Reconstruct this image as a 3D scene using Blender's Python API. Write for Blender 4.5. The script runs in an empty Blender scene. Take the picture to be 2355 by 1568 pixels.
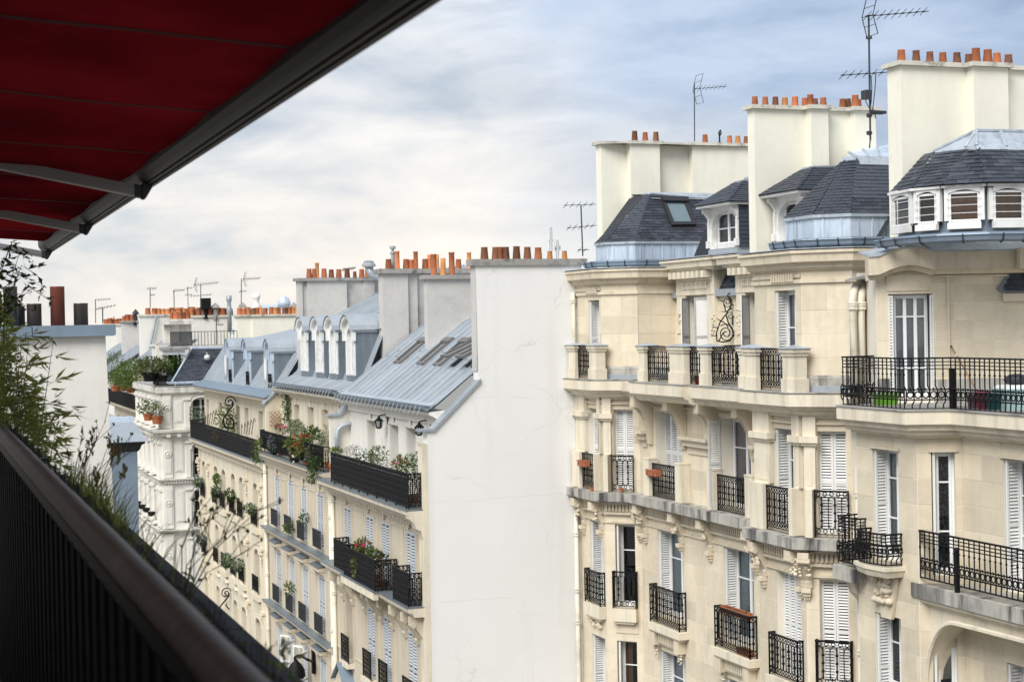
import bpy, math, random
from mathutils import Vector, Matrix
import numpy as np
random.seed(7)
S = bpy.context.scene
COL = S.collection
# ------------------------------------------------------------------ camera
FOC, CX, CY = 3700.0, 1177.5, 784.0          # in units of a 2355 x 1568 picture
def _n(v):
    v = np.array(v, float); return v/np.linalg.norm(v)
_y = _n((-205-CX, -(770-CY), -FOC))
_h = _n((0, -((770-.019*1382.5)-CY), -FOC))
_z = _n(np.cross(_y, _h)); _z = _z if _z[1] > 0 else -_z
_x = np.cross(_y, _z)
CAMR = np.array([_x, _y, _z]); CAM = np.array([0.0, 0.0, 20.0])
cam = bpy.data.cameras.new('camera'); camo = bpy.data.objects.new('camera', cam); COL.objects.link(camo)
cam.sensor_width = 36.0; cam.lens = FOC/2355*36; cam.clip_start = .05; cam.clip_end = 6000
_m = Matrix([list(CAMR[0]), list(CAMR[1]), list(CAMR[2])]).to_4x4(); _m.translation = Vector(CAM)
camo.matrix_world = _m
cam.dof.use_dof = True; cam.dof.focus_distance = 22; cam.dof.aperture_fstop = 5.6
S.camera = camo
def ray(px, py): return CAMR @ _n((px-CX, -(py-CY), -FOC))
def onx(p, x): d = ray(*p); return CAM+d*(x/d[0])
def ony(p, y): d = ray(*p); return CAM+d*(y/d[1])
def onz(p, z): d = ray(*p); return CAM+d*((z-20)/d[2])
K = 4096/2355
def crop(ox, oy, k): return lambda u, v: ((ox+u/k)/K, (oy+v/k)/K)
# ------------------------------------------------------------------ light
SUN_EL, SUN_AZ = math.radians(46), math.radians(230)     # azimuth clockwise from +Y, where the sun stands
W = bpy.data.worlds.new('World'); S.world = W; W.use_nodes = True
nt = W.node_tree; nt.nodes.clear()
def N(t, ty, **kw):
    n = t.nodes.new(ty)
    for k, v in kw.items(): setattr(n, k, v)
    return n
out = N(nt, 'ShaderNodeOutputWorld'); bg = N(nt, 'ShaderNodeBackground')
sky = N(nt, 'ShaderNodeTexSky', sky_type='NISHITA', sun_disc=False, sun_elevation=SUN_EL, sun_rotation=SUN_AZ)
tc = N(nt, 'ShaderNodeTexCoord')
sep = N(nt, 'ShaderNodeSeparateXYZ'); nt.links.new(tc.outputs['Generated'], sep.inputs[0])
def math_(t, op, a, b=None, c=None, clamp=False):
    n = N(t, 'ShaderNodeMath', operation=op, use_clamp=clamp)
    for i, v in enumerate((a, b, c)):
        if v is None: continue
        if isinstance(v, (int, float)): n.inputs[i].default_value = v
        else: t.links.new(v, n.inputs[i])
    return n.outputs[0]
# clouds live on a flat layer overhead: project the view direction onto it
zc = math_(nt, 'MAXIMUM', sep.outputs[2], 0.0)
den = math_(nt, 'ADD', zc, 0.14)
cx = math_(nt, 'DIVIDE', sep.outputs[0], den); cy = math_(nt, 'DIVIDE', sep.outputs[1], den)
cmb = N(nt, 'ShaderNodeCombineXYZ'); nt.links.new(cx, cmb.inputs[0]); nt.links.new(cy, cmb.inputs[1])
def noise(t, vec, scale, detail=6, rough=.55, dist=0.0, sx=None):
    if sx is not None:
        mp = N(t, 'ShaderNodeMapping'); mp.inputs['Scale'].default_value = sx; t.links.new(vec, mp.inputs[0]); vec = mp.outputs[0]
    n = N(t, 'ShaderNodeTexNoise'); n.inputs['Scale'].default_value = scale; n.inputs['Detail'].default_value = detail
    n.inputs['Roughness'].default_value = rough; n.inputs['Distortion'].default_value = dist
    t.links.new(vec, n.inputs['Vector']); return n.outputs['Fac']
def ramp(t, fac, stops):
    r = N(t, 'ShaderNodeValToRGB'); e = r.color_ramp.elements
    while len(e) < len(stops): e.new(.5)
    for i, (p, c) in enumerate(stops):
        e[i].position = p; e[i].color = (*c, 1) if len(c) == 3 else c
    t.links.new(fac, r.inputs[0]); return r.outputs[0]
def mix(t, fac, a, b, mode='MIX'):
    n = N(t, 'ShaderNodeMix', data_type='RGBA', blend_type=mode)
    for i, v in ((0, fac), (6, a), (7, b)):
        if isinstance(v, (int, float)): n.inputs[i].default_value = v
        elif isinstance(v, tuple): n.inputs[i].default_value = (*v, 1)
        else: t.links.new(v, n.inputs[i])
    return n.outputs[2]
n1 = noise(nt, tc.outputs['Generated'], 3.6, 8, .55, .35, (1, 1, 3.0))
n2 = noise(nt, tc.outputs['Generated'], 10.0, 9, .58, .5, (1, 1, 3.4))
nn = math_(nt, 'ADD', math_(nt, 'MULTIPLY', n1, .68), math_(nt, 'MULTIPLY', n2, .32))
elev = math_(nt, 'MULTIPLY', zc, 2.4, clamp=True)
# grey-blue undersides against bright veils; warmer and paler low down
hi = ramp(nt, nn, [(.42, (.37, .44, .545)), (.50, (.49, .565, .67)), (.555, (.64, .695, .77)), (.61, (.86, .88, .90))])
lo = ramp(nt, nn, [(.40, (.50, .555, .615)), (.475, (.71, .70, .69)), (.53, (.83, .785, .735)), (.60, (.92, .86, .79))])
cl = mix(nt, ramp(nt, zc, [(.05, (0, 0, 0)), (.25, (1, 1, 1))]), lo, hi)
# a darker, bluer bank of cloud stands high over the right-hand houses
bk = N(nt, 'ShaderNodeVectorMath', operation='DOT_PRODUCT'); bk.inputs[1].default_value = tuple(ray(2500, -250)); nt.links.new(tc.outputs['Generated'], bk.inputs[0])
bank = ramp(nt, math_(nt, 'ADD', bk.outputs['Value'], math_(nt, 'MULTIPLY', math_(nt, 'SUBTRACT', n1, .5), .20)), [(.935, (0, 0, 0)), (.99, (1, 1, 1))])
cl = mix(nt, math_(nt, 'MULTIPLY', bank, .88), cl, mix(nt, ramp(nt, nn, [(.40, (0, 0, 0)), (.60, (1, 1, 1))]), (.22, .31, .48), (.46, .56, .72)))
skc = mix(nt, 1.0, sky.outputs[0], (.10, .10, .10), 'MULTIPLY')
full = mix(nt, .90, skc, cl)
nt.links.new(full, bg.inputs['Color']); bg.inputs['Strength'].default_value = .455
nt.links.new(bg.outputs[0], out.inputs[0])
sl = bpy.data.lights.new('sun', 'SUN'); sl.energy = 1.5; sl.angle = math.radians(35); sl.color = (1, .975, .94)
so = bpy.data.objects.new('sun', sl); COL.objects.link(so)
so.rotation_euler = Vector((math.sin(SUN_AZ)*math.cos(SUN_EL), math.cos(SUN_AZ)*math.cos(SUN_EL), math.sin(SUN_EL))).to_track_quat('Z', 'Y').to_euler()
vs = S.view_settings; vs.view_transform = 'Standard'; vs.look = 'None'; vs.exposure = 1.42; vs.gamma = 1; vs.use_curve_mapping = False
S.cycles.max_bounces = 6; S.cycles.diffuse_bounces = 3; S.cycles.glossy_bounces = 3; S.cycles.transparent_max_bounces = 12
S.cycles.use_denoising = True
# ------------------------------------------------------------------ materials
MATS = {}
def new_mat(name):
    m = bpy.data.materials.new(name); m.use_nodes = True; MATS[name] = m
    t = m.node_tree; return m, t, t.nodes['Principled BSDF']
def mat(name, c, rough=.7, metal=0.0, spec=.3, var=0.0, stain=None, bump=0.0, bscale=30, rnd=0.0, streak=None, big=.7):
    """base colour with mottling (var), dark blotches (stain=(colour, amount)), rain streaks, per-object tint (rnd)"""
    m, t, b = new_mat(name)
    b.inputs['Roughness'].default_value = rough; b.inputs['Metallic'].default_value = metal
    b.inputs['Specular IOR Level'].default_value = spec
    g = N(t, 'ShaderNodeNewGeometry').outputs['Position']
    col = c
    if var:
        f = noise(t, g, big, 5, .6)
        f2 = noise(t, g, big*9, 4, .6)
        f = math_(t, 'ADD', math_(t, 'MULTIPLY', f, .6), math_(t, 'MULTIPLY', f2, .4))
        col = ramp(t, f, [(.3, tuple(v*(1-var) for v in c)), (.5, c), (.7, tuple(min(1, v*(1+var*.7)) for v in c))])
    if rnd:
        oi = N(t, 'ShaderNodeObjectInfo').outputs['Random']
        fac = math_(t, 'ADD', math_(t, 'MULTIPLY', oi, 2*rnd), 1-rnd)
        cc = N(t, 'ShaderNodeCombineXYZ')
        for i in range(3): t.links.new(fac, cc.inputs[i])
        col = mix(t, 1.0, col, cc.outputs[0], 'MULTIPLY')
    if streak:
        f = noise(t, g, 1.0, 5, .65, 0, (streak[2] if len(streak) > 2 else 5.0,)*2+(.35,))
        f = ramp(t, f, [(.48, (0, 0, 0)), (.66, (1, 1, 1))])
        col = mix(t, math_(t, 'MULTIPLY', f, streak[1]), col, streak[0])
    if stain:
        f = noise(t, g, stain[2] if len(stain) > 2 else .6, 6, .62)
        f = ramp(t, f, [(.52, (0, 0, 0)), (.68, (1, 1, 1))])
        col = mix(t, math_(t, 'MULTIPLY', f, stain[1]), col, stain[0])
    if isinstance(col, tuple): b.inputs['Base Color'].default_value = (*col, 1)
    else: t.links.new(col, b.inputs['Base Color'])
    if bump:
        bn = N(t, 'ShaderNodeBump'); bn.inputs['Strength'].default_value = bump; bn.inputs['Distance'].default_value = .01
        t.links.new(noise(t, g, bscale, 4, .6), bn.inputs['Height']); t.links.new(bn.outputs[0], b.inputs['Normal'])
    return m
mat('stone', (.68, .595, .45), .85, var=.14, rnd=.10, streak=((.44, .36, .26), .22, 3.0), bump=.25)
mat('stone_trim', (.67, .585, .445), .85, var=.13, streak=((.36, .30, .22), .35, 4.0), bump=.2)
mat('mortar', (.80, .74, .62), .9, var=.05)
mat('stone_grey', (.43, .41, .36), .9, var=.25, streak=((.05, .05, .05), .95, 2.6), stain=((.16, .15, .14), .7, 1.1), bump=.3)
mat('stone_pale', (.72, .645, .505), .85, var=.12, streak=((.36, .32, .26), .42, 3.0))
mat('cream_stone', (.71, .635, .49), .85, var=.10, streak=((.42, .36, .27), .35, 3.0))
mat('beige_stone', (.58, .51, .395), .85, var=.12, streak=((.36, .30, .22), .35, 5.0))
mat('white_stone', (.76, .73, .66), .85, var=.10, streak=((.56, .53, .47), .3, 3.0))
mat('dirty_white', (.72, .69, .62), .85, var=.12, stain=((.2, .19, .17), .6, .9), streak=((.3, .28, .25), .45, 4.0))
mat('cream_plaster', (.83, .80, .67), .9, var=.06, streak=((.66, .62, .53), .30, 2.0), stain=((.72, .69, .61), .35, .5), bump=.1)
mat('cement', (.54, .52, .485), .95, var=.14, stain=((.36, .345, .325), .75, .55), bump=.4, bscale=14)
mat('coping', (.34, .325, .30), .95, var=.3, stain=((.10, .10, .09), .8, 2.5), bump=.4)
mat('coping_pale', (.60, .57, .49), .95, var=.25, stain=((.16, .15, .13), .8, 3.0))
mat('zinc', (.375, .41, .44), .5, .25, .4, var=.13, rnd=.09, streak=((.26, .29, .32), .35, 1.6), stain=((.48, .50, .52), .35, 1.4))
mat('zinc_dark', (.17, .20, .225), .45, .35, .4, var=.15, streak=((.30, .36, .40), .4, 4.0))
mat('zinc_light', (.56, .64, .73), .45, .2, .4, var=.14, streak=((.27, .34, .43), .75, 6.0))
mat('zinc_blue', (.22, .275, .335), .5, .25, .4, var=.12, streak=((.16, .2, .25), .3, 5.0))
mat('lead', (.41, .455, .50), .55, .2, .35, var=.25, stain=((.2, .22, .25), .6, 4.0))
mat('slate', (.044, .050, .064), .55, 0, .35, var=.15, rnd=.40)
mat('slate_back', (.03, .032, .04), .8)
mat('terracotta', (.42, .14, .06), .8, var=.22, rnd=.35, stain=((.12, .05, .03), .6, 2.2))
mat('terracotta_dark', (.20, .085, .045), .85, var=.3, rnd=.3, stain=((.05, .035, .03), .8, 2.5))
mat('terracotta_pale', (.56, .25, .09), .8, var=.15, rnd=.2)
mat('clay', (.40, .14, .07), .8, var=.2)
mat('iron', (.006, .006, .0065), .6, 0, .22)
mat('shade_black', (.004, .004, .0045), .9, 0, .05)  # near-black for the painted shade between the balcony bars
mat('iron_grey', (.035, .036, .04), .55, .1, .3)
mat('antenna_metal', (.06, .065, .07), .5, .4)
mat('white_paint', (.80, .80, .79), .5, var=.04)
mat('old_paint', (.76, .755, .73), .6, var=.08, stain=((.45, .43, .38), .5, 2.5))
mat('shutter_paint', (.74, .735, .71), .55, var=.06, rnd=.05)
mat('shutter_blue', (.50, .52, .535), .55, var=.06, rnd=.06)
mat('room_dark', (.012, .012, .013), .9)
mat('curtain', (.66, .68, .68), .9, var=.06)
mat('curtain_blue', (.50, .60, .62), .9, var=.1)
mat('curtain_brown', (.34, .19, .11), .9, var=.2)
mat('curtain_pink', (.55, .42, .45), .9, var=.1)
mat('wood', (.30, .16, .07), .7, var=.2)
mat('downpipe_paint', (.72, .67, .55), .55, var=.08, stain=((.35, .30, .22), .6, 1.5))
def leaf_mat(name, c, **k):
    m = mat(name, c, .6, **k); t = m.node_tree; b = t.nodes['Principled BSDF']
    tl = N(t, 'ShaderNodeBsdfTranslucent'); ms = N(t, 'ShaderNodeMixShader'); ms.inputs[0].default_value = .42
    t.links.new(b.inputs['Base Color'].links[0].from_socket, tl.inputs[0]); t.links.new(b.outputs[0], ms.inputs[1]); t.links.new(tl.outputs[0], ms.inputs[2]); t.links.new(ms.outputs[0], t.nodes['Material Output'].inputs[0])
leaf_mat('bamboo_leaf', (.27, .30, .07), var=.3, rnd=.2, big=6)
leaf_mat('green_leaf', (.085, .145, .026), var=.3, rnd=.25, big=6)
leaf_mat('dark_leaf', (.030, .062, .018), var=.3, rnd=.25, big=6)
leaf_mat('pale_leaf', (.16, .20, .055), var=.3, rnd=.2, big=6)
leaf_mat('grey_leaf', (.16, .20, .17), var=.3, rnd=.2, big=6)
leaf_mat('dry_leaf', (.13, .10, .035), var=.4, rnd=.3, big=8)
mat('stalk', (.10, .095, .05), .7, var=.2)
mat('pink_petal', (.62, .08, .16), .6)
mat('red_petal', (.60, .06, .04), .6)
mat('white_petal', (.75, .75, .70), .6)
mat('lilac_petal', (.16, .13, .24), .6)
mat('soil', (.03, .022, .015), .95, var=.3)
mat('asphalt', (.05, .05, .052), .9, var=.2)
mat('paving', (.25, .24, .22), .9, var=.2)
mat('felt', (.038, .040, .044), .85, var=.35, bump=.8, bscale=120, big=10)
mat('bar_metal', (.018, .018, .019), .55, .1, .3, var=.1)
mat('arm_metal', (.27, .265, .26), .42, .35, .5, var=.1)
mat('plastic_green', (.15, .33, .035), .4)
mat('plastic_pink', (.46, .10, .16), .4)
mat('plastic_mauve', (.40, .25, .30), .4)
mat('plastic_teal', (.05, .20, .24), .4)
mat('plastic_mint', (.42, .58, .57), .4)
mat('plastic_blue', (.012, .035, .16), .5)
mat('plastic_red', (.42, .02, .02), .5)
mat('plastic_yellow', (.62, .45, .03), .5)
mat('flue_grey', (.10, .095, .10), .35, .7, .5, var=.15)
mat('flue_brown', (.085, .065, .055), .4, .6, .5, var=.2)
mat('flue_rust', (.18, .05, .032), .5, .3, .4, var=.2)
mat('skylight_frame', (.17, .16, .15), .5, .2)
mat('bar_black', (.016, .016, .018), .8, 0, .1)
mat('steel', (.40, .42, .44), .5, .4, .4)
# party wall plaster with fine cracks
m, t, b = new_mat('white_plaster'); b.inputs['Roughness'].default_value = .92; b.inputs['Specular IOR Level'].default_value = .2
g = N(t, 'ShaderNodeNewGeometry').outputs['Position']
base = ramp(t, noise(t, g, .35, 5, .6), [(.3, (.78, .77, .735)), (.55, (.82, .81, .785)), (.75, (.83, .825, .80))])
sp = N(t, 'ShaderNodeVectorMath', operation='ADD'); t.links.new(g, sp.inputs[0])
ds = N(t, 'ShaderNodeTexNoise'); ds.inputs['Scale'].default_value = .9; ds.inputs['Detail'].default_value = 5; t.links.new(g, ds.inputs['Vector'])
sc = N(t, 'ShaderNodeVectorMath', operation='SCALE'); sc.inputs['Scale'].default_value = 1.1; t.links.new(ds.outputs['Color'], sc.inputs[0]); t.links.new(sc.outputs[0], sp.inputs[1])
vo = N(t, 'ShaderNodeTexVoronoi', feature='DISTANCE_TO_EDGE'); vo.inputs['Scale'].default_value = .42; t.links.new(sp.outputs[0], vo.inputs['Vector'])
ck = ramp(t, vo.outputs['Distance'], [(.0, (1, 1, 1)), (.006, (0, 0, 0))])
ck = math_(t, 'MULTIPLY', ck, ramp(t, noise(t, g, .5, 3), [(.45, (0, 0, 0)), (.6, (1, 1, 1))]))
base = mix(t, math_(t, 'MULTIPLY', ck, .40), base, (.50, .48, .45))
sz = N(t, 'ShaderNodeSeparateXYZ'); t.links.new(g, sz.inputs[0])
hz = math_(t, 'ABSOLUTE', math_(t, 'SUBTRACT', math_(t, 'FRACT', math_(t, 'ADD', math_(t, 'MULTIPLY', sz.outputs[2], .36), math_(t, 'MULTIPLY', noise(t, g, .8, 6, .6), .10))), .5))
hz = math_(t, 'MULTIPLY', ramp(t, hz, [(.0, (1, 1, 1)), (.005, (0, 0, 0))]), ramp(t, noise(t, g, .7, 3), [(.42, (0, 0, 0)), (.55, (1, 1, 1))]))
base = mix(t, math_(t, 'MULTIPLY', hz, .38), base, (.50, .48, .45))
base = mix(t, math_(t, 'MULTIPLY', ramp(t, noise(t, g, .22, 3, .5), [(.50, (0, 0, 0)), (.515, (1, 1, 1))]), .08), base, (.70, .685, .65))
base = mix(t, math_(t, 'MULTIPLY', ramp(t, noise(t, g, 1.0, 6, .65, 0, (2.2, 2.2, .10)), [(.5, (0, 0, 0)), (.75, (1, 1, 1))]), .35), base, (.62, .60, .55))
t.links.new(base, b.inputs['Base Color'])
# window glass: see-through with a mirror-like sheen that grows at grazing angles
m, t, b = new_mat('glass'); t.nodes.remove(b)
tr = N(t, 'ShaderNodeBsdfTransparent'); tr.inputs[0].default_value = (.80, .83, .83, 1)
gl = N(t, 'ShaderNodeBsdfGlossy'); gl.inputs['Roughness'].default_value = .03; gl.inputs['Color'].default_value = (.95, .97, 1, 1)
fr = N(t, 'ShaderNodeFresnel'); fr.inputs[0].default_value = 1.6
ms = N(t, 'ShaderNodeMixShader'); t.links.new(fr.outputs[0], ms.inputs[0]); t.links.new(tr.outputs[0], ms.inputs[1]); t.links.new(gl.outputs[0], ms.inputs[2])
t.links.new(ms.outputs[0], t.nodes['Material Output'].inputs[0])
# awning cloth lets some light through
m, t, b = new_mat('awning_cloth'); t.nodes.remove(b)
g = N(t, 'ShaderNodeNewGeometry').outputs['Position']
cc = ramp(t, noise(t, g, 1.1, 5, .55, 0, (1, .6, 1)), [(.34, (.05, .004, .005)), (.5, (.115, .006, .009)), (.68, (.19, .010, .014))])
df = N(t, 'ShaderNodeBsdfDiffuse'); t.links.new(cc, df.inputs[0])
tl = N(t, 'ShaderNodeBsdfTranslucent'); t.links.new(cc, tl.inputs[0])
ms = N(t, 'ShaderNodeMixShader'); ms.inputs[0].default_value = .12
t.links.new(df.outputs[0], ms.inputs[1]); t.links.new(tl.outputs[0], ms.inputs[2]); t.links.new(ms.outputs[0], t.nodes['Material Output'].inputs[0])
mat('awning_seam', (.022, .006, .004), .9)
# handrail: worn dark wood
mat('handrail_wood', (.062, .041, .031), .55, 0, .35, var=.4, stain=((.13, .09, .065), .7, 5.0), bump=.4, bscale=14, big=4)
# ------------------------------------------------------------------ mesh builder and scene tree
ORI = {}
def V(p): return Vector((float(p[0]), float(p[1]), float(p[2])))
class MB:
    def __init__(s): s.v = []; s.f = []; s.m = []; s.sm = []; s.cur = 0; s.smooth = False; s.b = []
    def brk(s):  # what follows becomes an object of its own
        if s.f and (not s.b or s.b[-1] != (len(s.v), len(s.f))): s.b.append((len(s.v), len(s.f)))
    def add(s, vs, fs):
        o = len(s.v); s.v += [tuple(map(float, p)) for p in vs]
        for f in fs: s.f.append([o+i for i in f]); s.m.append(s.cur); s.sm.append(s.smooth)
    def quad(s, a, b, c, d): s.add((a, b, c, d), ((0, 1, 2, 3),))
    def poly(s, pts): s.add(pts, (tuple(range(len(pts))),))
    def hexa(s, p):  # 8 points: bottom 4 then top 4
        s.add(p, ((3, 2, 1, 0), (4, 5, 6, 7), (0, 1, 5, 4), (1, 2, 6, 5), (2, 3, 7, 6), (3, 0, 4, 7)))
    def box(s, x0, x1, y0, y1, z0, z1):
        s.hexa([(x0, y0, z0), (x1, y0, z0), (x1, y1, z0), (x0, y1, z0), (x0, y0, z1), (x1, y0, z1), (x1, y1, z1), (x0, y1, z1)])
    def fbox(s, fr, a0, a1, z0, z1, d0, d1):
        s.hexa([fr.P(a0, d1, z0), fr.P(a1, d1, z0), fr.P(a1, d0, z0), fr.P(a0, d0, z0), fr.P(a0, d1, z1), fr.P(a1, d1, z1), fr.P(a1, d0, z1), fr.P(a0, d0, z1)])
    def prism(s, pts, ext):
        n = len(pts); e = V(ext); p = [V(q) for q in pts]
        s.add(p+[q+e for q in p], [tuple(range(n))[::-1], tuple(range(n, 2*n))]+[(i, (i+1) % n, n+(i+1) % n, n+i) for i in range(n)])
    def tube(s, pts, r, n=6, caps=True):
        pts = [V(p) for p in pts]; rs = r if isinstance(r, (list, tuple)) else [r]*len(pts)
        rings = []; up = None
        for i, p in enumerate(pts):
            d = (pts[min(i+1, len(pts)-1)]-pts[max(i-1, 0)])
            if d.length < 1e-9: d = Vector((0, 0, 1))
            d.normalize()
            if up is None: up = Vector((0, 0, 1)) if abs(d.z) < .9 else Vector((0, 1, 0))
            x = d.cross(up)
            if x.length < 1e-6: x = d.orthogonal()
            x.normalize(); y = x.cross(d).normalized()
            rings.append([p+(x*math.cos(2*math.pi*(k+.5)/n)+y*math.sin(2*math.pi*(k+.5)/n))*rs[i] for k in range(n)])
        vs = [q for R in rings for q in R]; fs = []
        for i in range(len(pts)-1):
            for k in range(n): fs.append((i*n+k, i*n+(k+1) % n, (i+1)*n+(k+1) % n, (i+1)*n+k))
        if caps: fs += [tuple(range(n))[::-1], tuple(range((len(pts)-1)*n, len(pts)*n))]
        s.add(vs, fs)
    def lathe(s, c, prof, n=12, cap=True):
        c = V(c); vs = [c+Vector((r*math.cos(2*math.pi*k/n), r*math.sin(2*math.pi*k/n), z)) for r, z in prof for k in range(n)]
        fs = [(i*n+k, i*n+(k+1) % n, (i+1)*n+(k+1) % n, (i+1)*n+k) for i in range(len(prof)-1) for k in range(n)]
        if cap: fs += [tuple(range(n))[::-1], tuple(range((len(prof)-1)*n, len(prof)*n))]
        s.add(vs, fs)
    def ring(s, c, u, w, r, t, n=12):  # flat ring of bar thickness t in the plane u, w
        c = V(c); u = V(u); w = V(w)
        s.tube([c+u*(r*math.cos(2*math.pi*k/n))+w*(r*math.sin(2*math.pi*k/n)) for k in range(n+1)], t, 3, False)
    def mesh(s, name, mats, org=(0, 0, 0)):
        me = bpy.data.meshes.new(name); o = V(org)
        me.from_pydata([(p[0]-o.x, p[1]-o.y, p[2]-o.z) for p in s.v], [], s.f)
        for m_ in (mats if isinstance(mats, (list, tuple)) else [mats]): me.materials.append(MATS[m_] if isinstance(m_, str) else m_)
        me.polygons.foreach_set('material_index', s.m); me.polygons.foreach_set('use_smooth', s.sm)
        me.update(); return me
    def obj(s, name, mats, parent=None, kind=None, label=None):
        if not s.v: return None
        if s.b:
            cuts = [(0, 0)]+[q for q in s.b if q[1] < len(s.f)]+[(len(s.v), len(s.f))]; first = None
            for (v0, f0), (v1, f1) in zip(cuts[:-1], cuts[1:]):
                q = MB(); q.v = s.v[v0:v1]; q.f = [[i-v0 for i in f] for f in s.f[f0:f1]]; q.m = s.m[f0:f1]; q.sm = s.sm[f0:f1]
                r_ = q.obj(name, mats, parent, kind, label); first = first or r_
            return first
        org = ORI[parent.name] if parent else Vector((0, 0, 0))
        o = bpy.data.objects.new(name, s.mesh(name, mats, org)); COL.objects.link(o)
        if parent: o.parent = parent
        ORI[o.name] = org
        if kind: o['kind'] = kind
        if label: o['label'] = label
        return o
def inst(name, me, M, parent, kind=None):
    o = bpy.data.objects.new(name, me); COL.objects.link(o); o.parent = parent
    o.matrix_local = Matrix.Translation(-ORI[parent.name]) @ M
    ORI[o.name] = ORI[parent.name]      # no children below an instance
    if kind: o['kind'] = kind
    return o
def tag(o, label=None, cat=None, group=None, kind=None):
    if label: o['label'] = label
    if cat: o['category'] = cat
    if group: o['group'] = group
    if kind: o['kind'] = kind
    return o
def thing(name, loc, label, cat, group=None):
    o = bpy.data.objects.new(name, None); COL.objects.link(o); o.location = V(loc); o.empty_display_size = .2
    ORI[o.name] = V(loc); return tag(o, label, cat, group)
class Fr:
    """a vertical wall plane: a runs along it (to the right as seen), d outward, z up"""
    def __init__(s, o, u):
        s.o = np.array(o[:2], float); s.u = _n(u[:2]); s.n = np.array((s.u[1], -s.u[0]))
    def P(s, a, d, z):
        q = s.o+s.u*a+s.n*d; return (q[0], q[1], z)
    def px(s, p, d=0.0):
        r = ray(*p); t_ = (np.dot(s.o+s.n*d-CAM[:2], s.n))/np.dot(r[:2], s.n); q = CAM+r*t_
        return float(np.dot(q[:2]-s.o, s.u)), float(q[2])
    def A(s, p, d=0.0): return s.px(p, d)[0]
    def Z(s, p, d=0.0): return s.px(p, d)[1]
    @property
    def u3(s): return Vector((s.u[0], s.u[1], 0))
    @property
    def n3(s): return Vector((s.n[0], s.n[1], 0))
def offset(path, d):
    """offset a plan polyline outward by d with mitred corners"""
    P_ = [np.array(p[:2], float) for p in path]; ns = []
    for i in range(len(P_)-1):
        u = _n(P_[i+1]-P_[i]); ns.append(np.array((u[1], -u[0])))
    out_ = []
    for i, p in enumerate(P_):
        if i == 0: q = p+ns[0]*d
        elif i == len(P_)-1: q = p+ns[-1]*d
        else:
            b_ = _n(ns[i-1]+ns[i]); q = p+b_*(d/max(.35, float(np.dot(b_, ns[i]))))
        out_.append(q)
    return out_
def sweep(mb, path, prof, cap=True):
    """closed profile [(d, z)...] carried along a plan polyline"""
    rows = [offset(path, d) for d, z in prof]; n = len(prof); L = len(path)
    vs = [(rows[k][i][0], rows[k][i][1], prof[k][1]) for i in range(L) for k in range(n)]
    fs = [(i*n+k, i*n+(k+1) % n, (i+1)*n+(k+1) % n, (i+1)*n+k) for i in range(L-1) for k in range(n)]
    if cap: fs += [tuple(range(n))[::-1], tuple(range((L-1)*n, L*n))]
    mb.add(vs, fs)
# ------------------------------------------------------------------ facade pieces
def wall_grid(mb, fr, a0, a1, z0, z1, ops, rev=.3, d=0.0):
    """wall face with rectangular openings and their reveals"""
    As = sorted({a0, a1, *[min(max(v, a0), a1) for o in ops for v in o[:2]]}); Zs = sorted({z0, z1, *[min(max(v, z0), z1) for o in ops for v in o[2:4]]})
    for i in range(len(As)-1):
        for j in range(len(Zs)-1):
            ca, cz = (As[i]+As[i+1])/2, (Zs[j]+Zs[j+1])/2
            if any(o[0] < ca < o[1] and o[2] < cz < o[3] for o in ops): continue
            mb.quad(fr.P(As[i], d, Zs[j]), fr.P(As[i+1], d, Zs[j]), fr.P(As[i+1], d, Zs[j+1]), fr.P(As[i], d, Zs[j+1]))
    for o in ops:
        b0, b1, y0, y1 = o[:4]; r = d-rev
        y0 = max(y0, z0)
        mb.quad(fr.P(b0, d, y0), fr.P(b0, r, y0), fr.P(b0, r, y1), fr.P(b0, d, y1))
        mb.quad(fr.P(b1, r, y0), fr.P(b1, d, y0), fr.P(b1, d, y1), fr.P(b1, r, y1))
        mb.quad(fr.P(b0, d, y1), fr.P(b0, r, y1), fr.P(b1, r, y1), fr.P(b1, d, y1))
        mb.quad(fr.P(b0, r, y0), fr.P(b0, d, y0), fr.P(b1, d, y0), fr.P(b1, r, y0))
def sub_rect(rs, o):
    out_ = []
    for (a0, a1, z0, z1) in rs:
        b0, b1, y0, y1 = o[:4]
        if b1 <= a0 or b0 >= a1 or y1 <= z0 or y0 >= z1: out_.append((a0, a1, z0, z1)); continue
        if y0 > z0: out_.append((a0, a1, z0, y0))
        if y1 < z1: out_.append((a0, a1, y1, z1))
        m0, m1 = max(z0, y0), min(z1, y1)
        if b0 > a0: out_.append((a0, b0, m0, m1))
        if b1 < a1: out_.append((b1, a1, m0, m1))
    return out_
COUNT = {}
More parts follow.
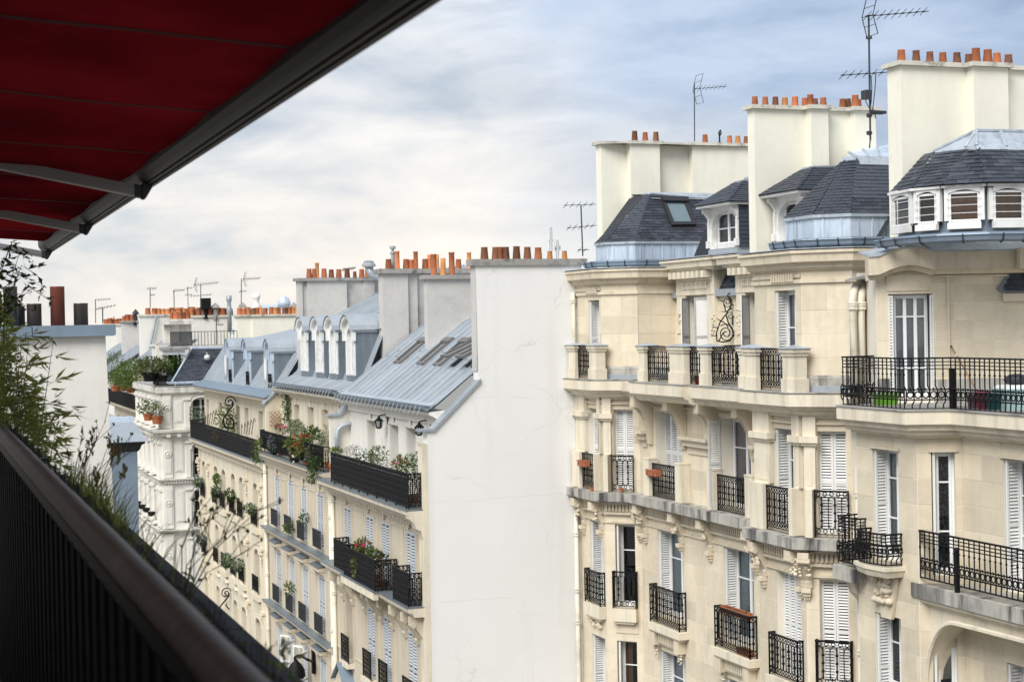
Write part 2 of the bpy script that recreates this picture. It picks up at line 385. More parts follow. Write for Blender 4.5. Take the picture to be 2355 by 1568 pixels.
def ashlar(parent, bld, fr, a0, a1, z0, z1, ops, ch=.48, bl=1.15, phase=0.0, zoff=0.0, th=.005, limit=290, j=.007, mats=('stone',)):
    """each block of dressed stone its own piece, standing a little proud of the pale mortar behind"""
    rest = MB(); z = z1-zoff; row = 0
    while z > z0+.02:
        zb = max(z-ch, z0); off = (row % 2)*bl/2+phase; a = a0-off % bl
        while a < a1-.02:
            r = (max(a, a0)+j, min(a+bl, a1)-j, zb+j, z-j)
            a += bl
            if r[1]-r[0] < .03 or r[3]-r[2] < .03: continue
            rs = [r]
            for o in ops: rs = sub_rect(rs, (o[0]-.0, o[1]+.0, o[2], o[3]))
            rs = [q for q in rs if q[1]-q[0] > .02 and q[3]-q[2] > .02]
            if not rs: continue
            t_ = th+random.uniform(-.001, .004)
            if COUNT.get((bld.name, 's'), 0) < limit:
                mb = MB()
                for q in rs: mb.fbox(fr, *q, .001, t_)
                mb.obj('stone_block', mats[0], parent); COUNT[(bld.name, 's')] = COUNT.get((bld.name, 's'), 0)+1
            else:
                for q in rs: rest.fbox(fr, *q, .001, t_)
        z -= ch; row += 1
    rest.obj('stone_block', mats[0], parent, kind='stuff')
def louvre(mb, sl, O, U, Nn, w, h, pitch=.055, st=.05, rails=(0, .5, 1), th=.035, gap=.6):
    """one shutter leaf: stiles and rails into mb, slats into sl.  O bottom-left corner, U along, Nn outward"""
    O = V(O); U = V(U); Nn = V(Nn); Zv = Vector((0, 0, 1))
    def bx(m_, u0, u1, z0, z1, n0, n1, tilt=0.0):
        p = []
        for (z_, s_) in ((z0, -1), (z1, 1)):
            for (u_, n_) in ((u0, n1), (u1, n1), (u1, n0), (u0, n0)): p.append(O+U*u_+Zv*z_+Nn*(n_-s_*tilt))
        m_.hexa(p)
    bx(mb, 0, st, 0, h, 0, th); bx(mb, w-st, w, 0, h, 0, th)
    for r in rails:
        zc_ = st*.8+r*(h-st*1.6); bx(mb, st, w-st, zc_-st*.8, zc_+st*.8, 0, th)
    n = int(h/pitch)
    for i in range(1, n):
        zc_ = i*h/n
        if any(abs(zc_-(st*.8+r*(h-st*1.6))) < st*1.1 for r in rails): continue
        bx(sl, st, w-st, zc_-pitch*gap/2, zc_+pitch*gap/2, th*.35, th*.35+.008, .012)
def shutters_closed(bld, fr, a0, a1, z0, z1, d, n=2, mat_='shutter_paint', pitch=.06, **kw):
    mb, sl = MB(), MB(); w = (a1-a0)/n
    for i in range(n): louvre(mb, sl, fr.P(a0+i*w+.003, d, z0), fr.u3, fr.n3, w-.006, z1-z0, pitch, **kw)
    s = mb.obj('shutter', mat_, bld); sl.obj('louvre_slats', mat_, s, kind='stuff')
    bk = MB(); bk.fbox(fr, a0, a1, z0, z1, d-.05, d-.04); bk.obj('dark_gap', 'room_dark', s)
def shutter_folded(bld, fr, a, z0, z1, d0, d1, side=1, mat_='shutter_paint', pitch=.06):
    """leaf folded back into the reveal, seen on its louvred face"""
    mb, sl = MB(), MB()
    O = fr.P(a, d0, z0) if side > 0 else fr.P(a, d1, z0)
    U = -fr.n3 if side > 0 else fr.n3
    louvre(mb, sl, O, U, fr.u3*side, abs(d0-d1), z1-z0, pitch, st=.04)
    # solid behind so that no light comes through
    s = mb.obj('shutter', mat_, bld); sl.obj('louvre_slats', mat_, s, kind='stuff')
    bk = MB(); bk.fbox(fr, min(a, a-.012*side), max(a, a-.012*side), z0, z1, d1, d0); bk.obj('shutter_back', mat_, s)
def window(bld, fr, a0, a1, z0, z1, d, leaves=2, bars=(.68,), curtain=None, frame='white_paint', fw=.05, ajar=False, room=True, top=0.0, vbar=0):
    """casement: frame, leaves, glazing bars; panes, curtain and the dark room behind as sub-parts"""
    mb = MB(); gl_ = []
    mb.fbox(fr, a0, a0+fw, z0, z1, d-.06, d); mb.fbox(fr, a1-fw, a1, z0, z1, d-.06, d)
    mb.fbox(fr, a0+fw, a1-fw, z1-fw, z1, d-.06, d); mb.fbox(fr, a0+fw, a1-fw, z0, z0+fw*1.2, d-.06, d)
    w = (a1-a0-2*fw)/leaves
    for i in range(leaves):
        b0, b1 = a0+fw+i*w, a0+fw+(i+1)*w; l = fw*.9; y0, y1 = z0+fw*1.2, z1-fw
        mb.fbox(fr, b0, b0+l, y0, y1, d-.045, d+.018); mb.fbox(fr, b1-l, b1, y0, y1, d-.045, d+.018)
        mb.fbox(fr, b0+l, b1-l, y1-l, y1, d-.045, d+.018); mb.fbox(fr, b0+l, b1-l, y0, y0+l*1.4, d-.045, d+.018)
        cuts = [y0+l*1.4]+[y0+(y1-y0)*q for q in bars]+[y1-l]
        for q in bars: mb.fbox(fr, b0+l, b1-l, y0+(y1-y0)*q-.014, y0+(y1-y0)*q+.014, d-.03, d+.012)
        for k in range(len(cuts)-1): gl_.append((b0+l, b1-l, cuts[k], cuts[k+1]))
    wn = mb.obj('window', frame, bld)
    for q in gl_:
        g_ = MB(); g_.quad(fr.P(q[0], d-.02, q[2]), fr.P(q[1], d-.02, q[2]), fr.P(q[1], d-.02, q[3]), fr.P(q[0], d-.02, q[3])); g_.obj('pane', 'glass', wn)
    if curtain:
        cu = MB(); cu.smooth = True; cm, cov = curtain if isinstance(curtain, tuple) else (curtain, 1.0)
        n = int((a1-a0)*cov/.03)+2
        top_ = [(a0+(a1-a0)*cov*i/n, d-.085+.014*math.sin(i*1.7)+.01*math.sin(i*.61)) for i in range(n+1)]
        for i in range(n):
            (p, dp), (q, dq) = top_[i], top_[i+1]
            cu.quad(fr.P(p, dp, z0), fr.P(q, dq, z0), fr.P(q, dq, z1-.02), fr.P(p, dp, z1-.02))
        cu.obj('curtain', cm, wn)
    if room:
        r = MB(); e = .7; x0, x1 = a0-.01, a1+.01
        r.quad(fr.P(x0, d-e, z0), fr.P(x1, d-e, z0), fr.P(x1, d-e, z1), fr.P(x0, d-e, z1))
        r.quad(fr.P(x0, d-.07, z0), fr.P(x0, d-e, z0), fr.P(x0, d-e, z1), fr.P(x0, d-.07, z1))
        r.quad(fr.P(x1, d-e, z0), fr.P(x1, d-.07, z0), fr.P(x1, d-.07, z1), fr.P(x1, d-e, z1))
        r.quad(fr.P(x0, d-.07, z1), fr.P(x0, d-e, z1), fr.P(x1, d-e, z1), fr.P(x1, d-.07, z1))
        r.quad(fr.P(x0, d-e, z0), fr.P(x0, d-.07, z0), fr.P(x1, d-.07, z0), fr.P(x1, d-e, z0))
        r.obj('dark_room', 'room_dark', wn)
    return wn
def plan_walk(path):
    for i in range(len(path)-1):
        p, q = np.array(path[i][:2], float), np.array(path[i+1][:2], float)
        L = float(np.linalg.norm(q-p))
        if L > .02: yield Fr(p, q-p), L
def rail_scroll(mb, path, z0, z1, pitch=.115, band=.13, t=.019, rings=True, dense=False, post=True):
    t = .022 if dense else t
    """cast-iron guard: ring bands above and below, balusters joined by small arches"""
    for fr, L in plan_walk(path):
        mb.fbox(fr, -.01, L+.01, z1-.035, z1, -.022, .022)
        for zz in (z1-band-.01, z0+band): mb.fbox(fr, 0, L, zz-.007, zz+.007, -.009, .009)
        mb.fbox(fr, 0, L, z0, z0+.018, -.012, .012)
        if post:
            for a in (0, L): mb.fbox(fr, a-.014, a+.014, z0-.06, z1, -.014, .014)
        n = max(2, int(round(L/pitch))); p = L/n
        lo, hi = z0+band, z1-band-.01
        for i in range(n+1):
            a = i*p
            w = t*(1.35 if i % 2 else .85)
            mb.fbox(fr, a-w/2, a+w/2, lo, hi, -w/2, w/2)
            if i % 2 and not dense:      # twisted bar: a few knots
                for k in range(3):
                    zz = lo+(hi-lo)*(k+1)/4; mb.fbox(fr, a-w, a+w, zz-.02, zz+.02, -w, w)
        if rings:
            for i in range(n):
                c = (i+.5)*p
                for zz in ((z0+.018+z0+band)/2, (z1-band+z1-.035)/2):
                    mb.ring(fr.P(c, 0, zz), fr.u3, Vector((0, 0, 1)), min(p, band-.04)*.46, t*.62, 8)
                if i % 2 == 0:
                    for (zz, s_) in ((lo, 1), (hi, -1)):
                        mb.tube([fr.P(c-p*.5*math.cos(k*math.pi/6), 0, zz+s_*(p*.9-p*.9*math.sin(k*math.pi/6))) for k in range(7)], t*.5, 3, False)
        if dense:
            for i in range(n):
                c = (i+.5)*p; mb.fbox(fr, c-.012, c+.012, z0, z1, -.006, .006)
                for q in (.12, .38, .62, .88): mb.ring(fr.P(c, 0, lo+(hi-lo)*q), fr.u3, Vector((0, 0, 1)), p*.40, .013, 6)
            for q in (.25, .5, .75): mb.fbox(fr, 0, L, lo+(hi-lo)*q-.011, lo+(hi-lo)*q+.011, -.008, .008)
def rail_plain(mb, path, z0, z1, pitch=.14, t=.021, posts=()):
    """later guard: three rails on top, cranked balusters, a row of rings low down"""
    for fr, L in plan_walk(path):
        mb.fbox(fr, -.012, L+.012, z1-.03, z1, -.025, .025)
        for k in (.085, .15, .215): mb.fbox(fr, 0, L, z1-k-.009, z1-k+.009, -.01, .01)
        za, zb = z0+.17, z0+.36
        for zz in (za, zb, z0): mb.fbox(fr, 0, L, zz-.012, zz+.012, -.012, .012)
        n = max(2, int(round(L/pitch))); p = L/n
        for i in range(n+1):
            a = i*p; k = .035
            mb.tube([fr.P(a, 0, z1-.03), fr.P(a, 0, zb+.07), fr.P(a+k, .02, zb), fr.P(a+k, .02, za), fr.P(a+k, .02, za-.03), fr.P(a, 0, za-.09), fr.P(a, 0, z0)], t*.6, 4, False)
            mb.fbox(fr, a-.016, a+.016, z1-.33, z1-.305, -.016, .016)
            if i < n:
                c = a+k+p*.5
                mb.ring(fr.P(c, .02, (za+zb)/2), fr.u3, Vector((0, 0, 1)), min(p*.42, .085), .017, 9)
                mb.lathe(fr.P(c, .02, zb+.005), [(.004, -.02), (.024, 0), (.012, .028)], 5)
def rail_bars(mb, path, z0, z1, pitch=.1, t=.012, mid=()):
    for fr, L in plan_walk(path):
        mb.fbox(fr, -.01, L+.01, z1-.03, z1, -.02, .02); mb.fbox(fr, 0, L, z0, z0+.02, -.012, .012)
        for m_ in mid: mb.fbox(fr, 0, L, m_-.008, m_+.008, -.01, .01)
        n = max(1, int(round(L/pitch)))
        for i in range(n+1): a = i*L/n; mb.fbox(fr, a-t/2, a+t/2, z0, z1-.02, -t/2, t/2)
def rail_panel(mb, path, z0, z1, t=.01):
    """window guard with a deep top border and close-set bars"""
    for fr, L in plan_walk(path):
        mb.fbox(fr, -.02, L+.02, z1-.03, z1, -.03, .03); mb.fbox(fr, 0, L, z1-.15, z1-.135, -.012, .012); mb.fbox(fr, 0, L, z0, z0+.02, -.015, .015)
        mb.fbox(fr, 0, L, z0+.10, z0+.112, -.012, .012)
        n = int(L/.062); p = L/n
        for i in range(n+1): a = i*p; mb.fbox(fr, a-.011, a+.011, z0, z1, -.008, .008)
        for i in range(n):
            mb.ring(fr.P((i+.5)*p, 0, z1-.085), fr.u3, Vector((0, 0, 1)), p*.45, .006, 6)
        for a in (0, L): mb.fbox(fr, a-.016, a+.016, z0, z1, -.016, .016)
def console(mb, fr, a, w, ztop, h, proj, foot=.35):
    """scrolled bracket: side profile carried across width w"""
    pr = [(0, ztop), (proj, ztop), (proj, ztop-h*.16)]
    for i in range(9):
        t_ = i/8; pr.append((proj*(1-.82*t_**.75)*(1 if t_ < .9 else .9), ztop-h*(.18+.62*t_)))
    pr += [(proj*.22, ztop-h*.86), (proj*.14, ztop-h), (0, ztop-h)]
    mb.prism([fr.P(a-w/2, d, z) for d, z in pr], fr.u3*w)
    mb.tube([fr.P(a-w*.58, proj*.84, ztop-h*.24), fr.P(a+w*.58, proj*.84, ztop-h*.24)], h*.085, 8)
def carved(mb, fr, a, w, z, h, d, seed=1, n=16):
    """a swag of leaves and fruit cut in the stone"""
    r = random.Random(seed); mb.smooth = True
    for i in range(n):
        q = r.uniform(-.5, .5); zz = r.uniform(-.5, .5)
        rad = r.uniform(.1, .2)*min(w, h)
        c = fr.P(a+q*w*(1-.3*abs(zz)), d+rad*.35, z+zz*h)
        mb.lathe((c[0], c[1], c[2]-rad*.8), [(.001, 0), (rad*.8, rad*.35), (rad, rad*.8), (rad*.7, rad*1.35), (.001, rad*1.6)], 7, False)
    mb.smooth = False
def dentils(mb, fr, a0, a1, z0, z1, d0, d1, pitch=.12, fill=.62):
    n = max(1, int(round((a1-a0)/pitch))); p = (a1-a0)/n
    for i in range(n): mb.fbox(fr, a0+i*p+p*(1-fill)/2, a0+i*p+p*(1+fill)/2, z0, z1, d0, d1)
def hood(mb, fr, a0, a1, z, d, h=.12):
    mb.fbox(fr, a0, a1, z, z+h*.5, 0, d); mb.fbox(fr, a0+.06, a1-.06, z-h, z, 0, d*.6)
SLATE_ME = None
def slates(parent, bld, bl_, br_, tr_, tl_, ex=.10, w=.21, limit=290, name='slate', me_mat='slate'):
    """lay courses of slates on a sloping four-sided face"""
    global SLATE_ME
    if SLATE_ME is None:
        m_ = MB(); m_.box(-.5, .5, 0, 1, 0, 1); SLATE_ME = m_.mesh('slate', 'slate')
    bl_, br_, tr_, tl_ = map(V, (bl_, br_, tr_, tl_))
    up = ((tl_+tr_)/2-(bl_+br_)/2); nrm = (br_-bl_).cross(up).normalized(); L = up.length; n = max(1, int(L/ex)); rest = MB(); rest.cur = 0
    for i in range(n):
        t_ = i/n; A = bl_.lerp(tl_, t_); B = br_.lerp(tr_, t_); C = bl_.lerp(tl_, min(1, (i+1.25)/n)); ln = (B-A).length
        if ln < .05: continue
        ux = (B-A).normalized(); vy = nrm.cross(ux).normalized(); hgt = (up.dot(vy))/n
        a = -(w/2 if i % 2 else 0)
        while a < ln-.02:
            a0, a1 = max(a, 0), min(a+w, ln); a += w
            if a1-a0 < .02: continue
            c = A+ux*((a0+a1)/2); lift = .018+random.uniform(-.003, .004)
            ww = (a1-a0)-.006+random.uniform(-.003, .002)
            # the lower edge stands proud, the head is tucked under the next course
            vy2 = (vy*hgt*1.15-nrm*.014).normalized(); n2 = ux.cross(vy2).normalized()
            M = Matrix((( ux.x*ww, vy2.x*hgt*1.12, n2.x*.008, c.x+nrm.x*lift), (ux.y*ww, vy2.y*hgt*1.12, n2.y*.008, c.y+nrm.y*lift), (ux.z*ww, vy2.z*hgt*1.12, n2.z*.008, c.z+nrm.z*lift), (0, 0, 0, 1)))
            k = (bld.name, 'slate')
            if COUNT.get(k, 0) < limit: COUNT[k] = COUNT.get(k, 0)+1; inst(name, SLATE_ME, M, parent)
            else:
                rest.hexa([M @ Vector(q) for q in ((-.5, 0, 0), (.5, 0, 0), (.5, 1, 0), (-.5, 1, 0), (-.5, 0, 1), (.5, 0, 1), (.5, 1, 1), (-.5, 1, 1))])
    rest.obj(name, 'slate', parent, kind='stuff')
POT = {}
def pot_mesh(kind):
    if kind not in POT:
        m_ = MB(); m_.smooth = True
        if kind == 'tall': pr = [(.115, 0), (.115, .04), (.10, .05), (.092, .70), (.105, .72), (.105, .76), (.08, .76), (.075, .5)]
        elif kind == 'squat': pr = [(.20, 0), (.195, .04), (.17, .41), (.18, .43), (.18, .45), (.145, .45), (.14, .2)]
        elif kind == 'pale': pr = [(.11, 0), (.10, .02), (.085, .40), (.085, .62), (.07, .62), (.065, .4)]
        else: pr = [(.15, 0), (.145, .03), (.112, .40), (.118, .42), (.118, .45), (.095, .45), (.09, .2)]
        m_.lathe((0, 0, 0), pr, 12, True)
        for mt in ('terracotta', 'terracotta_dark', 'terracotta_pale'): POT[(kind, mt)] = m_.mesh('chimney_pot', mt)
        POT[kind] = 1
def pot(parent, p, kind='short', mt='terracotta', s=1.0, name='chimney_pot'):
    pot_mesh(kind)
    s *= .60
    M = Matrix.Translation(V(p)-Vector((0, 0, .02))) @ Matrix.Rotation(random.gauss(0, .03), 4, 'X') @ Matrix.Rotation(random.uniform(0, 6), 4, 'Z') @ Matrix.Diagonal((s, s, s*random.uniform(.94, 1.06), 1))
    return inst(name, POT[(kind, mt)], M, parent)
def poly_walls(mb, pts, z0, z1):
    n = len(pts)
    for i in range(n):
        p, q = pts[i], pts[(i+1) % n]; mb.quad((p[0], p[1], z0), (q[0], q[1], z0), (q[0], q[1], z1), (p[0], p[1], z1))
    mb.poly([(p[0], p[1], z1) for p in pts])
def cap_ring(mb, pts, z0, z1, d):
    path = [np.array(p[:2], float) for p in pts]; n = len(path); o = []
    for i in range(n):
        u0 = _n(path[i]-path[i-1]); u1 = _n(path[(i+1) % n]-path[i])
        n0 = np.array((u0[1], -u0[0])); n1 = np.array((u1[1], -u1[0])); b_ = _n(n0+n1); o.append(path[i]+b_*d/max(.3, float(np.dot(b_, n0))))
    mb.prism([(p[0], p[1], z0) for p in o], (0, 0, z1-z0))
def chimney(bld, pts, z0, z1, mt='cream_plaster', cap='coping_pale', pots=(), ch=.09, cd=.09, name='chimney_stack'):
    """pts: plan outline, walked so that the outside is on the right; pots (x, y, kind, mat, scale)"""
    mb = MB(); poly_walls(mb, pts, z0, z1); st = mb.obj(name, mt, bld)
    c = MB(); cap_ring(c, pts, z1, z1+ch, cd); c.obj('cap', cap, st)
    for q in pots: pot(st, (q[0], q[1], z1+ch), q[2] if len(q) > 2 else 'short', q[3] if len(q) > 3 else 'terracotta', q[4] if len(q) > 4 else 1.0)
    return st
# ------------------------------------------------------------------ plants
def leaf_cloud(mb, c, r, n, size, mats=1, seed=0, droop=0.0, hollow=.0, aspect=.45):
    rr = random.Random(seed); c = V(c)
    for i in range(n):
        while True:
            q = Vector((rr.uniform(-1, 1), rr.uniform(-1, 1), rr.uniform(-1, 1)))
            if hollow < q.length < 1: break
        p = c+Vector((q.x*r[0], q.y*r[1], q.z*r[2]))
        d = (q+Vector((rr.uniform(-.8, .8), rr.uniform(-.8, .8), rr.uniform(-.4, .9)-droop))).normalized(); leaf(mb, p, d, size*rr.uniform(.6, 1.3), aspect, rr, rr.randrange(mats))
def leaf(mb, p, d, L, aspect=.4, rr=random, mi=0, bend=.25):
    s = d.cross(Vector((rr.uniform(-1, 1), rr.uniform(-1, 1), rr.uniform(-1, 1))))
    if s.length < 1e-3: s = d.orthogonal()
    s.normalize(); nn_ = s.cross(d); w = L*aspect*.5; mb.cur = mi
    a = p; b1 = p+d*L*.45+s*w+nn_*w*.35; b2 = p+d*L*.45-s*w+nn_*w*.35; m_ = p+d*L*.5; e = p+d*L-nn_*L*bend
    mb.add((a, b1, e, m_, b2), ((0, 1, 2, 3), (0, 3, 2, 4))); mb.cur = 0
def plant(loc, label, cat='plant', r=(.2, .2, .2), n=120, size=.07, mats=('green_leaf', 'dark_leaf'), pot_='terracotta', flowers=None, seed=0, group=None, name='potted_plant', pw=.14, ph=.22, box=None, stems=6, aspect=.45, lift=0.0, fr=None):
    t_ = thing(name, loc, label, cat, group); x, y, z = loc
    top_ = z
    if pot_:
        b = MB()
        if box: b.fbox(box[0], -box[1]/2, box[1]/2, z, z+ph, -pw, pw); b.fbox(box[0], -box[1]/2-.012, box[1]/2+.012, z+ph-.04, z+ph+.005, -pw-.012, pw+.012)
        else: b.smooth = False; b.lathe((x, y, z), [(pw*.72, 0), (pw*.95, ph*.8), (pw*1.06, ph*.8), (pw*1.06, ph), (pw*.9, ph), (pw*.85, ph*.9)], 14)
        b.obj('planter_box' if box else 'pot', pot_, t_); top_ = z+ph*.92
        so_ = MB(); so_.lathe((x, y, top_-.01), [(pw*.88, 0), (pw*.6, .015), (.001, .02)], 10) if not box else so_.fbox(box[0], -box[1]/2+.01, box[1]/2-.01, z+ph+.004, z+ph+.012, -pw+.01, pw-.01)
        so_.obj('soil', 'soil', t_)
    rr = random.Random(seed+5); c = Vector((x, y, top_+r[2]*.8+lift)); sm = MB()
    for i in range(stems):
        e = c+Vector((rr.uniform(-.6, .6)*r[0], rr.uniform(-.6, .6)*r[1], rr.uniform(-.3, .6)*r[2]))
        sm.tube([(x+rr.uniform(-.4, .4)*pw, y+rr.uniform(-.4, .4)*pw, top_-.02), (V((x, y, top_))+e)/2+Vector((0, 0, .02)), e], [.007, .005, .003], 4)
    sm.obj('stems', 'stalk', t_)
    f = MB(); leaf_cloud(f, c, r, n, size, len(mats), seed, aspect=aspect); f.obj('foliage', list(mats), t_)
    if flowers:
        fl, k, fs = flowers; b = MB()
        for i in range(k):
            q = Vector((rr.uniform(-1, 1), rr.uniform(-1, 1), rr.uniform(.0, 1))); q = q.normalized() if q.length > 1 else q
            p = c+Vector((q.x*r[0], q.y*r[1], q.z*r[2]))*1.05
            for j_ in range(5): leaf(b, p, Vector((rr.uniform(-1, 1), rr.uniform(-1, 1), rr.uniform(-.2, 1))).normalized(), fs, .8, rr)
        b.obj('flowers', fl, t_)
    return t_
# ------------------------------------------------------------------ the place
g = MB(); g.quad((-3000, -200, -.004), (3000, -200, -.004), (3000, 5000, -.004), (-3000, 5000, -.004)); tag(g.obj('ground', 'paving'), kind='structure')
g = MB(); g.quad((2.6, -60, .0), (10.6, -60, .0), (10.6, 170, .0), (2.6, 170, .0)); tag(g.obj('road', 'asphalt'), kind='structure')
g = MB(); g.box(10.6, 13.1, -60, 170, 0, .14); g.box(.9, 2.6, -60, 170, 0, .14); tag(g.obj('pavement', 'paving'), kind='structure')
Za=crop(2250,400,2.24);Zb=crop(2250,1000,2.24);Zc=crop(2250,1500,2.24);Zd=crop(2250,2050,2.31625);Ze=crop(2800,200,1.96);Zf=crop(3296,0,1.568)
Zg=crop(2950,950,2.24);Zh=crop(3296,950,2.0913);Zi=crop(2850,1550,2.4123);Zj=crop(3296,1600,2.6138);Zk=crop(3296,2100,2.5013);Zl=crop(2800,2050,2.3154)
Zm=crop(1100,900,1.96);Zn=crop(1000,1500,2.24);Zo=crop(1000,2000,2.15625);Zp=crop(500,1500,2.24);Zq=crop(700,2000,2.157);Zr=crop(400,900,2.24);Zs=crop(0,900,1.568);Zt=crop(0,0,1.4257);Zu=crop(0,1700,1.5264)
XR, XM, YB, XB = 17.726, 18.476, 42.155, 13.2
def FX(x): return Fr((x, 0), (0, -1))     # wall facing the street: a = -y
def FY(y): return Fr((0, y), (1, 0))      # wall facing back towards the balcony: a = x
def opn(fr, y0, y1, z0, z1): return (-y0, -y1, z0, z1)
# ================================================================== the pair of stone houses with bays
R = thing('stone_building', (19, 35, 0), 'cream stone apartment house with two chamfered bays, slate pavilion roofs and tall chimneys', 'building')
FA, FM, FT = FX(XR), FX(XM), FX(19.6)
C1 = Fr((XR, 40.42), (1, -1)); C2 = Fr((XR, 29.85), (1, -1)); CL = 1.06
C0 = Fr((XM, 32.62), (-1, -1))
plan = [(XR, YB), (XR, 40.42), (XM, 39.67), (XM, 32.62), (XR, 31.87), (XR, 29.85), (XM, 29.10), (XM, 28.55)]
bay1 = plan[:3]; bay2 = plan[4:7]
rows = dict(L2=(15.42, 17.6), L3=(12.2, 14.46), L4=(9.1, 11.28))
fr_ops = []
def O3(y0, y1): return [(-y0, -y1, *rows[k]) for k in rows]
opsA1 = O3(41.48, 40.56); opsC1 = [(.28, .86, *rows[k]) for k in rows]
opsM = O3(38.68, 37.16)+O3(34.98, 33.49)
opsA2 = O3(31.1, 30.06); opsC2 = [(.28, .90, *rows[k]) for k in rows]
body = MB()
segs = [(FA, -YB, -40.42, opsA1), (C1, 0, CL, opsC1), (FM, -39.67, -32.62, opsM), (C0, 0, CL, []), (FA, -31.87, -29.85, opsA2), (C2, 0, CL, opsC2), (FM, -29.10, -28.0, [])]
for fr, a0, a1, ops in segs: wall_grid(body, fr, a0, a1, 0, 18.14, ops, .38)
body.quad((XR, YB, 0), (XR, YB, 18.1), (24, YB, 18.1), (24, YB, 0))
wl = body.obj('wall', 'mortar', R)
for fr, a0, a1, ops in segs[:3]+segs[4:6]: ashlar(wl, R, fr, a0, a1, 8.6, 18.12, ops, ch=.48, bl=1.25, limit=190, zoff=.0)
# floor slab under the top-floor balcony, with its mouldings, following bays and central blocks
def slab_profile(z, d, t, m=.30): return [(-.05, z), (d, z), (d, z-t), (d-.05, z-t), (d-.07, z-t-.05), (d-m*.6, z-t-.09), (d-m*.7, z-t-.16), (d-m, z-t-.2), (-.05, z-t-.26)]
mb = MB(); sweep(mb, [(XR, YB-.003)]+plan[1:3], slab_profile(18.40, .45, .26)); sweep(mb, plan[4:8], slab_profile(18.40, .45, .26)); sweep(mb, [(XM, 39.3), (XM, 32.5)], slab_profile(18.395, .72, .25))
for (y0, y1) in ((38.25, 35.2), (34.75, 32.2)): sweep(mb, [(XM, y0), (XM, y1)], slab_profile(18.41, .95, .28))
bs = mb.obj('balcony_slab', 'stone_pale', R)
mb = MB()
for path, d in ((plan[:3], .47), (plan[4:8], .47), ([(XM, 38.27), (XM, 35.18)], .97), ([(XM, 34.77), (XM, 32.2)], .97)):
    q = offset(path, d); mb.prism([(*p, 18.412) for p in q]+[(p[0]+.55, p[1], 18.412) for p in reversed(path)], (0, 0, .022))
mb.obj('lead_sheet', 'coping', bs)
# grey weathered slab under the second row
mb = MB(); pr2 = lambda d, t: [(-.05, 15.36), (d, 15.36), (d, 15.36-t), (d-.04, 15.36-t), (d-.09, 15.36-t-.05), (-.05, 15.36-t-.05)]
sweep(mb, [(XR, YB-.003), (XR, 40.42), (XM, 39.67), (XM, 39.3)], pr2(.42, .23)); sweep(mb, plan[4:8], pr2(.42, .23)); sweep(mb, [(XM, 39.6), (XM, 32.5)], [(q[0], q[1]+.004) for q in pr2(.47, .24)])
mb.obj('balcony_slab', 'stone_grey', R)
# band of dentils and mouldings below it
tr = MB()
for fr, a0, a1 in ((FA, -YB, -40.42), (C1, 0, CL), (FM, -39.67, -32.62), (FA, -31.87, -29.85), (C2, 0, CL)):
    tr.fbox(fr, a0, a1, 15.02, 15.07, .012, .17); tr.fbox(fr, a0, a1, 14.80, 15.02, .012, .07); tr.fbox(fr, a0, a1, 14.74, 14.80, .012, .11); tr.fbox(fr, a0, a1, 14.50, 14.55, .012, .05)
    dentils(tr, fr, a0+.03, a1-.03, 14.84, 15.01, .071, .13, .105, .6)
    tr.brk(); tr.fbox(fr, a0, a1, 17.88, 17.93, .012, .10); tr.fbox(fr, a0, a1, 17.74, 17.78, .012, .07); tr.brk()
tr.obj('entablature', 'stone_trim', R)
con = MB(); cv = MB()
for i, (fr, a) in enumerate([(FA, -41.85), (FA, -40.62), (C1, CL-.02), (FM, -37.2), (FM, -35.6), (FM, -33.3), (FA, -31.6), (FA, -30.0), (FM, -39.35), (C2, .03)]):
    console(con, fr, a, .24, 15.06, .78, .38); carved(cv, fr, a, .30, 14.72, .34, .22, i+3, 20)
    con.fbox(fr, a-.10, a+.10, 14.18, 14.27, .01, .16); con.fbox(fr, a-.08, a+.08, 14.1, 14.18, .01, .11); dentils(con, fr, a-.07, a+.07, 14.03, 14.1, .01, .08, .05, .6); con.brk(); cv.brk()
con.obj('console', 'stone_trim', R); cv.obj('carving', 'stone_trim', R, kind='stuff')
# second row: pilasters on the bays, big brackets and hoods on the main wall
pl = MB()
def pil(fr, a0, a1, d=.11):
    pl.fbox(fr, a0, a1, 16.38, 17.3, .012, d); pl.fbox(fr, a0+.04, a1-.04, 15.37, 16.38, .012, d+.16); pl.fbox(fr, a0-.05, a1+.05, 17.3, 17.36, .012, d+.05); pl.fbox(fr, a0-.08, a1+.08, 17.36, 17.5, .012, d+.1); pl.fbox(fr, a0-.02, a1+.02, 17.5, 18.0, .012, d+.02)
    pl.fbox(fr, a0+.07, a1-.07, 16.45, 17.2, d, d+.012); pl.brk()
pil(FA, -42.12, -41.5); pil(FA, -40.58, -40.44); pil(C1, .02, .24, .10); pil(FA, -31.82, -31.14); pil(FA, -30.12, -29.88); pil(C2, .02, .26, .10)
for u0, u1 in ((725, 775), (1008, 1062), (1295, 1345), (1630, 1700)):
    p0, p1 = FM.A(Zc(u0, 1000), .28), FM.A(Zc(u1, 1000), .28); pl.fbox(FM, p0, p1, 15.37, 16.33, .012, .28); pl.fbox(FM, p0-.01, p1+.01, 16.33, 16.37, .012, .29); pl.brk()
pl.obj('pilaster', 'stone_pale', R)
br = MB()
for a in (-38.95, -36.98, -35.25, -33.3):
    pr = [(0, 18.1), (.55, 18.1), (.55, 17.78)]+[(.55-.49*math.sin(k*math.pi/14), 17.72-1.0*(1-math.cos(k*math.pi/14))) for k in range(8)]+[(0, 16.7)]
    br.prism([FM.P(a-.13, d+.012, z) for d, z in pr], FM.u3*.26)
    for k in (-.09, 0, .09): br.tube([FM.P(a+k, d+.02, z) for d, z in pr[2:11]], .022, 4)
    br.brk()
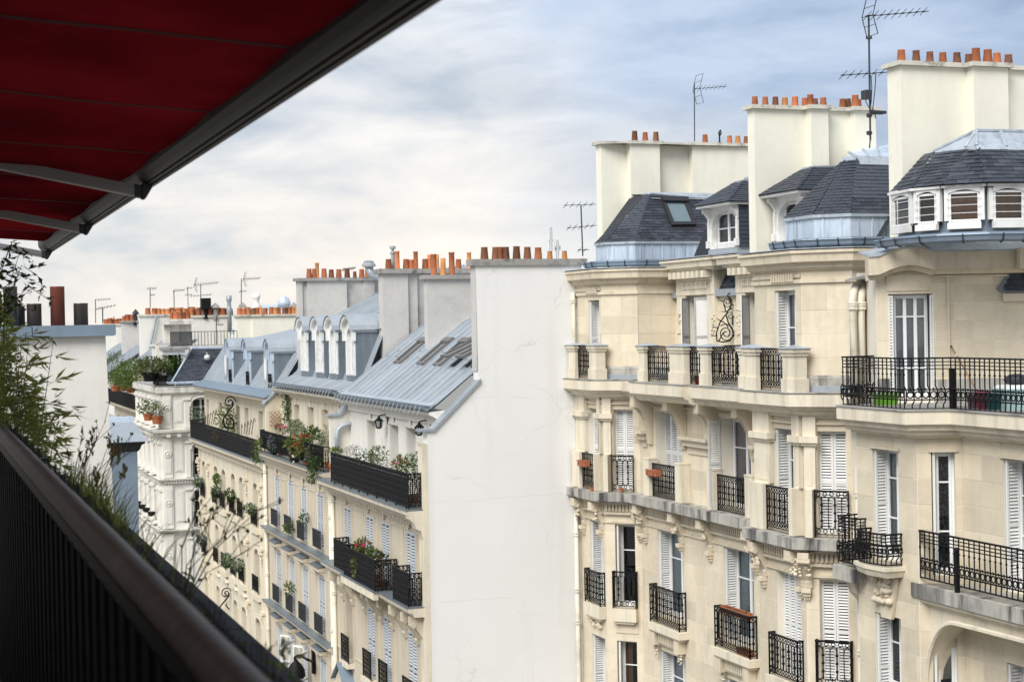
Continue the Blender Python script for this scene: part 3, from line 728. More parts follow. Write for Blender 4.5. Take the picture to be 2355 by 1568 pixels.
for (a0, a1) in ((-39.6, -39.05), (-36.9, -35.35), (-33.2, -32.7)):
    hood(br, FM, a0, a1, 16.98, .26, .16); br.fbox(FM, a0+.15, a1-.15, 16.62, 16.84, .012, .05); br.brk()
for a0, a1 in ((-38.68, -37.16), (-34.98, -33.49)): br.fbox(FM, a0-.1, a1+.1, 17.82, 17.88, .012, .12); dentils(br, FM, a0, a1, 17.68, 17.81, .012, .07, .1, .6); br.brk()
br.obj('bracket', 'stone_trim', R)
# third row: sills on small brackets
sb = MB()
for fr, a0, a1, d in ((FA, -41.6, -40.46, .2), (C1, .22, .92, .2), (FM, -38.92, -36.92, .30), (FM, -35.22, -33.25, .30), (FA, -31.3, -29.95, .22), (C2, .2, .98, .2)):
    sb.fbox(fr, a0, a1, 11.84, 12.02 if fr is FM else 12.18, .01, d)
    sb.fbox(fr, a0+.08, a1-.08, 11.77, 11.84, .01, d*.75); sb.brk()
sb.obj('window_sill', 'stone_pale', R)
sb = MB(); cv = MB()
for a0, a1 in ((-38.72, -37.12), (-35.02, -33.45)):
    sb.fbox(FM, a0, a1, 11.46, 11.77, .012, .10); dentils(sb, FM, a0+.25, a1-.25, 11.52, 11.74, .10, .15, .1, .6)
    for a in (a0+.1, a1-.1): sb.fbox(FM, a-.12, a+.12, 11.44, 11.77, .01, .25); carved(cv, FM, a, .22, 11.3, .28, .12, int(a*7) % 91, 14); cv.brk()
    sb.brk()
carved(cv, FA, -41.05, .8, 11.72, .34, .03, 9, 40)
sb.fbox(C1, .26, .92, 11.5, 11.9, .01, .03)
sb.obj('sill_bracket', 'stone_trim', R); cv.obj('carving', 'stone_trim', R, kind='stuff')
# windows of the three rows
def closed(fr, o, n=2, d=-.2): shutters_closed(R, fr, o[0], o[1], o[2], o[3], d, n)
def opened(fr, o, cur=None, fold=.30, leaves=2):
    shutter_folded(R, fr, o[0]+.05, o[2]+.03, o[3]-.03, -.03, -.03-fold)
    window(R, fr, o[0]+.02, o[1]-.02, o[2], o[3], -.34, leaves, (.68,), cur)
closed(FA, opsA1[0]); closed(C1, opsC1[0]); shutters_closed(R, FM, *opsM[0], -.30, 4); window(R, FM, opsM[3][0]+.02, opsM[3][1]-.02, opsM[3][2], opsM[3][3], -.30, 2, (.68,), ('curtain_pink', .35)); shutter_folded(R, FM, opsM[3][1]-.05, opsM[3][2], opsM[3][3]-.03, -.02, -.28, -1); opened(FA, opsA2[0], None); closed(C2, opsC2[0])
louv = MB(); sl_ = MB(); louvre(louv, sl_, FM.P(-35.02, .02, 15.45), Vector((-.93, -.12, 0)).normalized(), Vector((-.12, -.93, 0)).normalized(), .36, 2.1)
s_ = louv.obj('shutter', 'shutter_paint', R); sl_.obj('louvre_slats', 'shutter_paint', s_, kind='stuff')
opened(FA, opsA1[1], None); opened(C1, opsC1[1], None, .12, 1); opened(FM, opsM[1], 'curtain_blue'); opened(FM, opsM[4], 'curtain_blue'); closed(FA, opsA2[1], 4); closed(C2, opsC2[1])
opened(FA, opsA1[2], 'curtain'); opened(C1, opsC1[2], ('curtain_brown', .5), .08, 1); opened(FM, opsM[2], 'curtain_blue'); opened(FM, opsM[5], 'curtain_blue'); opened(FA, opsA2[2]); closed(C2, opsC2[2])
# guards
def guard(bld, path, z0, z1, fn=rail_scroll, mt='iron', **kw):
    mb = MB(); fn(mb, path, z0, z1, **kw); return mb.obj('railing', mt, bld)
def rect(fr, a0, a1, d, back=.02): return [fr.P(a0, back, 0), fr.P(a0, d, 0), fr.P(a1, d, 0), fr.P(a1, back, 0)]
guard(R, [FA.P(-41.5, .18, 0), FA.P(-40.58, .18, 0)], 15.45, 16.36); guard(R, [C1.P(.26, .1, 0), C1.P(.88, .1, 0)], 15.42, 16.36, pitch=.155)
guard(R, [FM.P(FM.A(Zc(810, 900), .17), .17, 0), FM.P(FM.A(Zc(1010, 900), .17), .17, 0)], 15.39, 16.25); guard(R, [FM.P(FM.A(Zc(1392, 1000), .17), .17, 0), FM.P(FM.A(Zc(1632, 1000), .17), .17, 0)], 15.39, 16.25)
guard(R, [FA.P(-31.12, .2, 0), FA.P(-30.14, .2, 0)], 15.45, 16.36); guard(R, [C2.P(.24, .1, 0), C2.P(.95, .1, 0)], 15.42, 16.36, pitch=.155)
guard(R, rect(FA, -41.55, -40.5, .16), 12.24, 13.12); guard(R, rect(C1, .24, .9, .14), 12.25, 13.2, pitch=.155); guard(R, rect(FM, -38.78, -37.06, .21), 12.08, 13.03); guard(R, rect(FM, -35.1, -33.36, .21), 12.08, 13.03)
guard(R, rect(FA, -31.2, -30.0, .16), 12.24, 13.12); guard(R, rect(C2, .22, .96, .14), 12.25, 13.2, pitch=.155)
# ---- top floor
top = MB(); w1 = (-41.3, -40.55, 18.5, 20.6); w5 = (-30.98, -30.1, 18.5, 20.6); w3 = (-38.8, -37.55, 18.5, 20.62); w4 = (-35.5, -34.25, 18.5, 20.62)
S1 = FY(39.64); S2 = FY(29.08)
tsegs = [(FA, -YB, -40.42, [w1]), (C1, 0, CL, []), (S1, XM, 19.62, []), (FT, -39.64, -32.6, [w3, w4]), (C0, 0, CL, []), (FA, -31.87, -29.85, [w5]), (C2, 0, CL, []), (S2, XM, 19.0, [])]
for fr, a0, a1, ops in tsegs: wall_grid(top, fr, a0, a1, 18.3, 21.2 if fr is not FT else 20.75, ops, .34)
top.quad((XR, YB, 18.1), (XR, YB, 21.2), (24, YB, 21.2), (24, YB, 18.1))
wt = top.obj('wall', 'mortar', R)
for fr, a0, a1, ops in tsegs: 
    if fr is not C0: ashlar(wt, R, fr, a0, a1, 18.42, 21.15 if fr is not FT else 20.7, ops, ch=.5, bl=1.1, limit=290, zoff=.0)
corn = [(-.05, 21.44), (.34, 21.42), (.34, 21.36), (.30, 21.34), (.28, 21.18), (.16, 21.14), (.14, 21.06), (.05, 21.0), (-.05, 20.98)]
mb = MB(); pth1 = [(XR, YB-.003), (XR, 40.42), (XM, 39.67), (19.7, 39.64)]; pth2 = [(XM, 32.62), (XR, 31.87), (XR, 29.85), (XM, 29.1), (XM+.4, 29.08)]
for pth in (pth1, pth2):
    sweep(mb, pth, corn)
    sweep(mb, pth, [(.01, 20.82), (.06, 20.82), (.06, 20.74), (.01, 20.72)]); sweep(mb, pth[:2] if pth is pth1 else pth[1:3], [(.012, 20.93), (.05, 20.93), (.05, 20.86), (.012, 20.86)])
    dentils(mb, FA, *((-41.3, -40.55) if pth is pth1 else (-31.0, -30.05)), 20.78, 20.94, .06, .10, .1, .6); mb.brk()
mb.obj('cornice', 'stone_trim', R)
mb = MB()
for pth in (pth1, pth2):
    q = offset(pth, .36); mb.prism([(*p, 21.445) for p in q]+[(p[0]+.5, p[1]+.3, 21.445) for p in reversed(pth)], (0, 0, .02))
mb.obj('lead_sheet', 'lead', R)
# stone dormers of the set-back centre
for (o, a0, a1) in ((w3, -39.3, -37.1), (w4, -35.95, -33.8)):
    mb = MB()
    sweep(mb, [FT.P(a0-.15, -.8, 0), FT.P(a0-.15, .14, 0), FT.P(a1+.15, .14, 0), FT.P(a1+.15, -1.1, 0)], [(-.02, 21.62), (.36, 21.60), (.36, 21.54), (.31, 21.52), (.29, 21.38), (.2, 21.35), (.18, 21.3), (-.02, 21.28)])
    mb.fbox(FT, a0, a1, 20.66, 21.3, -.9, .15); mb.fbox(FT, a0, o[0], 18.45, 20.66, .0, .13); mb.fbox(FT, o[1], a1, 18.45, 20.66, .0, .13)
    dentils(mb, FT, a0+.02, a1-.02, 21.1, 21.28, .15, .42, .27, .5); mb.fbox(FT, a0+.1, a1-.1, 21.04, 21.08, .15, .2); dentils(mb, FT, o[0]-.1, o[1]+.1, 20.82, 20.96, .15, .19, .1, .6); mb.fbox(FT, o[0]-.12, o[1]+.12, 20.96, 20.99, .15, .2)
    mb.obj('dormer', 'stone_pale', R)
    cv = MB(); carved(cv, FT, a1-.12, .2, 19.95, .7, .13, int(a0*3) % 50, 18); cv.brk(); carved(cv, FT, a0+.12, .2, 19.95, .7, .13, int(a0*5) % 50, 18); cv.obj('carving', 'stone_trim', R, kind='stuff')
    mb = MB(); mb.prism([FT.P(a0-.55, -.9, 21.625), FT.P(a0-.53, .52, 21.625), FT.P(a1+.53, .52, 21.625), FT.P(a1+.55, -1.3, 21.625)], (0, 0, .025)); mb.obj('lead_sheet', 'lead', R)
def open_flap(fr, a, z0, z1, ang, w, sgn):
    """shutter leaf standing out from the wall on its hinge"""
    U = fr.u3*(sgn*math.cos(ang))+fr.n3*math.sin(ang); Nn = Vector((U.y, -U.x, 0))
    mb, sl = MB(), MB(); louvre(mb, sl, fr.P(a, .02, z0), U, Nn, w, z1-z0); s_ = mb.obj('shutter', 'shutter_paint', R); sl.obj('louvre_slats', 'shutter_paint', s_, kind='stuff')
    b_ = MB(); o_ = V(fr.P(a, .02, z0)); b_.prism([o_, o_+U*w, o_+U*w+Vector((0, 0, z1-z0)), o_+Vector((0, 0, z1-z0))], Nn*.006); b_.obj('shutter_back', 'shutter_paint', s_)
shutter_folded(R, FA, w1[0]+.05, w1[2], w1[3]-.03, -.02, -.26); window(R, FA, w1[0]+.02, w1[1]-.02, w1[2], w1[3], -.28, 2, (.62,), 'curtain_blue')
shutter_folded(R, FA, w5[0]+.05, w5[2], w5[3]-.03, -.02, -.26); window(R, FA, w5[0]+.02, w5[1]-.02, w5[2], w5[3], -.28, 2, (.62,), 'curtain')
for o in (w3, w4):
    window(R, FT, o[0]+.02, o[1]-.02, o[2], o[3], -.12, 2, (.6,), None)
    open_flap(FT, o[0]+.02, o[2], o[3]-.03, math.radians(55), .42, 1); open_flap(FT, o[1]-.02, o[2], o[3]-.03, math.radians(70), .42, -1)
# pedestals and guards of the top balcony
pd = MB(); pc = MB()
def pedestal(x0, x1, y0, y1):
    pd.box(x0, x1, y0, y1, 18.43, 18.72); pd.box(x0+.03, x1-.03, y0+.03, y1-.03, 18.72, 19.2); pd.box(x0+.0, x1-.0, y0, y1, 19.2, 19.27); pd.box(x0-.03, x1+.03, y0-.03, y1+.03, 19.27, 19.36)
    pd.brk(); cx_, cy_ = (x0+x1)/2, (y0+y1)/2; pc.brk()
    for (p, q) in (((x0-.06, y0-.06), (x1+.06, y0-.06)), ((x1+.06, y0-.06), (x1+.06, y1+.06)), ((x1+.06, y1+.06), (x0-.06, y1+.06)), ((x0-.06, y1+.06), (x0-.06, y0-.06))):
        pc.quad((*p, 19.362), (*q, 19.362), (cx_, cy_, 19.43), (cx_, cy_, 19.431))
    pc.prism([(x0-.06, y0-.06, 19.355), (x1+.06, y0-.06, 19.355), (x1+.06, y1+.06, 19.355), (x0-.06, y1+.06, 19.355)], (0, 0, .008))
for x0, x1, y0, y1 in ((17.38, 17.72, 41.55, 42.1), (17.38, 17.72, 40.1, 40.62), (17.72, 18.1, 37.75, 38.15), (17.66, 18.1, 35.35, 36.2), (17.72, 18.1, 34.2, 34.65), (17.66, 18.15, 31.95, 32.6), (17.34, 17.7, 31.2, 31.75), (17.34, 17.7, 29.55, 30.1)): pedestal(x0, x1, y0, y1)
pd.obj('pedestal', 'stone_pale', R); pc.obj('pedestal_cap', 'lead', R)
for y0, y1, x in ((41.55, 40.62, 17.5), (37.75, 36.2, 17.85), (35.35, 34.65, 17.85), (34.2, 32.6, 17.85), (31.2, 30.1, 17.48)): guard(R, [(x, y0), (x, y1)], 18.5, 19.36)
guard(R, [(17.95, 35.5), (19.55, 35.5)], 18.5, 19.36)
mb = MB(); sweep(mb, [(XR, 40.42), (XM, 39.67), (19.55, 39.64)], [(.01, 18.43), (.07, 18.43), (.07, 18.72), (.03, 18.78), (.01, 18.78)]); mb.brk(); sweep(mb, [(XR, 29.85), (XM, 29.1), (XM+.4, 29.08)], [(.01, 18.43), (.07, 18.43), (.07, 18.72), (.03, 18.78), (.01, 18.78)]); mb.obj('plinth', 'stone_grey', R)
mb = MB(); sweep(mb, [(XR, 40.42), (XM, 39.67), (19.55, 39.64)], [(.07, 18.43), (.10, 18.43), (.10, 18.55), (.07, 18.56)]); mb.brk(); sweep(mb, [(XR, 29.85), (XM, 29.1), (XM+.4, 29.08)], [(.07, 18.43), (.10, 18.43), (.10, 18.55), (.07, 18.56)]); mb.obj('zinc_upstand', 'zinc', R)
# wrought-iron scroll screen between the two dormers
sc_ = MB(); ux, uz = Vector((1, 0, 0)), Vector((0, 0, 1))
def spiral(c, r0, r1, turns, a0, t=.016):
    n = int(20*turns)+4; c = V(c)
    return sc_.tube([c+ux*((r0+(r1-r0)*i/n)*math.cos(a0+turns*2*math.pi*i/n))+uz*((r0+(r1-r0)*i/n)*math.sin(a0+turns*2*math.pi*i/n)) for i in range(n+1)], t, 4)
yq = 36.3
def sp(u, v): q = ony(Zb(u, v), yq); return Vector(q)
spiral(sp(1465, 745), .03, .24, 2.2, 1.0); spiral(sp(1475, 468), .02, .15, 1.9, 2.2, .013); spiral(sp(1502, 592), .02, .12, 1.6, .5, .011)
for pts in ([(1385, 815), (1380, 740), (1415, 640), (1470, 570), (1510, 500), (1505, 450), (1480, 410), (1485, 390), (1510, 385), (1512, 405)], [(1445, 480), (1465, 555), (1500, 530), (1520, 520)], [(1470, 590), (1485, 650), (1525, 720), (1530, 770), (1500, 815), (1440, 825), (1385, 815)], [(1440, 740), (1400, 815)], [(1525, 600), (1522, 670)]):
    sc_.tube([sp(*p) for p in pts], .018, 5)
for (a, b) in (((1425, 640), (1378, 610)), ((1395, 700), (1335, 680)), ((1385, 765), (1328, 775)), ((1445, 462), (1398, 450)), ((1460, 552), (1418, 550)), ((1510, 492), (1555, 492)), ((1525, 595), (1560, 595)), ((1530, 735), (1560, 735)), ((1530, 760), (1560, 760)), ((1430, 640), (1465, 660)), ((1485, 690), (1440, 640))):
    sc_.tube([sp(*a), sp(*b)], [.02, .006], 4)
sc_.obj('scroll_screen', 'iron', R)
# mansard of the centre: slates rising behind the dormers
rf = MB(); rf.quad((19.62, 39.6, 20.7), (19.62, 32.6, 20.7), (20.9, 32.6, 23.2), (20.9, 39.6, 23.2)); rf.quad((20.9, 39.6, 23.2), (20.9, 32.6, 23.2), (23.5, 32.6, 24.0), (23.5, 39.6, 24.0))
rf.quad((19.0, 31.9, 21.45), (19.0, 29.0, 21.45), (19.6, 29.0, 22.3), (19.6, 31.9, 22.3))
roof = rf.obj('roof', 'slate_back', R)
zt = MB(); zt.fbox(FT, -37.15, -35.9, 20.60, 20.78, .02, .12); zt.fbox(FT, -39.62, -39.25, 20.60, 20.76, .02, .12)
zt.obj('flashing', 'zinc', R)
slates(roof, R, FT.P(-37.1, .0, 20.75), FT.P(-35.95, .0, 20.75), (20.75, 35.95, 22.9), (20.75, 37.1, 22.9), limit=60)
slates(roof, R, FT.P(-39.64, .0, 20.75), FT.P(-39.28, .0, 20.75), (20.0, 39.28, 21.4), (20.0, 39.64, 21.4), limit=66)
# pavilion roofs on the bays: zinc drum, slates, zinc ridge
def pavilion(eave, topl, zf, ze, zt_, gut, lim, mt='zinc_light'):
    mb = MB()
    for i in range(len(eave)-1):
        p, q = eave[i], eave[i+1]; mb.quad((*p, zf), (*q, zf), (*q, ze), (*p, ze))
        fr = Fr(p, np.array(q)-np.array(p)); L = float(np.linalg.norm(np.array(q)-np.array(p))); n = max(1, int(L/.33))
        for k in range(n): a = (k+.5)*L/n; mb.fbox(fr, a-.012, a+.012, zf, ze, 0, .02)
    dr = mb.obj('zinc_drum', mt, R)
    mb = MB(); path = eave; sweep(mb, path, [(.0, ze-.06), (.05, ze-.06), (.05, ze+.012), (0, ze+.012)]); mb.obj('zinc_edge', 'lead', dr)
    mb = MB(); q = offset(gut, 0); 
    sweep(mb, gut, [(.0, zf+.02), (.0, zf-.11), (.05, zf-.16), (.12, zf-.17), (.18, zf-.13), (.20, zf-.04), (.225, zf-.03), (.215, zf-.01), (.18, zf-.01), (.15, zf-.1), (.1, zf-.13), (.04, zf-.1), (.02, zf+.02)])
    gt = mb.obj('gutter', 'zinc_blue', R)
    mb = MB()
    for fr, L in plan_walk(gut):
        for k in range(max(1, int(L/.42))):
            a = (k+.5)*L/max(1, int(L/.42)); mb.tube([fr.P(a, .0, zf-.13), fr.P(a, .1, zf-.185), fr.P(a, .2, zf-.14), fr.P(a, .232, zf-.0)], .014, 4)
    mb.obj('gutter_bracket', 'iron_grey', gt, kind='stuff')
    return dr
e1 = [(17.98, 41.3), (17.95, 40.5), (18.55, 39.95), (21.2, 39.9)]; g1 = [(17.82, 41.4), (17.8, 40.5), (18.5, 39.8), (19.9, 39.75)]
pavilion(e1, None, 21.66, 22.17, 23.4, g1, 0)
rt = MB(); T = [Vector(ony(Za(750, 848), 40.9)), Vector(ony(Za(790, 845), 40.75)), Vector(ony(Za(1440, 858), 40.75))]
P_ = [Vector((*p, 22.17)) for p in e1]
SH = Vector((.07, .07, -.06)); rt.poly([P_[0]+SH, P_[1]+SH, T[0]+SH]); rt.poly([P_[1]+SH, P_[2]+SH, T[0]+SH]); rt.poly([P_[2]+SH, T[1]+SH, T[0]+SH]); rt.poly([P_[2]+SH, P_[3]+SH, T[2]+SH, T[1]+SH]); rt.poly([P_[0], T[0], (T[0].x, 42.0, T[0].z)]); rt.poly([T[0], T[1], T[2], (T[2].x, 42.1, T[2].z+.1), (T[0].x, 42.1, T[0].z+.1)])
roof = rt.obj('roof', 'slate_back', R)
slates(roof, R, P_[2]+Vector((0, -.04, 0)), P_[3]+Vector((0, -.04, 0)), T[2], T[1], limit=215)
slates(roof, R, P_[1]+Vector((-.02, -.04, 0)), P_[2]+Vector((-.02, -.04, 0)), T[1], T[0], limit=235)
slates(roof, R, P_[0]+Vector((-.04, 0, 0)), P_[1]+Vector((-.04, 0, 0)), T[0]+Vector((0, 0, 0)), T[0]+Vector((-.0, .25, 0)), limit=240)
rg = MB(); rg.prism([T[0]+Vector((-.05, -.12, -.13)), T[1]+Vector((0, -.15, -.13)), T[2]+Vector((0, -.15, -.13)), T[2]+Vector((0, -.02, .03)), T[1]+Vector((0, -.02, .03)), T[0]+Vector((0, 0, .03))], (0, .12, .04)); rg.obj('zinc_ridge', 'lead', roof)
# roof window in the slates
F3 = [V(ony(Za(*q), 40.2)) for q in ((885, 905), (1090, 905), (1175, 1132), (970, 1132))]
nrm3 = (P_[3]-P_[2]).cross(T[1]-P_[2]).normalized()
def onplane(px, p0, n): d = Vector(ray(*px)); o = Vector(CAM); return o+d*((p0-o).dot(n)/d.dot(n))
Q = [onplane(Za(*q), P_[2], nrm3) for q in ((872, 895), (1105, 900), (1188, 1135), (968, 1138))]
G = [onplane(Za(*q), P_[2], nrm3) for q in ((918, 935), (1082, 935), (1152, 1110), (988, 1110))]
mb = MB(); h_ = nrm3*.12
for i in range(4):
    j = (i+1) % 4; mb.hexa([Q[i], Q[j], G[j], G[i], Q[i]+h_, Q[j]+h_, G[j]+h_, G[i]+h_])
up3 = (Q[0]-Q[3]).normalized(); mb.hexa([Q[0]+h_, Q[1]+h_, Q[1]-up3*.14+h_, Q[0]-up3*.14+h_, Q[0]+h_*1.6, Q[1]+h_*1.6, Q[1]-up3*.14+h_*1.5, Q[0]-up3*.14+h_*1.5])
sk = mb.obj('roof_window', 'iron_grey', R)
mb = MB(); mb.poly([p+h_*.8 for p in (G[3], G[2], G[1], G[0])]); mb.obj('pane', 'glass', sk)
mb = MB(); mb.poly([p+h_*.55 for p in (G[3], G[2], G[1], G[0])]); mb.obj('blind', 'curtain_blue', sk)
mb = MB(); r3 = (Q[2]-Q[3]).normalized(); mb.hexa([Q[3]-r3*.12+nrm3*.02, Q[2]+r3*.2+nrm3*.02, Q[2]+r3*.2-up3*.14+nrm3*.03, Q[3]-r3*.12-up3*.14+nrm3*.03, Q[3]-r3*.12+nrm3*.045, Q[2]+r3*.2+nrm3*.045, Q[2]+r3*.2-up3*.14+nrm3*.04, Q[3]-r3*.12-up3*.14+nrm3*.04]); mb.obj('flashing', 'iron_grey', sk)
# second pavilion
e2 = [(18.0, 30.95), (17.98, 29.7), (18.55, 29.2), (21.0, 29.15)]; g2 = [(17.84, 31.06), (17.82, 29.65), (18.45, 29.05), (19.3, 29.0)]
pavilion(e2, None, 21.66, 22.17, 23.5, g2, 0)
T2 = [Vector(onx(Ze(1130, 868), 19.2)), Vector(ony(Ze(1235, 855), 30.1)), Vector(ony(Ze(1500, 862), 30.1))]
T2[0] = Vector(ony(Ze(1130, 868), 30.5))
P2 = [Vector((*p, 22.17)) for p in e2]; rt = MB()
SH = Vector((.10, .10, -.08)); rt.poly([P2[0]+SH, P2[1]+SH, T2[0]+SH]); rt.poly([P2[1]+SH, P2[2]+SH, T2[0]+SH]); rt.poly([P2[2]+SH, T2[1]+SH, T2[0]+SH]); rt.poly([P2[2]+SH, P2[3]+SH, T2[2]+SH, T2[1]+SH]); rt.poly([P2[0], T2[0], T2[0]+Vector((.5, .7, 0)), P2[0]+Vector((.6, .5, 0))]); pass
roof2 = rt.obj('roof', 'slate_back', R)
slates(roof2, R, P2[2]+Vector((0, -.04, 0)), P2[3]+Vector((0, -.04, 0)), T2[2], T2[1], limit=285)
slates(roof2, R, P2[1]+Vector((-.02, -.04, 0)), P2[2]+Vector((-.02, -.04, 0)), T2[1], T2[0], limit=290)
slates(roof2, R, P2[0]+Vector((-.04, 0, 0)), P2[1]+Vector((-.04, 0, 0)), T2[0], T2[0]+Vector((.02, .1, 0)), limit=290)
rg = MB(); rg.prism([T2[0]+Vector((-.06, -.1, -.13)), T2[1]+Vector((0, -.14, -.13)), T2[2]+Vector((0, -.14, -.13)), T2[2]+Vector((0, -.02, .03)), T2[1]+Vector((0, -.02, .03)), T2[0]+Vector((0, 0, .03))], (0, .12, .05)); rg.obj('zinc_ridge', 'lead', roof2)
zq = [T2[0]+Vector((.12, .12, .02)), T2[1]+Vector((0, 0, .02)), T2[2]+Vector((0, 0, .02)), V(ony(Ze(1500, 738), 33.2)), V(ony(Ze(1165, 806), 33.2))]
zp = MB(); zp.poly(zq); zp.obj('zinc_flat', 'zinc_light', roof2)
zp = MB()
for k in range(4): zp.tube([zq[1].lerp(zq[2], k/3)+Vector((0, 0, .02)), zq[4].lerp(zq[3], k/3)+Vector((0, 0, .02))], .03, 5); zp.brk()
zp.obj('seam', 'lead', roof2)
# white timber dormers with slate hoods
def white_dormer(a0, a1, x, z0, z1, lim):
    fr = FX(x); mb = MB(); ac = (a0+a1)/2
    # arched opening: posts, header, spandrels
    mb.fbox(fr, a0, a0+.13, z0, z1, -.5, 0); mb.fbox(fr, a1-.13, a1, z0, z1, -.5, 0); mb.fbox(fr, a0+.13, a1-.13, z1-.10, z1, -.5, 0); mb.fbox(fr, a0+.13, a1-.13, z0, z0+.08, -.5, .05)
    b0, b1 = a0+.13, a1-.13; rz = z1-.44; n = 10
    arc = [((b0+b1)/2-(b1-b0)/2*math.cos(math.pi*k/n), rz+.33*math.sin(math.pi*k/n)) for k in range(n+1)]
    mb.prism([fr.P(b0, -.02, z1-.10)]+[fr.P(a, -.02, z) for a, z in arc[:n//2+1]]+[fr.P(ac, -.02, z1-.10)], -fr.n3*.2); mb.prism([fr.P(ac, -.02, z1-.10)]+[fr.P(a, -.02, z) for a, z in arc[n//2:]]+[fr.P(b1, -.02, z1-.10)], -fr.n3*.2)
    for a in (a0+.02, a1-.02):
        console(mb, fr, a, .09, z1-.02, .34, .20); mb.fbox(fr, a-.045, a+.045, z0+.05, z1-.34, 0, .05); mb.fbox(fr, a-.06, a+.06, z0+.04, z0+.22, 0, .09)
    mb.fbox(fr, a0-.12, a1+.12, z1, z1+.06, -.6, .32)
    d_ = mb.obj('dormer', 'old_paint', R)
    window(R, fr, b0+.02, b1-.02, z0+.08, z1-.11, -.16, 2, (.5,), None, fw=.04)
    hd = MB(); p = [V(fr.P(a0-.16, .36, z1+.06)), V(fr.P(a1+.16, .36, z1+.06)), V(fr.P(a1+.16, -1.2, z1+.06)), V(fr.P(a0-.16, -1.2, z1+.06))]
    t_ = [V(fr.P(ac-.25, -.45, z1+.62)), V(fr.P(ac+.25, -.45, z1+.62)), V(fr.P(ac+.25, -1.5, z1+.66)), V(fr.P(ac-.25, -1.5, z1+.66))]
    for i in range(4): hd.poly([p[i], p[(i+1) % 4], t_[(i+1) % 4], t_[i]])
    hd.poly(t_); h2 = hd.obj('roof', 'slate_back', d_ if False else R)
    slates(h2, R, p[0], p[1], t_[1], t_[0], limit=lim); slates(h2, R, p[1], p[2], t_[2], t_[1], limit=lim)
    rg = MB(); rg.prism([t_[0]+Vector((0, 0, .0)), t_[1], t_[2], t_[3]], (0, 0, .05)); rg.obj('zinc_ridge', 'lead', h2)
    ck_ = MB(); ck_.quad(fr.P(a1, 0, z0), fr.P(a1, -1.3, z0), fr.P(a1, -1.3, z1), fr.P(a1, 0, z1)); ck_.quad(fr.P(a0, -1.3, z0), fr.P(a0, 0, z0), fr.P(a0, 0, z1), fr.P(a0, -1.3, z1)); ck_.obj('dormer_cheek', 'slate_back', R)
    slates(h2, R, fr.P(a1+.02, 0, z0), fr.P(a1+.02, -1.2, z0), fr.P(a1+.02, -1.2, z1), fr.P(a1+.02, 0, z1), limit=lim)
    zb_ = MB(); zb_.fbox(fr, a0, a1, z0-.12, z0, -.4, .04); zb_.obj('flashing', 'zinc', R)
white_dormer(-37.2, -35.65, 19.4, 21.8, 22.86, 250); white_dormer(-33.22, -31.75, 19.06, 21.77, 22.82, 260)
# upper zinc and slate slope beside the tall stacks
us = MB(); q = [onx(Za(1270, 850), 20.9), onx(Za(1385, 715), 20.9), ]
us.quad((20.3, 39.0, 22.9), (20.3, 33.5, 22.9), (21.2, 33.5, 23.75), (21.2, 38.4, 23.75)); us.obj('roof', 'slate_back', R)
slates(bpy.data.objects[roof.name], R, (20.28, 39.0, 22.92), (20.28, 33.5, 22.92), (21.18, 33.5, 23.75), (21.18, 38.4, 23.75), limit=290)
us = MB(); us.prism([(21.15, 38.5, 23.75), (21.15, 33.5, 23.75), (22.6, 33.5, 24.05), (22.6, 38.5, 24.05)], (0, 0, .06)); us.obj('zinc_flat', 'lead', roof)
# party-wall chimneys
def stepped(x0, y, th, steps, x1): # outline with forward steps on the near side; outside on the right when walked
    pts = [(x0, y+th), (x0, y)]
    for (xa, xb, d) in steps: pts += [(xa, y), (xa, y-d), (xb, y-d), (xb, y)]
    return pts+[(x1, y), (x1, y+th)]
def prow(y, xs_, kinds, mats_, sc=1.0, th=.2):
    return [(x, y+random.uniform(-.03, .03), k, m_, sc*random.uniform(.93, 1.05)) for x, k, m_ in zip(xs_, kinds, mats_)]
tc_, td_, tp_ = 'terracotta', 'terracotta_dark', 'terracotta_pale'
X = lambda c, us_, y: [float(ony(c(u, 360), y)[0]) for u in us_]
chimney(R, stepped(18.57, YB+.01, .37, [(19.35, 20.28, .30), (21.35, 24.5, .25)], 24.5), 18.1, 25.06, pots=prow(41.95, X(Za, (650, 742, 835), 41.95), ['short']*3, [td_, tc_, td_], 1.05)+prow(42.1, X(Za, (1278, 1494, 1574, 1645, 1720), 42.1), ['short']*5, [tc_, tc_, tp_, td_, tc_]))
y2 = 33.35
chimney(R, stepped(18.617, y2, .32, [(19.98, 20.45, .28), (21.2, 21.78, .25)], 21.75), 21.4, 24.92, pots=prow(y2+.2, X(Ze, (430, 511, 591, 665, 742, 818, 905, 970), y2+.2), ['short']*8, [tc_, tc_, td_, tp_, tc_, tc_, td_, tc_])+prow(y2-.12, X(Ze, (865, 1210), y2-.12), ['short']*2, [tc_, tc_], 1.1)+prow(y2+.2, X(Ze, (1112, 1162, 1240), y2+.2), ['short']*3, [tc_, td_, tc_]))
hk = MB(); c_ = Vector((float(ony(Za(1408, 368), 42.1)[0]), 42.1, 25.15)); hk.tube([c_+Vector(q) for q in ((0, 0, 0), (0, 0, .22), (-.02, 0, .34), (.03, 0, .40), (.05, 0, .32), (.01, 0, .24))], .025, 5); hk.lathe(c_, [(.06, 0), (.06, .04)], 8); hk.obj('iron_hook', 'iron', R)
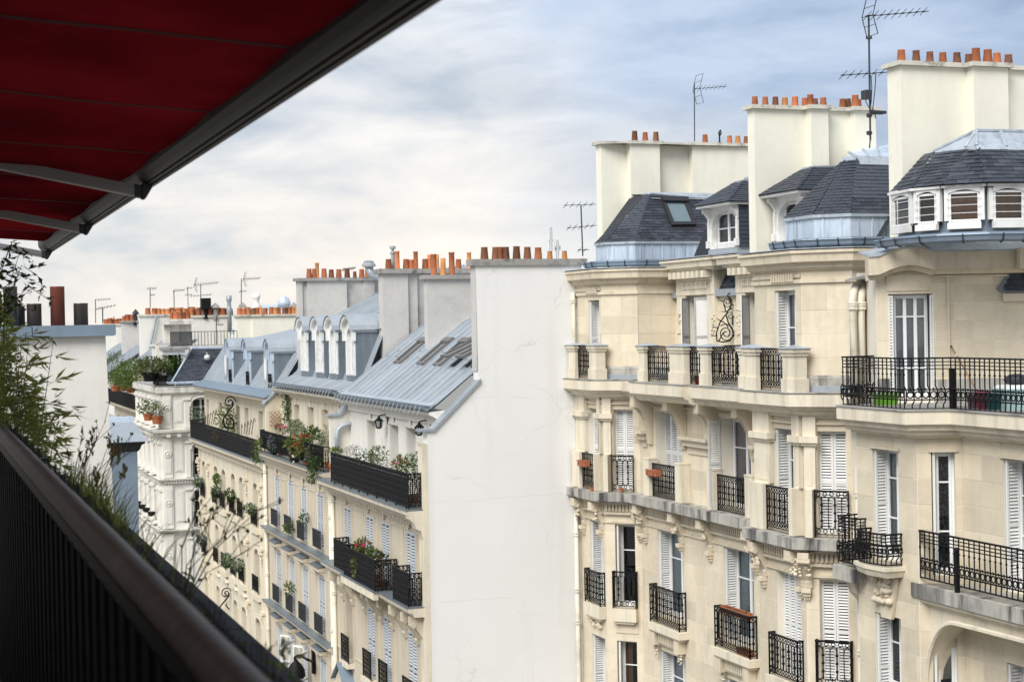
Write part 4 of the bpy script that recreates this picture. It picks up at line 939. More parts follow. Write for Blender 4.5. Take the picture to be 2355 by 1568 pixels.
# ================================================================== the nearest stone house, at the right
Q2 = thing('stone_building', (19, 25, 0), 'nearest cream stone house with a long black balcony and a row of white attic windows', 'building')
D1 = Fr((XR, 25.75), (.754, -.37)); DL = 1.0
DM = FX(18.48)
yM = 25.75-.37/.754*.754
plan2 = [(XR, 27.82), (XR, 25.75), (18.48, 25.38), (18.48, 16.0)]
DL = float(np.hypot(.754, .37))
FA2 = FX(XR)
r2 = dict(L2=(15.24, 17.41), L3=(12.0, 14.18))
oA = [(-27.25, -26.36, *r2[k]) for k in r2]
oD = [(.26, .70, 15.1, 17.43), (.24, .70, 11.6, 13.92)]
oM = [(-24.18, -22.9, 15.0, 17.40), (-24.18, -22.9, 11.5, 13.7), (-21.0, -19.8, 15, 17.4)]
body = MB(); wall_grid(body, FA2, -27.82, -25.75, 0, 17.95, oA, .34); wall_grid(body, D1, 0, DL, 0, 17.95, oD, .3); wall_grid(body, DM, -25.38, -16, 0, 17.95, oM, .34)
E2 = Fr((18.6, 27.82), (-1, 0)); body.quad((19.4, 27.82, 0), (XR, 27.82, 0), (XR, 27.82, 17.95), (19.4, 27.82, 17.95))
wl2 = body.obj('wall', 'mortar', Q2)
ashlar(wl2, Q2, FA2, -27.82, -25.75, 9.5, 17.9, oA, ch=.48, bl=1.3, zoff=.02, limit=200); ashlar(wl2, Q2, D1, 0, DL, 9.5, 17.9, oD, ch=.48, bl=1.1, zoff=.02, limit=200); ashlar(wl2, Q2, DM, -25.38, -18, 9.5, 17.9, oM, ch=.48, bl=1.15, zoff=.02, limit=200)
# slab of the long top balcony
mb = MB(); sweep(mb, plan2, [(-.05, 18.22), (.45, 18.22), (.45, 17.98), (.42, 17.96), (.36, 17.93), (.34, 17.86), (.26, 17.84), (.24, 17.77), (.13, 17.74), (.11, 17.7), (-.05, 17.68)])
sl2 = mb.obj('balcony_slab', 'stone_pale', Q2)
mb = MB(); q = offset(plan2, .475); mb.prism([(*p, 18.225) for p in q]+[(24, 16, 18.225), (24, 28.1, 18.225), (18.0, 28.1, 18.225)], (0, 0, .03)); mb.obj('lead_sheet', 'coping', sl2)
# windows
for o, cur in zip(oA, ('curtain', None)):
    shutter_folded(Q2, FA2, o[0]+.05, o[2]+.03, o[3]-.03, -.02, -.28); window(Q2, FA2, o[0]+.02, o[1]-.02, o[2], o[3], -.30, 2, (.36, .74), cur)
shutter_folded(Q2, D1, oD[0][0]+.04, oD[0][2], oD[0][3], -.02, -.14); window(Q2, D1, oD[0][0]+.06, oD[0][1], oD[0][2], oD[0][3], -.16, 1, (.34, .76), None)
# lace curtain: white net with a dark scrolled pattern, close behind the glass
m, t, b = new_mat('lace'); b.inputs['Roughness'].default_value = .9
g_ = N(t, 'ShaderNodeNewGeometry').outputs['Position']; wv = N(t, 'ShaderNodeTexVoronoi', feature='DISTANCE_TO_EDGE'); wv.inputs['Scale'].default_value = 9.5
sp_ = N(t, 'ShaderNodeTexNoise'); sp_.inputs['Scale'].default_value = 8; t.links.new(g_, sp_.inputs['Vector']); ad_ = N(t, 'ShaderNodeVectorMath', operation='MULTIPLY_ADD'); ad_.inputs[1].default_value = (.25, .25, .25); t.links.new(sp_.outputs['Color'], ad_.inputs[0]); t.links.new(g_, ad_.inputs[2]); t.links.new(ad_.outputs[0], wv.inputs['Vector'])
t.links.new(ramp(t, wv.outputs['Distance'], [(.10, (.012, .012, .013)), (.16, (.14, .14, .145))]), b.inputs['Base Color'])
mb = MB(); mb.quad(D1.P(.3, -.2, 15.12), D1.P(.7, -.2, 15.12), D1.P(.7, -.2, 17.2), D1.P(.3, -.2, 17.2)); mb.obj('lace_curtain', 'lace', Q2)
shutter_folded(Q2, D1, oD[1][0]+.04, oD[1][2], oD[1][3], -.02, -.14); window(Q2, D1, oD[1][0]+.06, oD[1][1], oD[1][2], oD[1][3], -.16, 1, (.56,), None)
for o in oM:
    shutter_folded(Q2, DM, o[0]+.05, o[2], o[3]-.03, -.02, -.30); window(Q2, DM, o[0]+.02, o[1]-.02, o[2], o[3], -.32, 2, (.4, .72), 'curtain_blue' if o[2] > 14 else None)
# lintel panels and carved keystone
mb = MB()
for fr, o in ((FA2, oA[0]), (D1, oD[0]), (DM, oM[0])):
    mb.fbox(fr, o[0]-.05, o[1]+.05, o[3]+.0, o[3]+.05, .014, .05); mb.fbox(fr, o[0]-.1, o[1]+.1, o[3]+.26, o[3]+.285, .014, .035)
o = oA[1]; mb.prism([FA2.P(o[0]+.12, .014, 14.95), FA2.P(o[1]-.02, .014, 14.95), FA2.P(o[1]-.2, .02, 14.14), FA2.P(o[0]+.35, .02, 14.14)], FA2.n3*.07)
mb.obj('lintel', 'stone_trim', Q2)
cv = MB(); carved(cv, FA2, -26.8, .55, 14.68, .5, .09, 77, 30); cv.obj('carving', 'stone_trim', Q2, kind='stuff')
# curved little balcony of the front window
curve = [FA2.P(-27.32, .02, 0), FA2.P(-27.30, .34, 0)]+[FA2.P(-27.30+k*.1, .36+.10*math.sin(math.pi*k/10), 0) for k in range(0, 11, 2)][1:]+[FA2.P(-26.28, .02, 0)]
mb = MB(); sweep(mb, [FA2.P(-27.36, -.0, 0), FA2.P(-27.34, .36, 0), FA2.P(-26.85, .47, 0), FA2.P(-26.26, .40, 0), FA2.P(-26.22, -.0, 0)], [(-.3, 15.20), (.04, 15.20), (.04, 15.13), (.01, 15.11), (-.02, 15.02), (-.08, 14.98), (-.3, 14.96)]); mb.prism([FA2.P(-27.33, 0, 15.0), FA2.P(-27.33, .33, 15.0), FA2.P(-26.85, .44, 15.0), FA2.P(-26.28, .37, 15.0), FA2.P(-26.25, 0, 15.0)], (0, 0, .196)); mb.obj('balcony_slab', 'stone_pale', Q2)
guard(Q2, curve, 15.24, 15.84, rail_plain, pitch=.125)
# heavy grey slab and long guard of the lower balcony
lw = [(17.68, 25.92), (17.72, 16.0)]
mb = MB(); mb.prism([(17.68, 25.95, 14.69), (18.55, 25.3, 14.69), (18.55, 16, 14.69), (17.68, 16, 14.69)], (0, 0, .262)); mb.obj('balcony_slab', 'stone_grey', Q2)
guard(Q2, [(17.74, 25.72), (17.74, 17.0)], 15.08, 15.97, rail_plain, pitch=.150)
mb = MB(); F8 = FX(17.74); mb.fbox(F8, -24.62, -24.55, 14.93, 15.72, -.04, .03); mb.lathe((17.74, 24.585, 15.72), [(.05, 0), (.03, .05), (.001, .06)], 8); mb.obj('post', 'iron', Q2)
mb = MB(); sweep(mb, [(17.8, 25.78), (17.8, 16)], [(-.5, 14.70), (.06, 14.70), (.06, 14.62), (.0, 14.58), (-.06, 14.54), (-.5, 14.5)])
# shallow arch under the balcony: arris moulding and the wall it carries
arc = [(17.86, 25.62-1.6*(1-math.cos(k*math.pi/2/10)), 13.4+1.05*math.sin(k*math.pi/2/10)) for k in range(11)]
arc = [(17.84, 25.72, 9.5), (17.84, 25.72, 13.1)]+[(17.84, 25.72-.95*(1-math.cos(k*math.pi/20)), 13.1+1.25*math.sin(k*math.pi/20)) for k in range(1, 11)]+[(17.84, 20.0, 14.4), (17.84, 16.0, 14.4)]
mb.tube(arc, .05, 6)
top_ = [(17.9, p[1], p[2]) for p in arc]
for i in range(1, len(top_)-1):
    p, q = top_[i], top_[i+1]; mb.quad(p, q, (17.9, q[1], 14.7), (17.9, p[1], 14.7)); mb.quad(p, q, (18.5, q[1], q[2]), (18.5, p[1], p[2]))
mb.obj('arch', 'stone_pale', Q2)
# little side balcony against the rainwater pipes
guard(Q2, [(18.3, 28.25), (17.52, 28.2), (17.5, 27.55), (17.72, 27.52)], 15.08, 16.0, rail_plain, pitch=.13)
mb = MB(); mb.box(17.42, 18.48, 27.5, 28.3, 14.72, 15.0); mb.obj('balcony_slab', 'stone_grey', Q2)
mb = MB(); mb.prism([(18.47, 27.83, 14.72), (17.6, 27.83, 14.72), (17.7, 27.83, 14.45), (17.95, 27.83, 14.2), (18.2, 27.83, 13.7), (18.35, 27.83, 12.9), (18.47, 27.83, 12.0)], (0, .3, 0)); mb.obj('bracket', 'stone_pale', Q2)
# rounded shoulder under the top balcony at the pipe recess
mb = MB(); mb.prism([(18.5, 27.83, 17.7), (17.73, 27.83, 17.7), (17.73, 27.83, 17.0), (17.9, 27.83, 17.45)], (0, .2, 0)); mb.obj('shoulder', 'stone_pale', Q2)
# ---- set-back top floor: a wall turned to face the corner
uR = np.array((.937, -.35)); G1 = Fr((18.15, 27.6), uR); GL = 4.4
wA = (.62, 1.50, 18.3, 20.46)
A_ = lambda u, v=700: G1.A(Zh(u, v))
wA = (A_(540), A_(912), 18.35, 20.44)
body = MB(); wall_grid(body, G1, A_(440), GL, 18.24, 21.2, [wA], .30)
body.quad(G1.P(A_(440), -.9, 18.24), G1.P(A_(440), 0, 18.24), G1.P(A_(440), 0, 21.2), G1.P(A_(440), -.9, 21.2))
wt2 = body.obj('wall', 'mortar', Q2)
ashlar(wt2, Q2, G1, A_(440), GL, 18.6, 21.1, [wA], ch=.375, bl=.78, zoff=.1, limit=290)
mb = MB(); mb.fbox(G1, A_(440), A_(535), 18.24, 18.75, .0, .05); mb.fbox(G1, A_(912), GL, 18.24, 18.72, .0, .05); mb.obj('plinth', 'stone_grey', Q2)
mb = MB(); mb.fbox(G1, A_(1030), A_(1045), 18.7, 21.0, .0, .05); mb.fbox(G1, A_(525), A_(905), 20.5, 20.82, .012, .03)
# curved pediment over the door window, then the cornice running on
xs_ = [340, 430, 520, 600, 680, 760, 830, 890]; zt_ = [168, 160, 118, 92, 80, 86, 104, 122]
fp = [(A_(u, v), G1.Z(Zh(u, v), .25)) for u, v in zip(xs_, zt_)]
pts = [(a, z) for a, z in fp]+[(a, z-.36) for a, z in reversed(fp)]
mb.prism([G1.P(a, .012, z) for a, z in pts], G1.n3*.33)
mb.prism([G1.P(a, .012, z-.36) for a, z in fp]+[G1.P(a, .012, z-.46) for a, z in reversed(fp)], G1.n3*.17)
ze = fp[-1][1]
mb.fbox(G1, fp[-1][0], A_(1575), ze-.34, ze, .012, .30); mb.fbox(G1, fp[-1][0], GL, ze-.44, ze-.34, .012, .15); mb.fbox(G1, fp[-1][0], GL, ze-.50, ze-.47, .012, .08)
mb.fbox(G1, A_(1575), GL, ze-.36, ze+.04, .012, .55)
mb.obj('cornice', 'stone_trim', Q2)
cv = MB(); carved(cv, G1, A_(670), 1.0, fp[3][1]-.50, .1, .02, 31, 40); cv.obj('carving', 'stone_trim', Q2, kind='stuff')
mb = MB()
for i in range(len(fp)-1): mb.hexa([G1.P(fp[i][0], .37, fp[i][1]), G1.P(fp[i+1][0], .37, fp[i+1][1]), G1.P(fp[i+1][0], -.6, fp[i+1][1]+.12), G1.P(fp[i][0], -.6, fp[i][1]+.12), G1.P(fp[i][0], .37, fp[i][1]+.03), G1.P(fp[i+1][0], .37, fp[i+1][1]+.03), G1.P(fp[i+1][0], -.6, fp[i+1][1]+.15), G1.P(fp[i][0], -.6, fp[i][1]+.15)])
mb.hexa([G1.P(fp[-1][0], .34, ze), G1.P(GL, .34, ze), G1.P(GL, -.6, ze+.2), G1.P(fp[-1][0], -.6, ze+.2), G1.P(fp[-1][0], .34, ze+.03), G1.P(GL, .34, ze+.03), G1.P(GL, -.6, ze+.23), G1.P(fp[-1][0], -.6, ze+.23)])
mb.obj('lead_sheet', 'lead', Q2)
# tall window with shutters folded out at both sides
mb = MB(); window(Q2, G1, wA[0]+.11, wA[1]-.07, wA[2], wA[3]-.02, -.16, 3, (.28, .80), 'curtain', fw=.036)
for a0, a1 in ((wA[0]-.0, wA[0]+.09), (wA[1]-.06, wA[1]+.01)):
    mb, sl = MB(), MB(); louvre(mb, sl, G1.P(a0, -.02, wA[2]), G1.u3, G1.n3, a1-a0, wA[3]-wA[2]-.03, .06, st=.025); s_ = mb.obj('shutter', 'shutter_paint', Q2); sl.obj('louvre_slats', 'shutter_paint', s_, kind='stuff')
    bk = MB(); bk.fbox(G1, a0, a1, wA[2], wA[3]-.03, -.05, -.025); bk.obj('shutter_back', 'shutter_paint', s_)
# slate skirt at the right
pts = [onx(Zh(1620, 240), 20.3), onx(Zh(1452, 430), 20.3), onx(Zh(1655, 458), 20.3)]
gA = [G1.px(Zh(u, v), .10) for u, v in ((1590, 250), (1455, 430), (1490, 458), (1700, 458), (1700, 250))]
mb = MB(); mb.prism([G1.P(a, .02, z) for a, z in gA], G1.n3*.06); cs = mb.obj('flashing', 'zinc_dark', Q2)
slates(cs, Q2, G1.P(gA[2][0]+.05, .16, gA[2][1]+.03), G1.P(gA[3][0]+.3, .16, gA[3][1]+.03), G1.P(gA[4][0]+.3, .05, gA[4][1]), G1.P(gA[0][0]+.04, .05, gA[0][1]), ex=.11, limit=30)
mb = MB(); mb.fbox(G1, A_(1490), GL, gA[2][1]-.18, gA[2][1]-.03, .012, .1); mb.obj('ledge', 'stone_trim', Q2)
# recess with the pipes: stained wall and its own little roof
mb = MB(); mb.quad((18.3, 28.62, 18.2), (19.3, 28.62, 18.2), (19.3, 28.62, 20.9), (18.3, 28.62, 20.9)); mb.quad((19.3, 28.62, 0), (19.3, 27.4, 0), (19.3, 27.4, 20.9), (19.3, 28.62, 20.9)); mb.obj('recess_wall', 'dirty_white', Q2)
mb = MB(); mb.prism([(17.95, 28.5, 20.72), (18.75, 27.75, 20.86), (19.4, 28.2, 21.0), (18.6, 28.9, 20.86)], (0, 0, .04)); mb.obj('lead_sheet', 'coping', Q2)
# black guard of the top balcony
zb, zt2 = 18.26, 19.22
q = [Vector((*p, 0)) for p in offset(plan2, .36)]
rp = [(18.5, 27.95), (17.40, 27.76), (17.38, 25.62), (18.12, 25.2), (18.12, 17)]
guard(Q2, rp, zb, zt2, rail_plain, pitch=.145)
F9 = FX(18.12); mb = MB(); mb.fbox(F9, -25.22, -25.10, 18.24, 19.0, -.05, .03); mb.obj('post', 'iron', Q2)
# attic: drum of white windows under a slate pavilion
ev = [(18.27, 27.3), (18.12, 26.33), (18.30, 25.62), (18.88, 25.04), (19.72, 24.85), (21.5, 24.6)]
dr = [(18.46, 27.33), (18.30, 26.40), (18.48, 25.80), (19.02, 25.28), (19.78, 25.10), (21.5, 24.85)]
zf, zw = 21.62, 22.40
wx = [(470, 582), (615, 742), (788, 990), (1038, 1222)]
mb = MB()
for i in range(len(dr)-1): mb.quad((*dr[i], zf-.1), (*dr[i+1], zf-.1), (*dr[i+1], zw), (*dr[i], zw))
dm = mb.obj('attic_wall', 'zinc_blue', Q2)
def attic_window(fr, a0, a1, curt):
    pm = MB(); pm.fbox(fr, a0-.08, a0, zf+.16, zw-.0, -.05, .04); pm.fbox(fr, a1, a1+.08, zf+.16, zw-.0, -.05, .04)
    n = 8
    for i in range(n):
        z = lambda k: zw-.10+.06*math.sin(math.pi*k/n)
        pm.prism([fr.P(a0+(a1-a0)*i/n, .0, z(i)), fr.P(a0+(a1-a0)*(i+1)/n, .0, z(i+1)), fr.P(a0+(a1-a0)*(i+1)/n, 0, zw), fr.P(a0+(a1-a0)*i/n, 0, zw)], fr.n3*.06)
    pm.fbox(fr, a0-.02, a1+.02, zf+.0, zf+.12, 0, .09); pm.fbox(fr, a0-.12, a1+.12, zw, zw+.05, -.02, .09)
    s_ = pm.obj('window_surround', 'old_paint', Q2)
    window(Q2, fr, a0, a1, zf+.12, zw-.07, .02, 1, (), curt, room=False, fw=.024)
    rb = MB()
    for k in (.28, .52, .76): rb.fbox(fr, a0-.03, a1+.03, zf+.12+k*.62, zf+.130+k*.62, .075, .085)
    rb.obj('guard_bars', 'white_paint', s_)
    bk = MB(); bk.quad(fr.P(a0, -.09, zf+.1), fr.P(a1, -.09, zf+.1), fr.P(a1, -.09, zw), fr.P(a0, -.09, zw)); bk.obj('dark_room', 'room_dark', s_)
attic = [(0, (520, 1330), (470, 582), None), (1, None, (622, 740), None), (2, None, (795, 985), 'curtain_brown'), (3, None, (1045, 1215), 'curtain_brown')]
for i, _, (u0, u1), cu in attic:
    fr = Fr(dr[i], np.array(dr[i+1])-np.array(dr[i])); L = float(np.linalg.norm(np.array(dr[i+1])-np.array(dr[i])))
    a0, a1 = .085, L-.085
    # curtain must sit between pane and dark back: pull the drum face behind it
    attic_window(Fr(fr.P(0, .11, 0), fr.u), a0, a1, cu)
ap = Vector(ony(Zf(955, 832), 26.1)); ap2 = Vector(ony(Zf(1254, 838), 26.1)); ap2 = ap2+(ap2-ap)*1.0
E_ = [Vector((*p, 22.45)) for p in ev]
t0 = Vector(ony(Zf(685, 962), 26.9)); t1 = Vector(ony(Zf(890, 938), 26.05)); t2 = Vector(ony(Zf(955, 928), 25.75)); t3 = Vector(ony(Zf(1254, 940), 25.6)); t3 = t3+(t3-t2)*.8
rt = MB(); SH = Vector((.08, .08, -.07)); tm = t2.lerp(t3, .35)
for tri in ((E_[0], E_[1], t0), (E_[1], E_[2], t0), (E_[2], t1, t0), (E_[2], E_[3], t1), (E_[3], t2, t1), (E_[3], E_[4], t2), (E_[4], tm, t2), (E_[4], E_[5], tm), (E_[5], t3, tm)): rt.poly([p+SH for p in tri])
rf2 = rt.obj('roof', 'slate_back', Q2)
dn = Vector((0, -.03, 0)); 
slates(rf2, Q2, E_[3]+dn, E_[4]+dn, t2.lerp(t3, .35), t2, ex=.115, w=.24, limit=300); slates(rf2, Q2, E_[4]+dn, E_[5]+dn, t3, t2.lerp(t3, .35), ex=.115, w=.24, limit=300); slates(rf2, Q2, E_[2]+dn, E_[3]+dn, t2, t1, ex=.115, w=.24, limit=300); slates(rf2, Q2, E_[1]+dn, E_[2]+dn, t1, t0, ex=.115, w=.24, limit=300); slates(rf2, Q2, E_[0], E_[1], t0, t0+Vector((0, .3, 0)), ex=.115, w=.24, limit=300)
zc_ = MB(); up_ = Vector((0, 0, .03))
for (p, q, r_, s_) in ((t0, t1, ap, ap), (t1, t2, ap, ap), (t2, t3, ap2, ap)):
    zc_.poly([p+up_, q+up_, r_+up_, s_+up_] if r_ != s_ else [p+up_, q+up_, r_+up_])
for p, q in ((t0, ap), (t1, ap), (t2, ap), (t2.lerp(t3, .35), ap.lerp(ap2, .25)), (t2.lerp(t3, .75), ap.lerp(ap2, .6)), (ap, ap2)): zc_.tube([p+up_*1.5, q+up_*1.5], .035, 5)
zc_.obj('zinc_cap', 'lead', rf2)
ed = MB()
for p, q in ((t0, t1), (t1, t2), (t2, t3)):
    dd = Vector((-.03, -.08, -.11)); ed.hexa([p+dd, q+dd, q, p, p+dd+up_*1.2, q+dd+up_*1.2, q+up_*1.6, p+up_*1.6])
ed.obj('zinc_edge', 'lead', rf2)
# gutter with its brackets
gp = [(18.2, 27.45), (18.08, 26.3), (18.26, 25.6), (18.85, 25.02), (19.7, 24.83), (21.5, 24.55)]
sweepp = [(.0, 21.55), (.0, 21.42), (.05, 21.36), (.12, 21.35), (.18, 21.39), (.205, 21.48), (.23, 21.49), (.22, 21.515), (.185, 21.51), (.15, 21.42), (.1, 21.39), (.04, 21.42), (.02, 21.55)]
mb = MB(); sweep(mb, gp, sweepp); gt = mb.obj('gutter', 'zinc_blue', Q2)
mb = MB()
for fr, L in plan_walk(gp):
    n = max(1, int(L/.42))
    for k in range(n): a = (k+.5)*L/n; mb.tube([fr.P(a, 0, 21.4), fr.P(a, .1, 21.335), fr.P(a, .2, 21.38), fr.P(a, .235, 21.51)], .014, 4)
mb.obj('gutter_bracket', 'iron_grey', gt, kind='stuff')
# chimney between the two houses
y3 = 27.5
chimney(Q2, stepped(18.70, y3, .48, [(20.26, 21.1, .25)], 24), 20.9, 25.02, pots=prow(y3+.2, [float(ony(Zf(u, 350), y3+.2)[0]) for u in (486, 580, 660, 750, 836, 904, 1080, 1152)], ['short']*8, [tc_, td_, td_, tc_, td_, td_, tc_, td_], 1.05)+prow(y3-.1, [float(ony(Zf(u, 350), y3-.1)[0]) for u in (951, 1022)], ['short']*2, [tc_, tc_], 1.15))
# rainwater pipes in the angle
def downpipe(bld, pts, r=.055, z_col=(), mt='downpipe_paint'):
    mb = MB(); mb.smooth = True; mb.tube(pts, r, 10); mb.smooth = False
    for z in z_col:
        mb.lathe((pts[-1][0], pts[-1][1], z), [(r*1.0, -.06), (r*1.35, -.05), (r*1.35, -.02), (r*1.1, 0), (r*1.35, .02), (r*1.35, .05), (r, .06)], 10, False)
    return mb.obj('downpipe', mt, bld)
for dx in (0, .20): downpipe(R, [(18.35+dx, 28.7, 20.62), (18.26+dx, 28.6, 20.62), (18.13+dx, 28.48, 20.48), (18.09+dx, 28.44, 20.3), (18.09+dx, 28.44, 18.2)], .08, (20.25, 20.2, 19.0))
downpipe(R, [(18.2, 28.5, 18.0), (18.2, 28.5, 4.0)], .08, (17.3, 16.35, 13.1, 11.0))
downpipe(R, [(17.55, YB-.08, 15.0), (17.55, YB-.08, 4)], .06, (14.0, 12.4, 11.5)); downpipe(R, [(17.6, YB-.06, 20.85), (17.6, YB-.06, 18.5)], .05, (20.6,))
# ================================================================== house with the blank white party wall
FB = FX(XB); FBt = FX(13.8)
B = thing('plaster_building', (15, 47, 0), 'apartment house with a tall blank white party wall, zinc roof and four flat roof windows', 'building')
def solid(bld, name, pts, ext, mt, **k): mb = MB(); mb.prism(pts, ext); return mb.obj(name, mt, bld, **k)
# blank wall: outline stepping up along the roof to the chimney
z_ = YB
pw = [(13.21, 0), (13.21, 16.8), (13.22, 17.06), (13.40, 17.08), (14.73, 18.36), (14.71, 21.62), (17.9, 21.62), (17.9, 0)]
solid(B, 'party_wall', [(x, YB, z) for x, z in pw], (0, .42, 0), 'white_plaster')
solid(B, 'wall_end', [(13.05, YB-.004, 0), (13.21, YB-.004, 0), (13.21, YB-.004, 16.62), (13.18, YB-.004, 16.75), (13.02, YB-.004, 16.78), (13.05, YB-.004, 16.66)], (0, .42, 0), 'stone_pale')
st = B
mb = MB(); mb.box(14.60, 18.05, YB-.07, YB+.5, 21.62, 21.80); mb.obj('wall_cap', 'coping', B)
mb = MB(); mb.box(14.695, 14.712, YB+.004, YB+.418, 18.7, 21.62); mb.obj('chimney_side', 'cement', B)
for x, k, m_ in zip([float(ony(Zm(u, 260), YB+.2)[0]) for u in (1643, 1728, 1765, 1800, 1878, 1960, 2020, 2150, 2290)], ['short']*9, [td_, td_, tc_, td_, td_, td_, tc_, tp_, tp_]): pass
px_ = [(1114, td_), (1140, td_), (1148, tc_), (1163, td_), (1188, td_), (1213, td_), (1238, tc_), (1272, tp_), (1306, tp_)]
for u, m_ in px_: x = float(ony((u, 590), YB+.2)[0]); pot(B, (x, YB+(.2 if m_ != tp_ else .45), 21.80), 'short', m_, 1.35 if m_ != tp_ else 1.0)
# zinc coping down the gable
mb = MB(); mb.prism([(13.0, YB-.06, 17.08), (13.0, YB-.06, 17.13), (13.38, YB-.06, 17.15), (14.78, YB-.06, 18.5), (14.78, YB-.06, 18.40), (13.40, YB-.06, 17.07)], (0, .48, 0)); mb.obj('zinc_coping', 'zinc', B)
# facade
rowsB = [(12.25, 14.13), (9.1, 11.28), (6.0, 8.3)]
yB_ = [(51.4, 50.55), (48.7, 47.85), (46.9, 46.05), (44.35, 43.45)]
opsB = [(-a, -b_, *r) for r in rowsB for a, b_ in yB_]
mb = MB(); wall_grid(mb, FB, -52.7, -YB, 0, 14.62, opsB, .3); wlB = mb.obj('wall', 'beige_stone', B)
for o in opsB:
    if o[2] == 9.1 and abs(o[0]+51.4) < .1 or o[2] < 8:
        window(B, FB, o[0]+.02, o[1]-.02, o[2], o[3], -.24); continue
    shutters_closed(B, FB, o[0]+.02, o[1]-.02, o[2], o[3], -.03, 2, 'shutter_blue', .085, gap=.5)
mb = MB()
for o in opsB:
    mb.fbox(FB, o[0]-.1, o[0]-.03, o[2], o[3]+.1, 0, .012); mb.fbox(FB, o[1]+.03, o[1]+.1, o[2], o[3]+.1, 0, .012); mb.fbox(FB, o[0]-.03, o[1]+.03, o[3]+.04, o[3]+.1, 0, .02)
    if o[2] > 12: mb.prism([FB.P((o[0]+o[1])/2+.1*math.cos(t), .0, 14.36+.16*math.sin(t)) for t in [2*math.pi*k/10 for k in range(10)]], FB.n3*.08)
    mb.brk()
mb.obj('window_surround', 'beige_stone', B)
mb = MB()
for a0, a1 in ((-50.35, -48.9), (-47.65, -47.1), (-45.85, -44.55), (-43.25, -42.3), (-52.5, -51.6)):
    for z0, z1 in ((12.5, 14.2), (9.3, 11.3)):
        mb.fbox(FB, a0, a0+.05, z0, z1, 0, .03); mb.fbox(FB, a1-.05, a1, z0, z1, 0, .03); mb.fbox(FB, a0+.05, a1-.05, z0, z0+.05, 0, .03); mb.fbox(FB, a0+.05, a1-.05, z1-.05, z1, 0, .03); mb.brk()
mb.obj('wall_panel', 'beige_stone', B)
mb = MB(); sweep(mb, [(XB, 52.68), (XB, YB+.02)], [(-.3, 14.92), (.60, 14.92), (.58, 14.80), (.50, 14.76), (.42, 14.66), (.30, 14.62), (.24, 14.52), (.08, 14.50), (.06, 14.42), (-.1, 14.40)]); dentils(mb, FB, -52.6, -42.2, 14.42, 14.51, .08, .19, .27, .42)
bsl = mb.obj('balcony_slab', 'stone_pale', B)
mb = MB(); mb.box(12.57, 13.8, YB+.01, 52.7, 14.925, 14.96); mb.obj('zinc_sheet', 'zinc_dark', bsl)
cv = MB(); console(cv, Fr((13.2, YB+.012), (1, 0)), -.16, .22, 14.85, .5, .02); 
mb = MB(); mb.prism([(13.05, YB+.0, 14.9), (12.62, YB+.0, 14.9), (12.66, YB, 14.7), (12.8, YB, 14.55), (12.85, YB, 14.42), (12.98, YB, 14.36), (13.05, YB, 14.1)], (0, .35, 0)); mb.obj('bracket', 'stone_pale', B)
guard(B, [(12.68, 50.95), (12.68, 42.3), (13.05, 42.28)], 15.02, 15.95, pitch=.12, dense=True)
mb = MB()
for k in range(9): mb.box(12.66, 12.7, 50.5-k*1.0, 50.54-k*1.0, 14.95, 15.03)
mb.obj('railing_foot', 'iron', B, kind='stuff')
# lower balcony: three guards on a corbelled slab
mb = MB(); sweep(mb, [(XB, 52.3), (XB, 42.2)], [(-.1, 12.24), (.62, 12.24), (.60, 12.14), (.5, 12.1), (.45, 12.0), (-.1, 11.98)]); b2 = mb.obj('balcony_slab', 'stone_pale', B)
mb = MB(); mb.box(12.55, 13.2, 42.2, 52.3, 12.245, 12.265); mb.brk(); mb.box(12.40, 13.2, 45.1, 49.0, 12.268, 12.288); mb.obj('zinc_sheet', 'zinc_dark', b2); mb = MB(); mb.box(12.42, 12.57, 45.15, 48.95, 12.04, 12.266); mb.obj('slab_front', 'stone_pale', b2)
guard(B, [(13.15, 50.7), (12.65, 50.65), (12.65, 48.95), (13.15, 48.93)], 12.3, 13.2, pitch=.12, dense=True); guard(B, [(13.15, 48.85), (12.5, 48.8), (12.5, 45.2), (13.15, 45.18)], 12.3, 13.2, pitch=.12, dense=True); guard(B, [(13.15, 43.9), (12.65, 43.87), (12.65, 42.4), (13.15, 42.38)], 12.3, 13.2, pitch=.12, dense=True)
mb = MB()
for a in (-51.6, -50.4, -48.9, -47.6, -47.0, -45.8, -44.5, -43.3, -42.5): console(mb, FB, a, .26, 11.98, .95, .5); mb.brk()
mb.obj('console', 'beige_stone', B)
mb = MB()
for (a, b_) in yB_: mb.fbox(FB, -a-.1, -b_+.1, 8.95, 9.1, 0, .25); mb.brk()
mb.obj('window_sill', 'stone_pale', B)
for (a, b_) in yB_: guard(B, [FB.P(-a-.02, .18, 0), FB.P(-b_+.05, .18, 0)], 9.15, 9.97, pitch=.12)
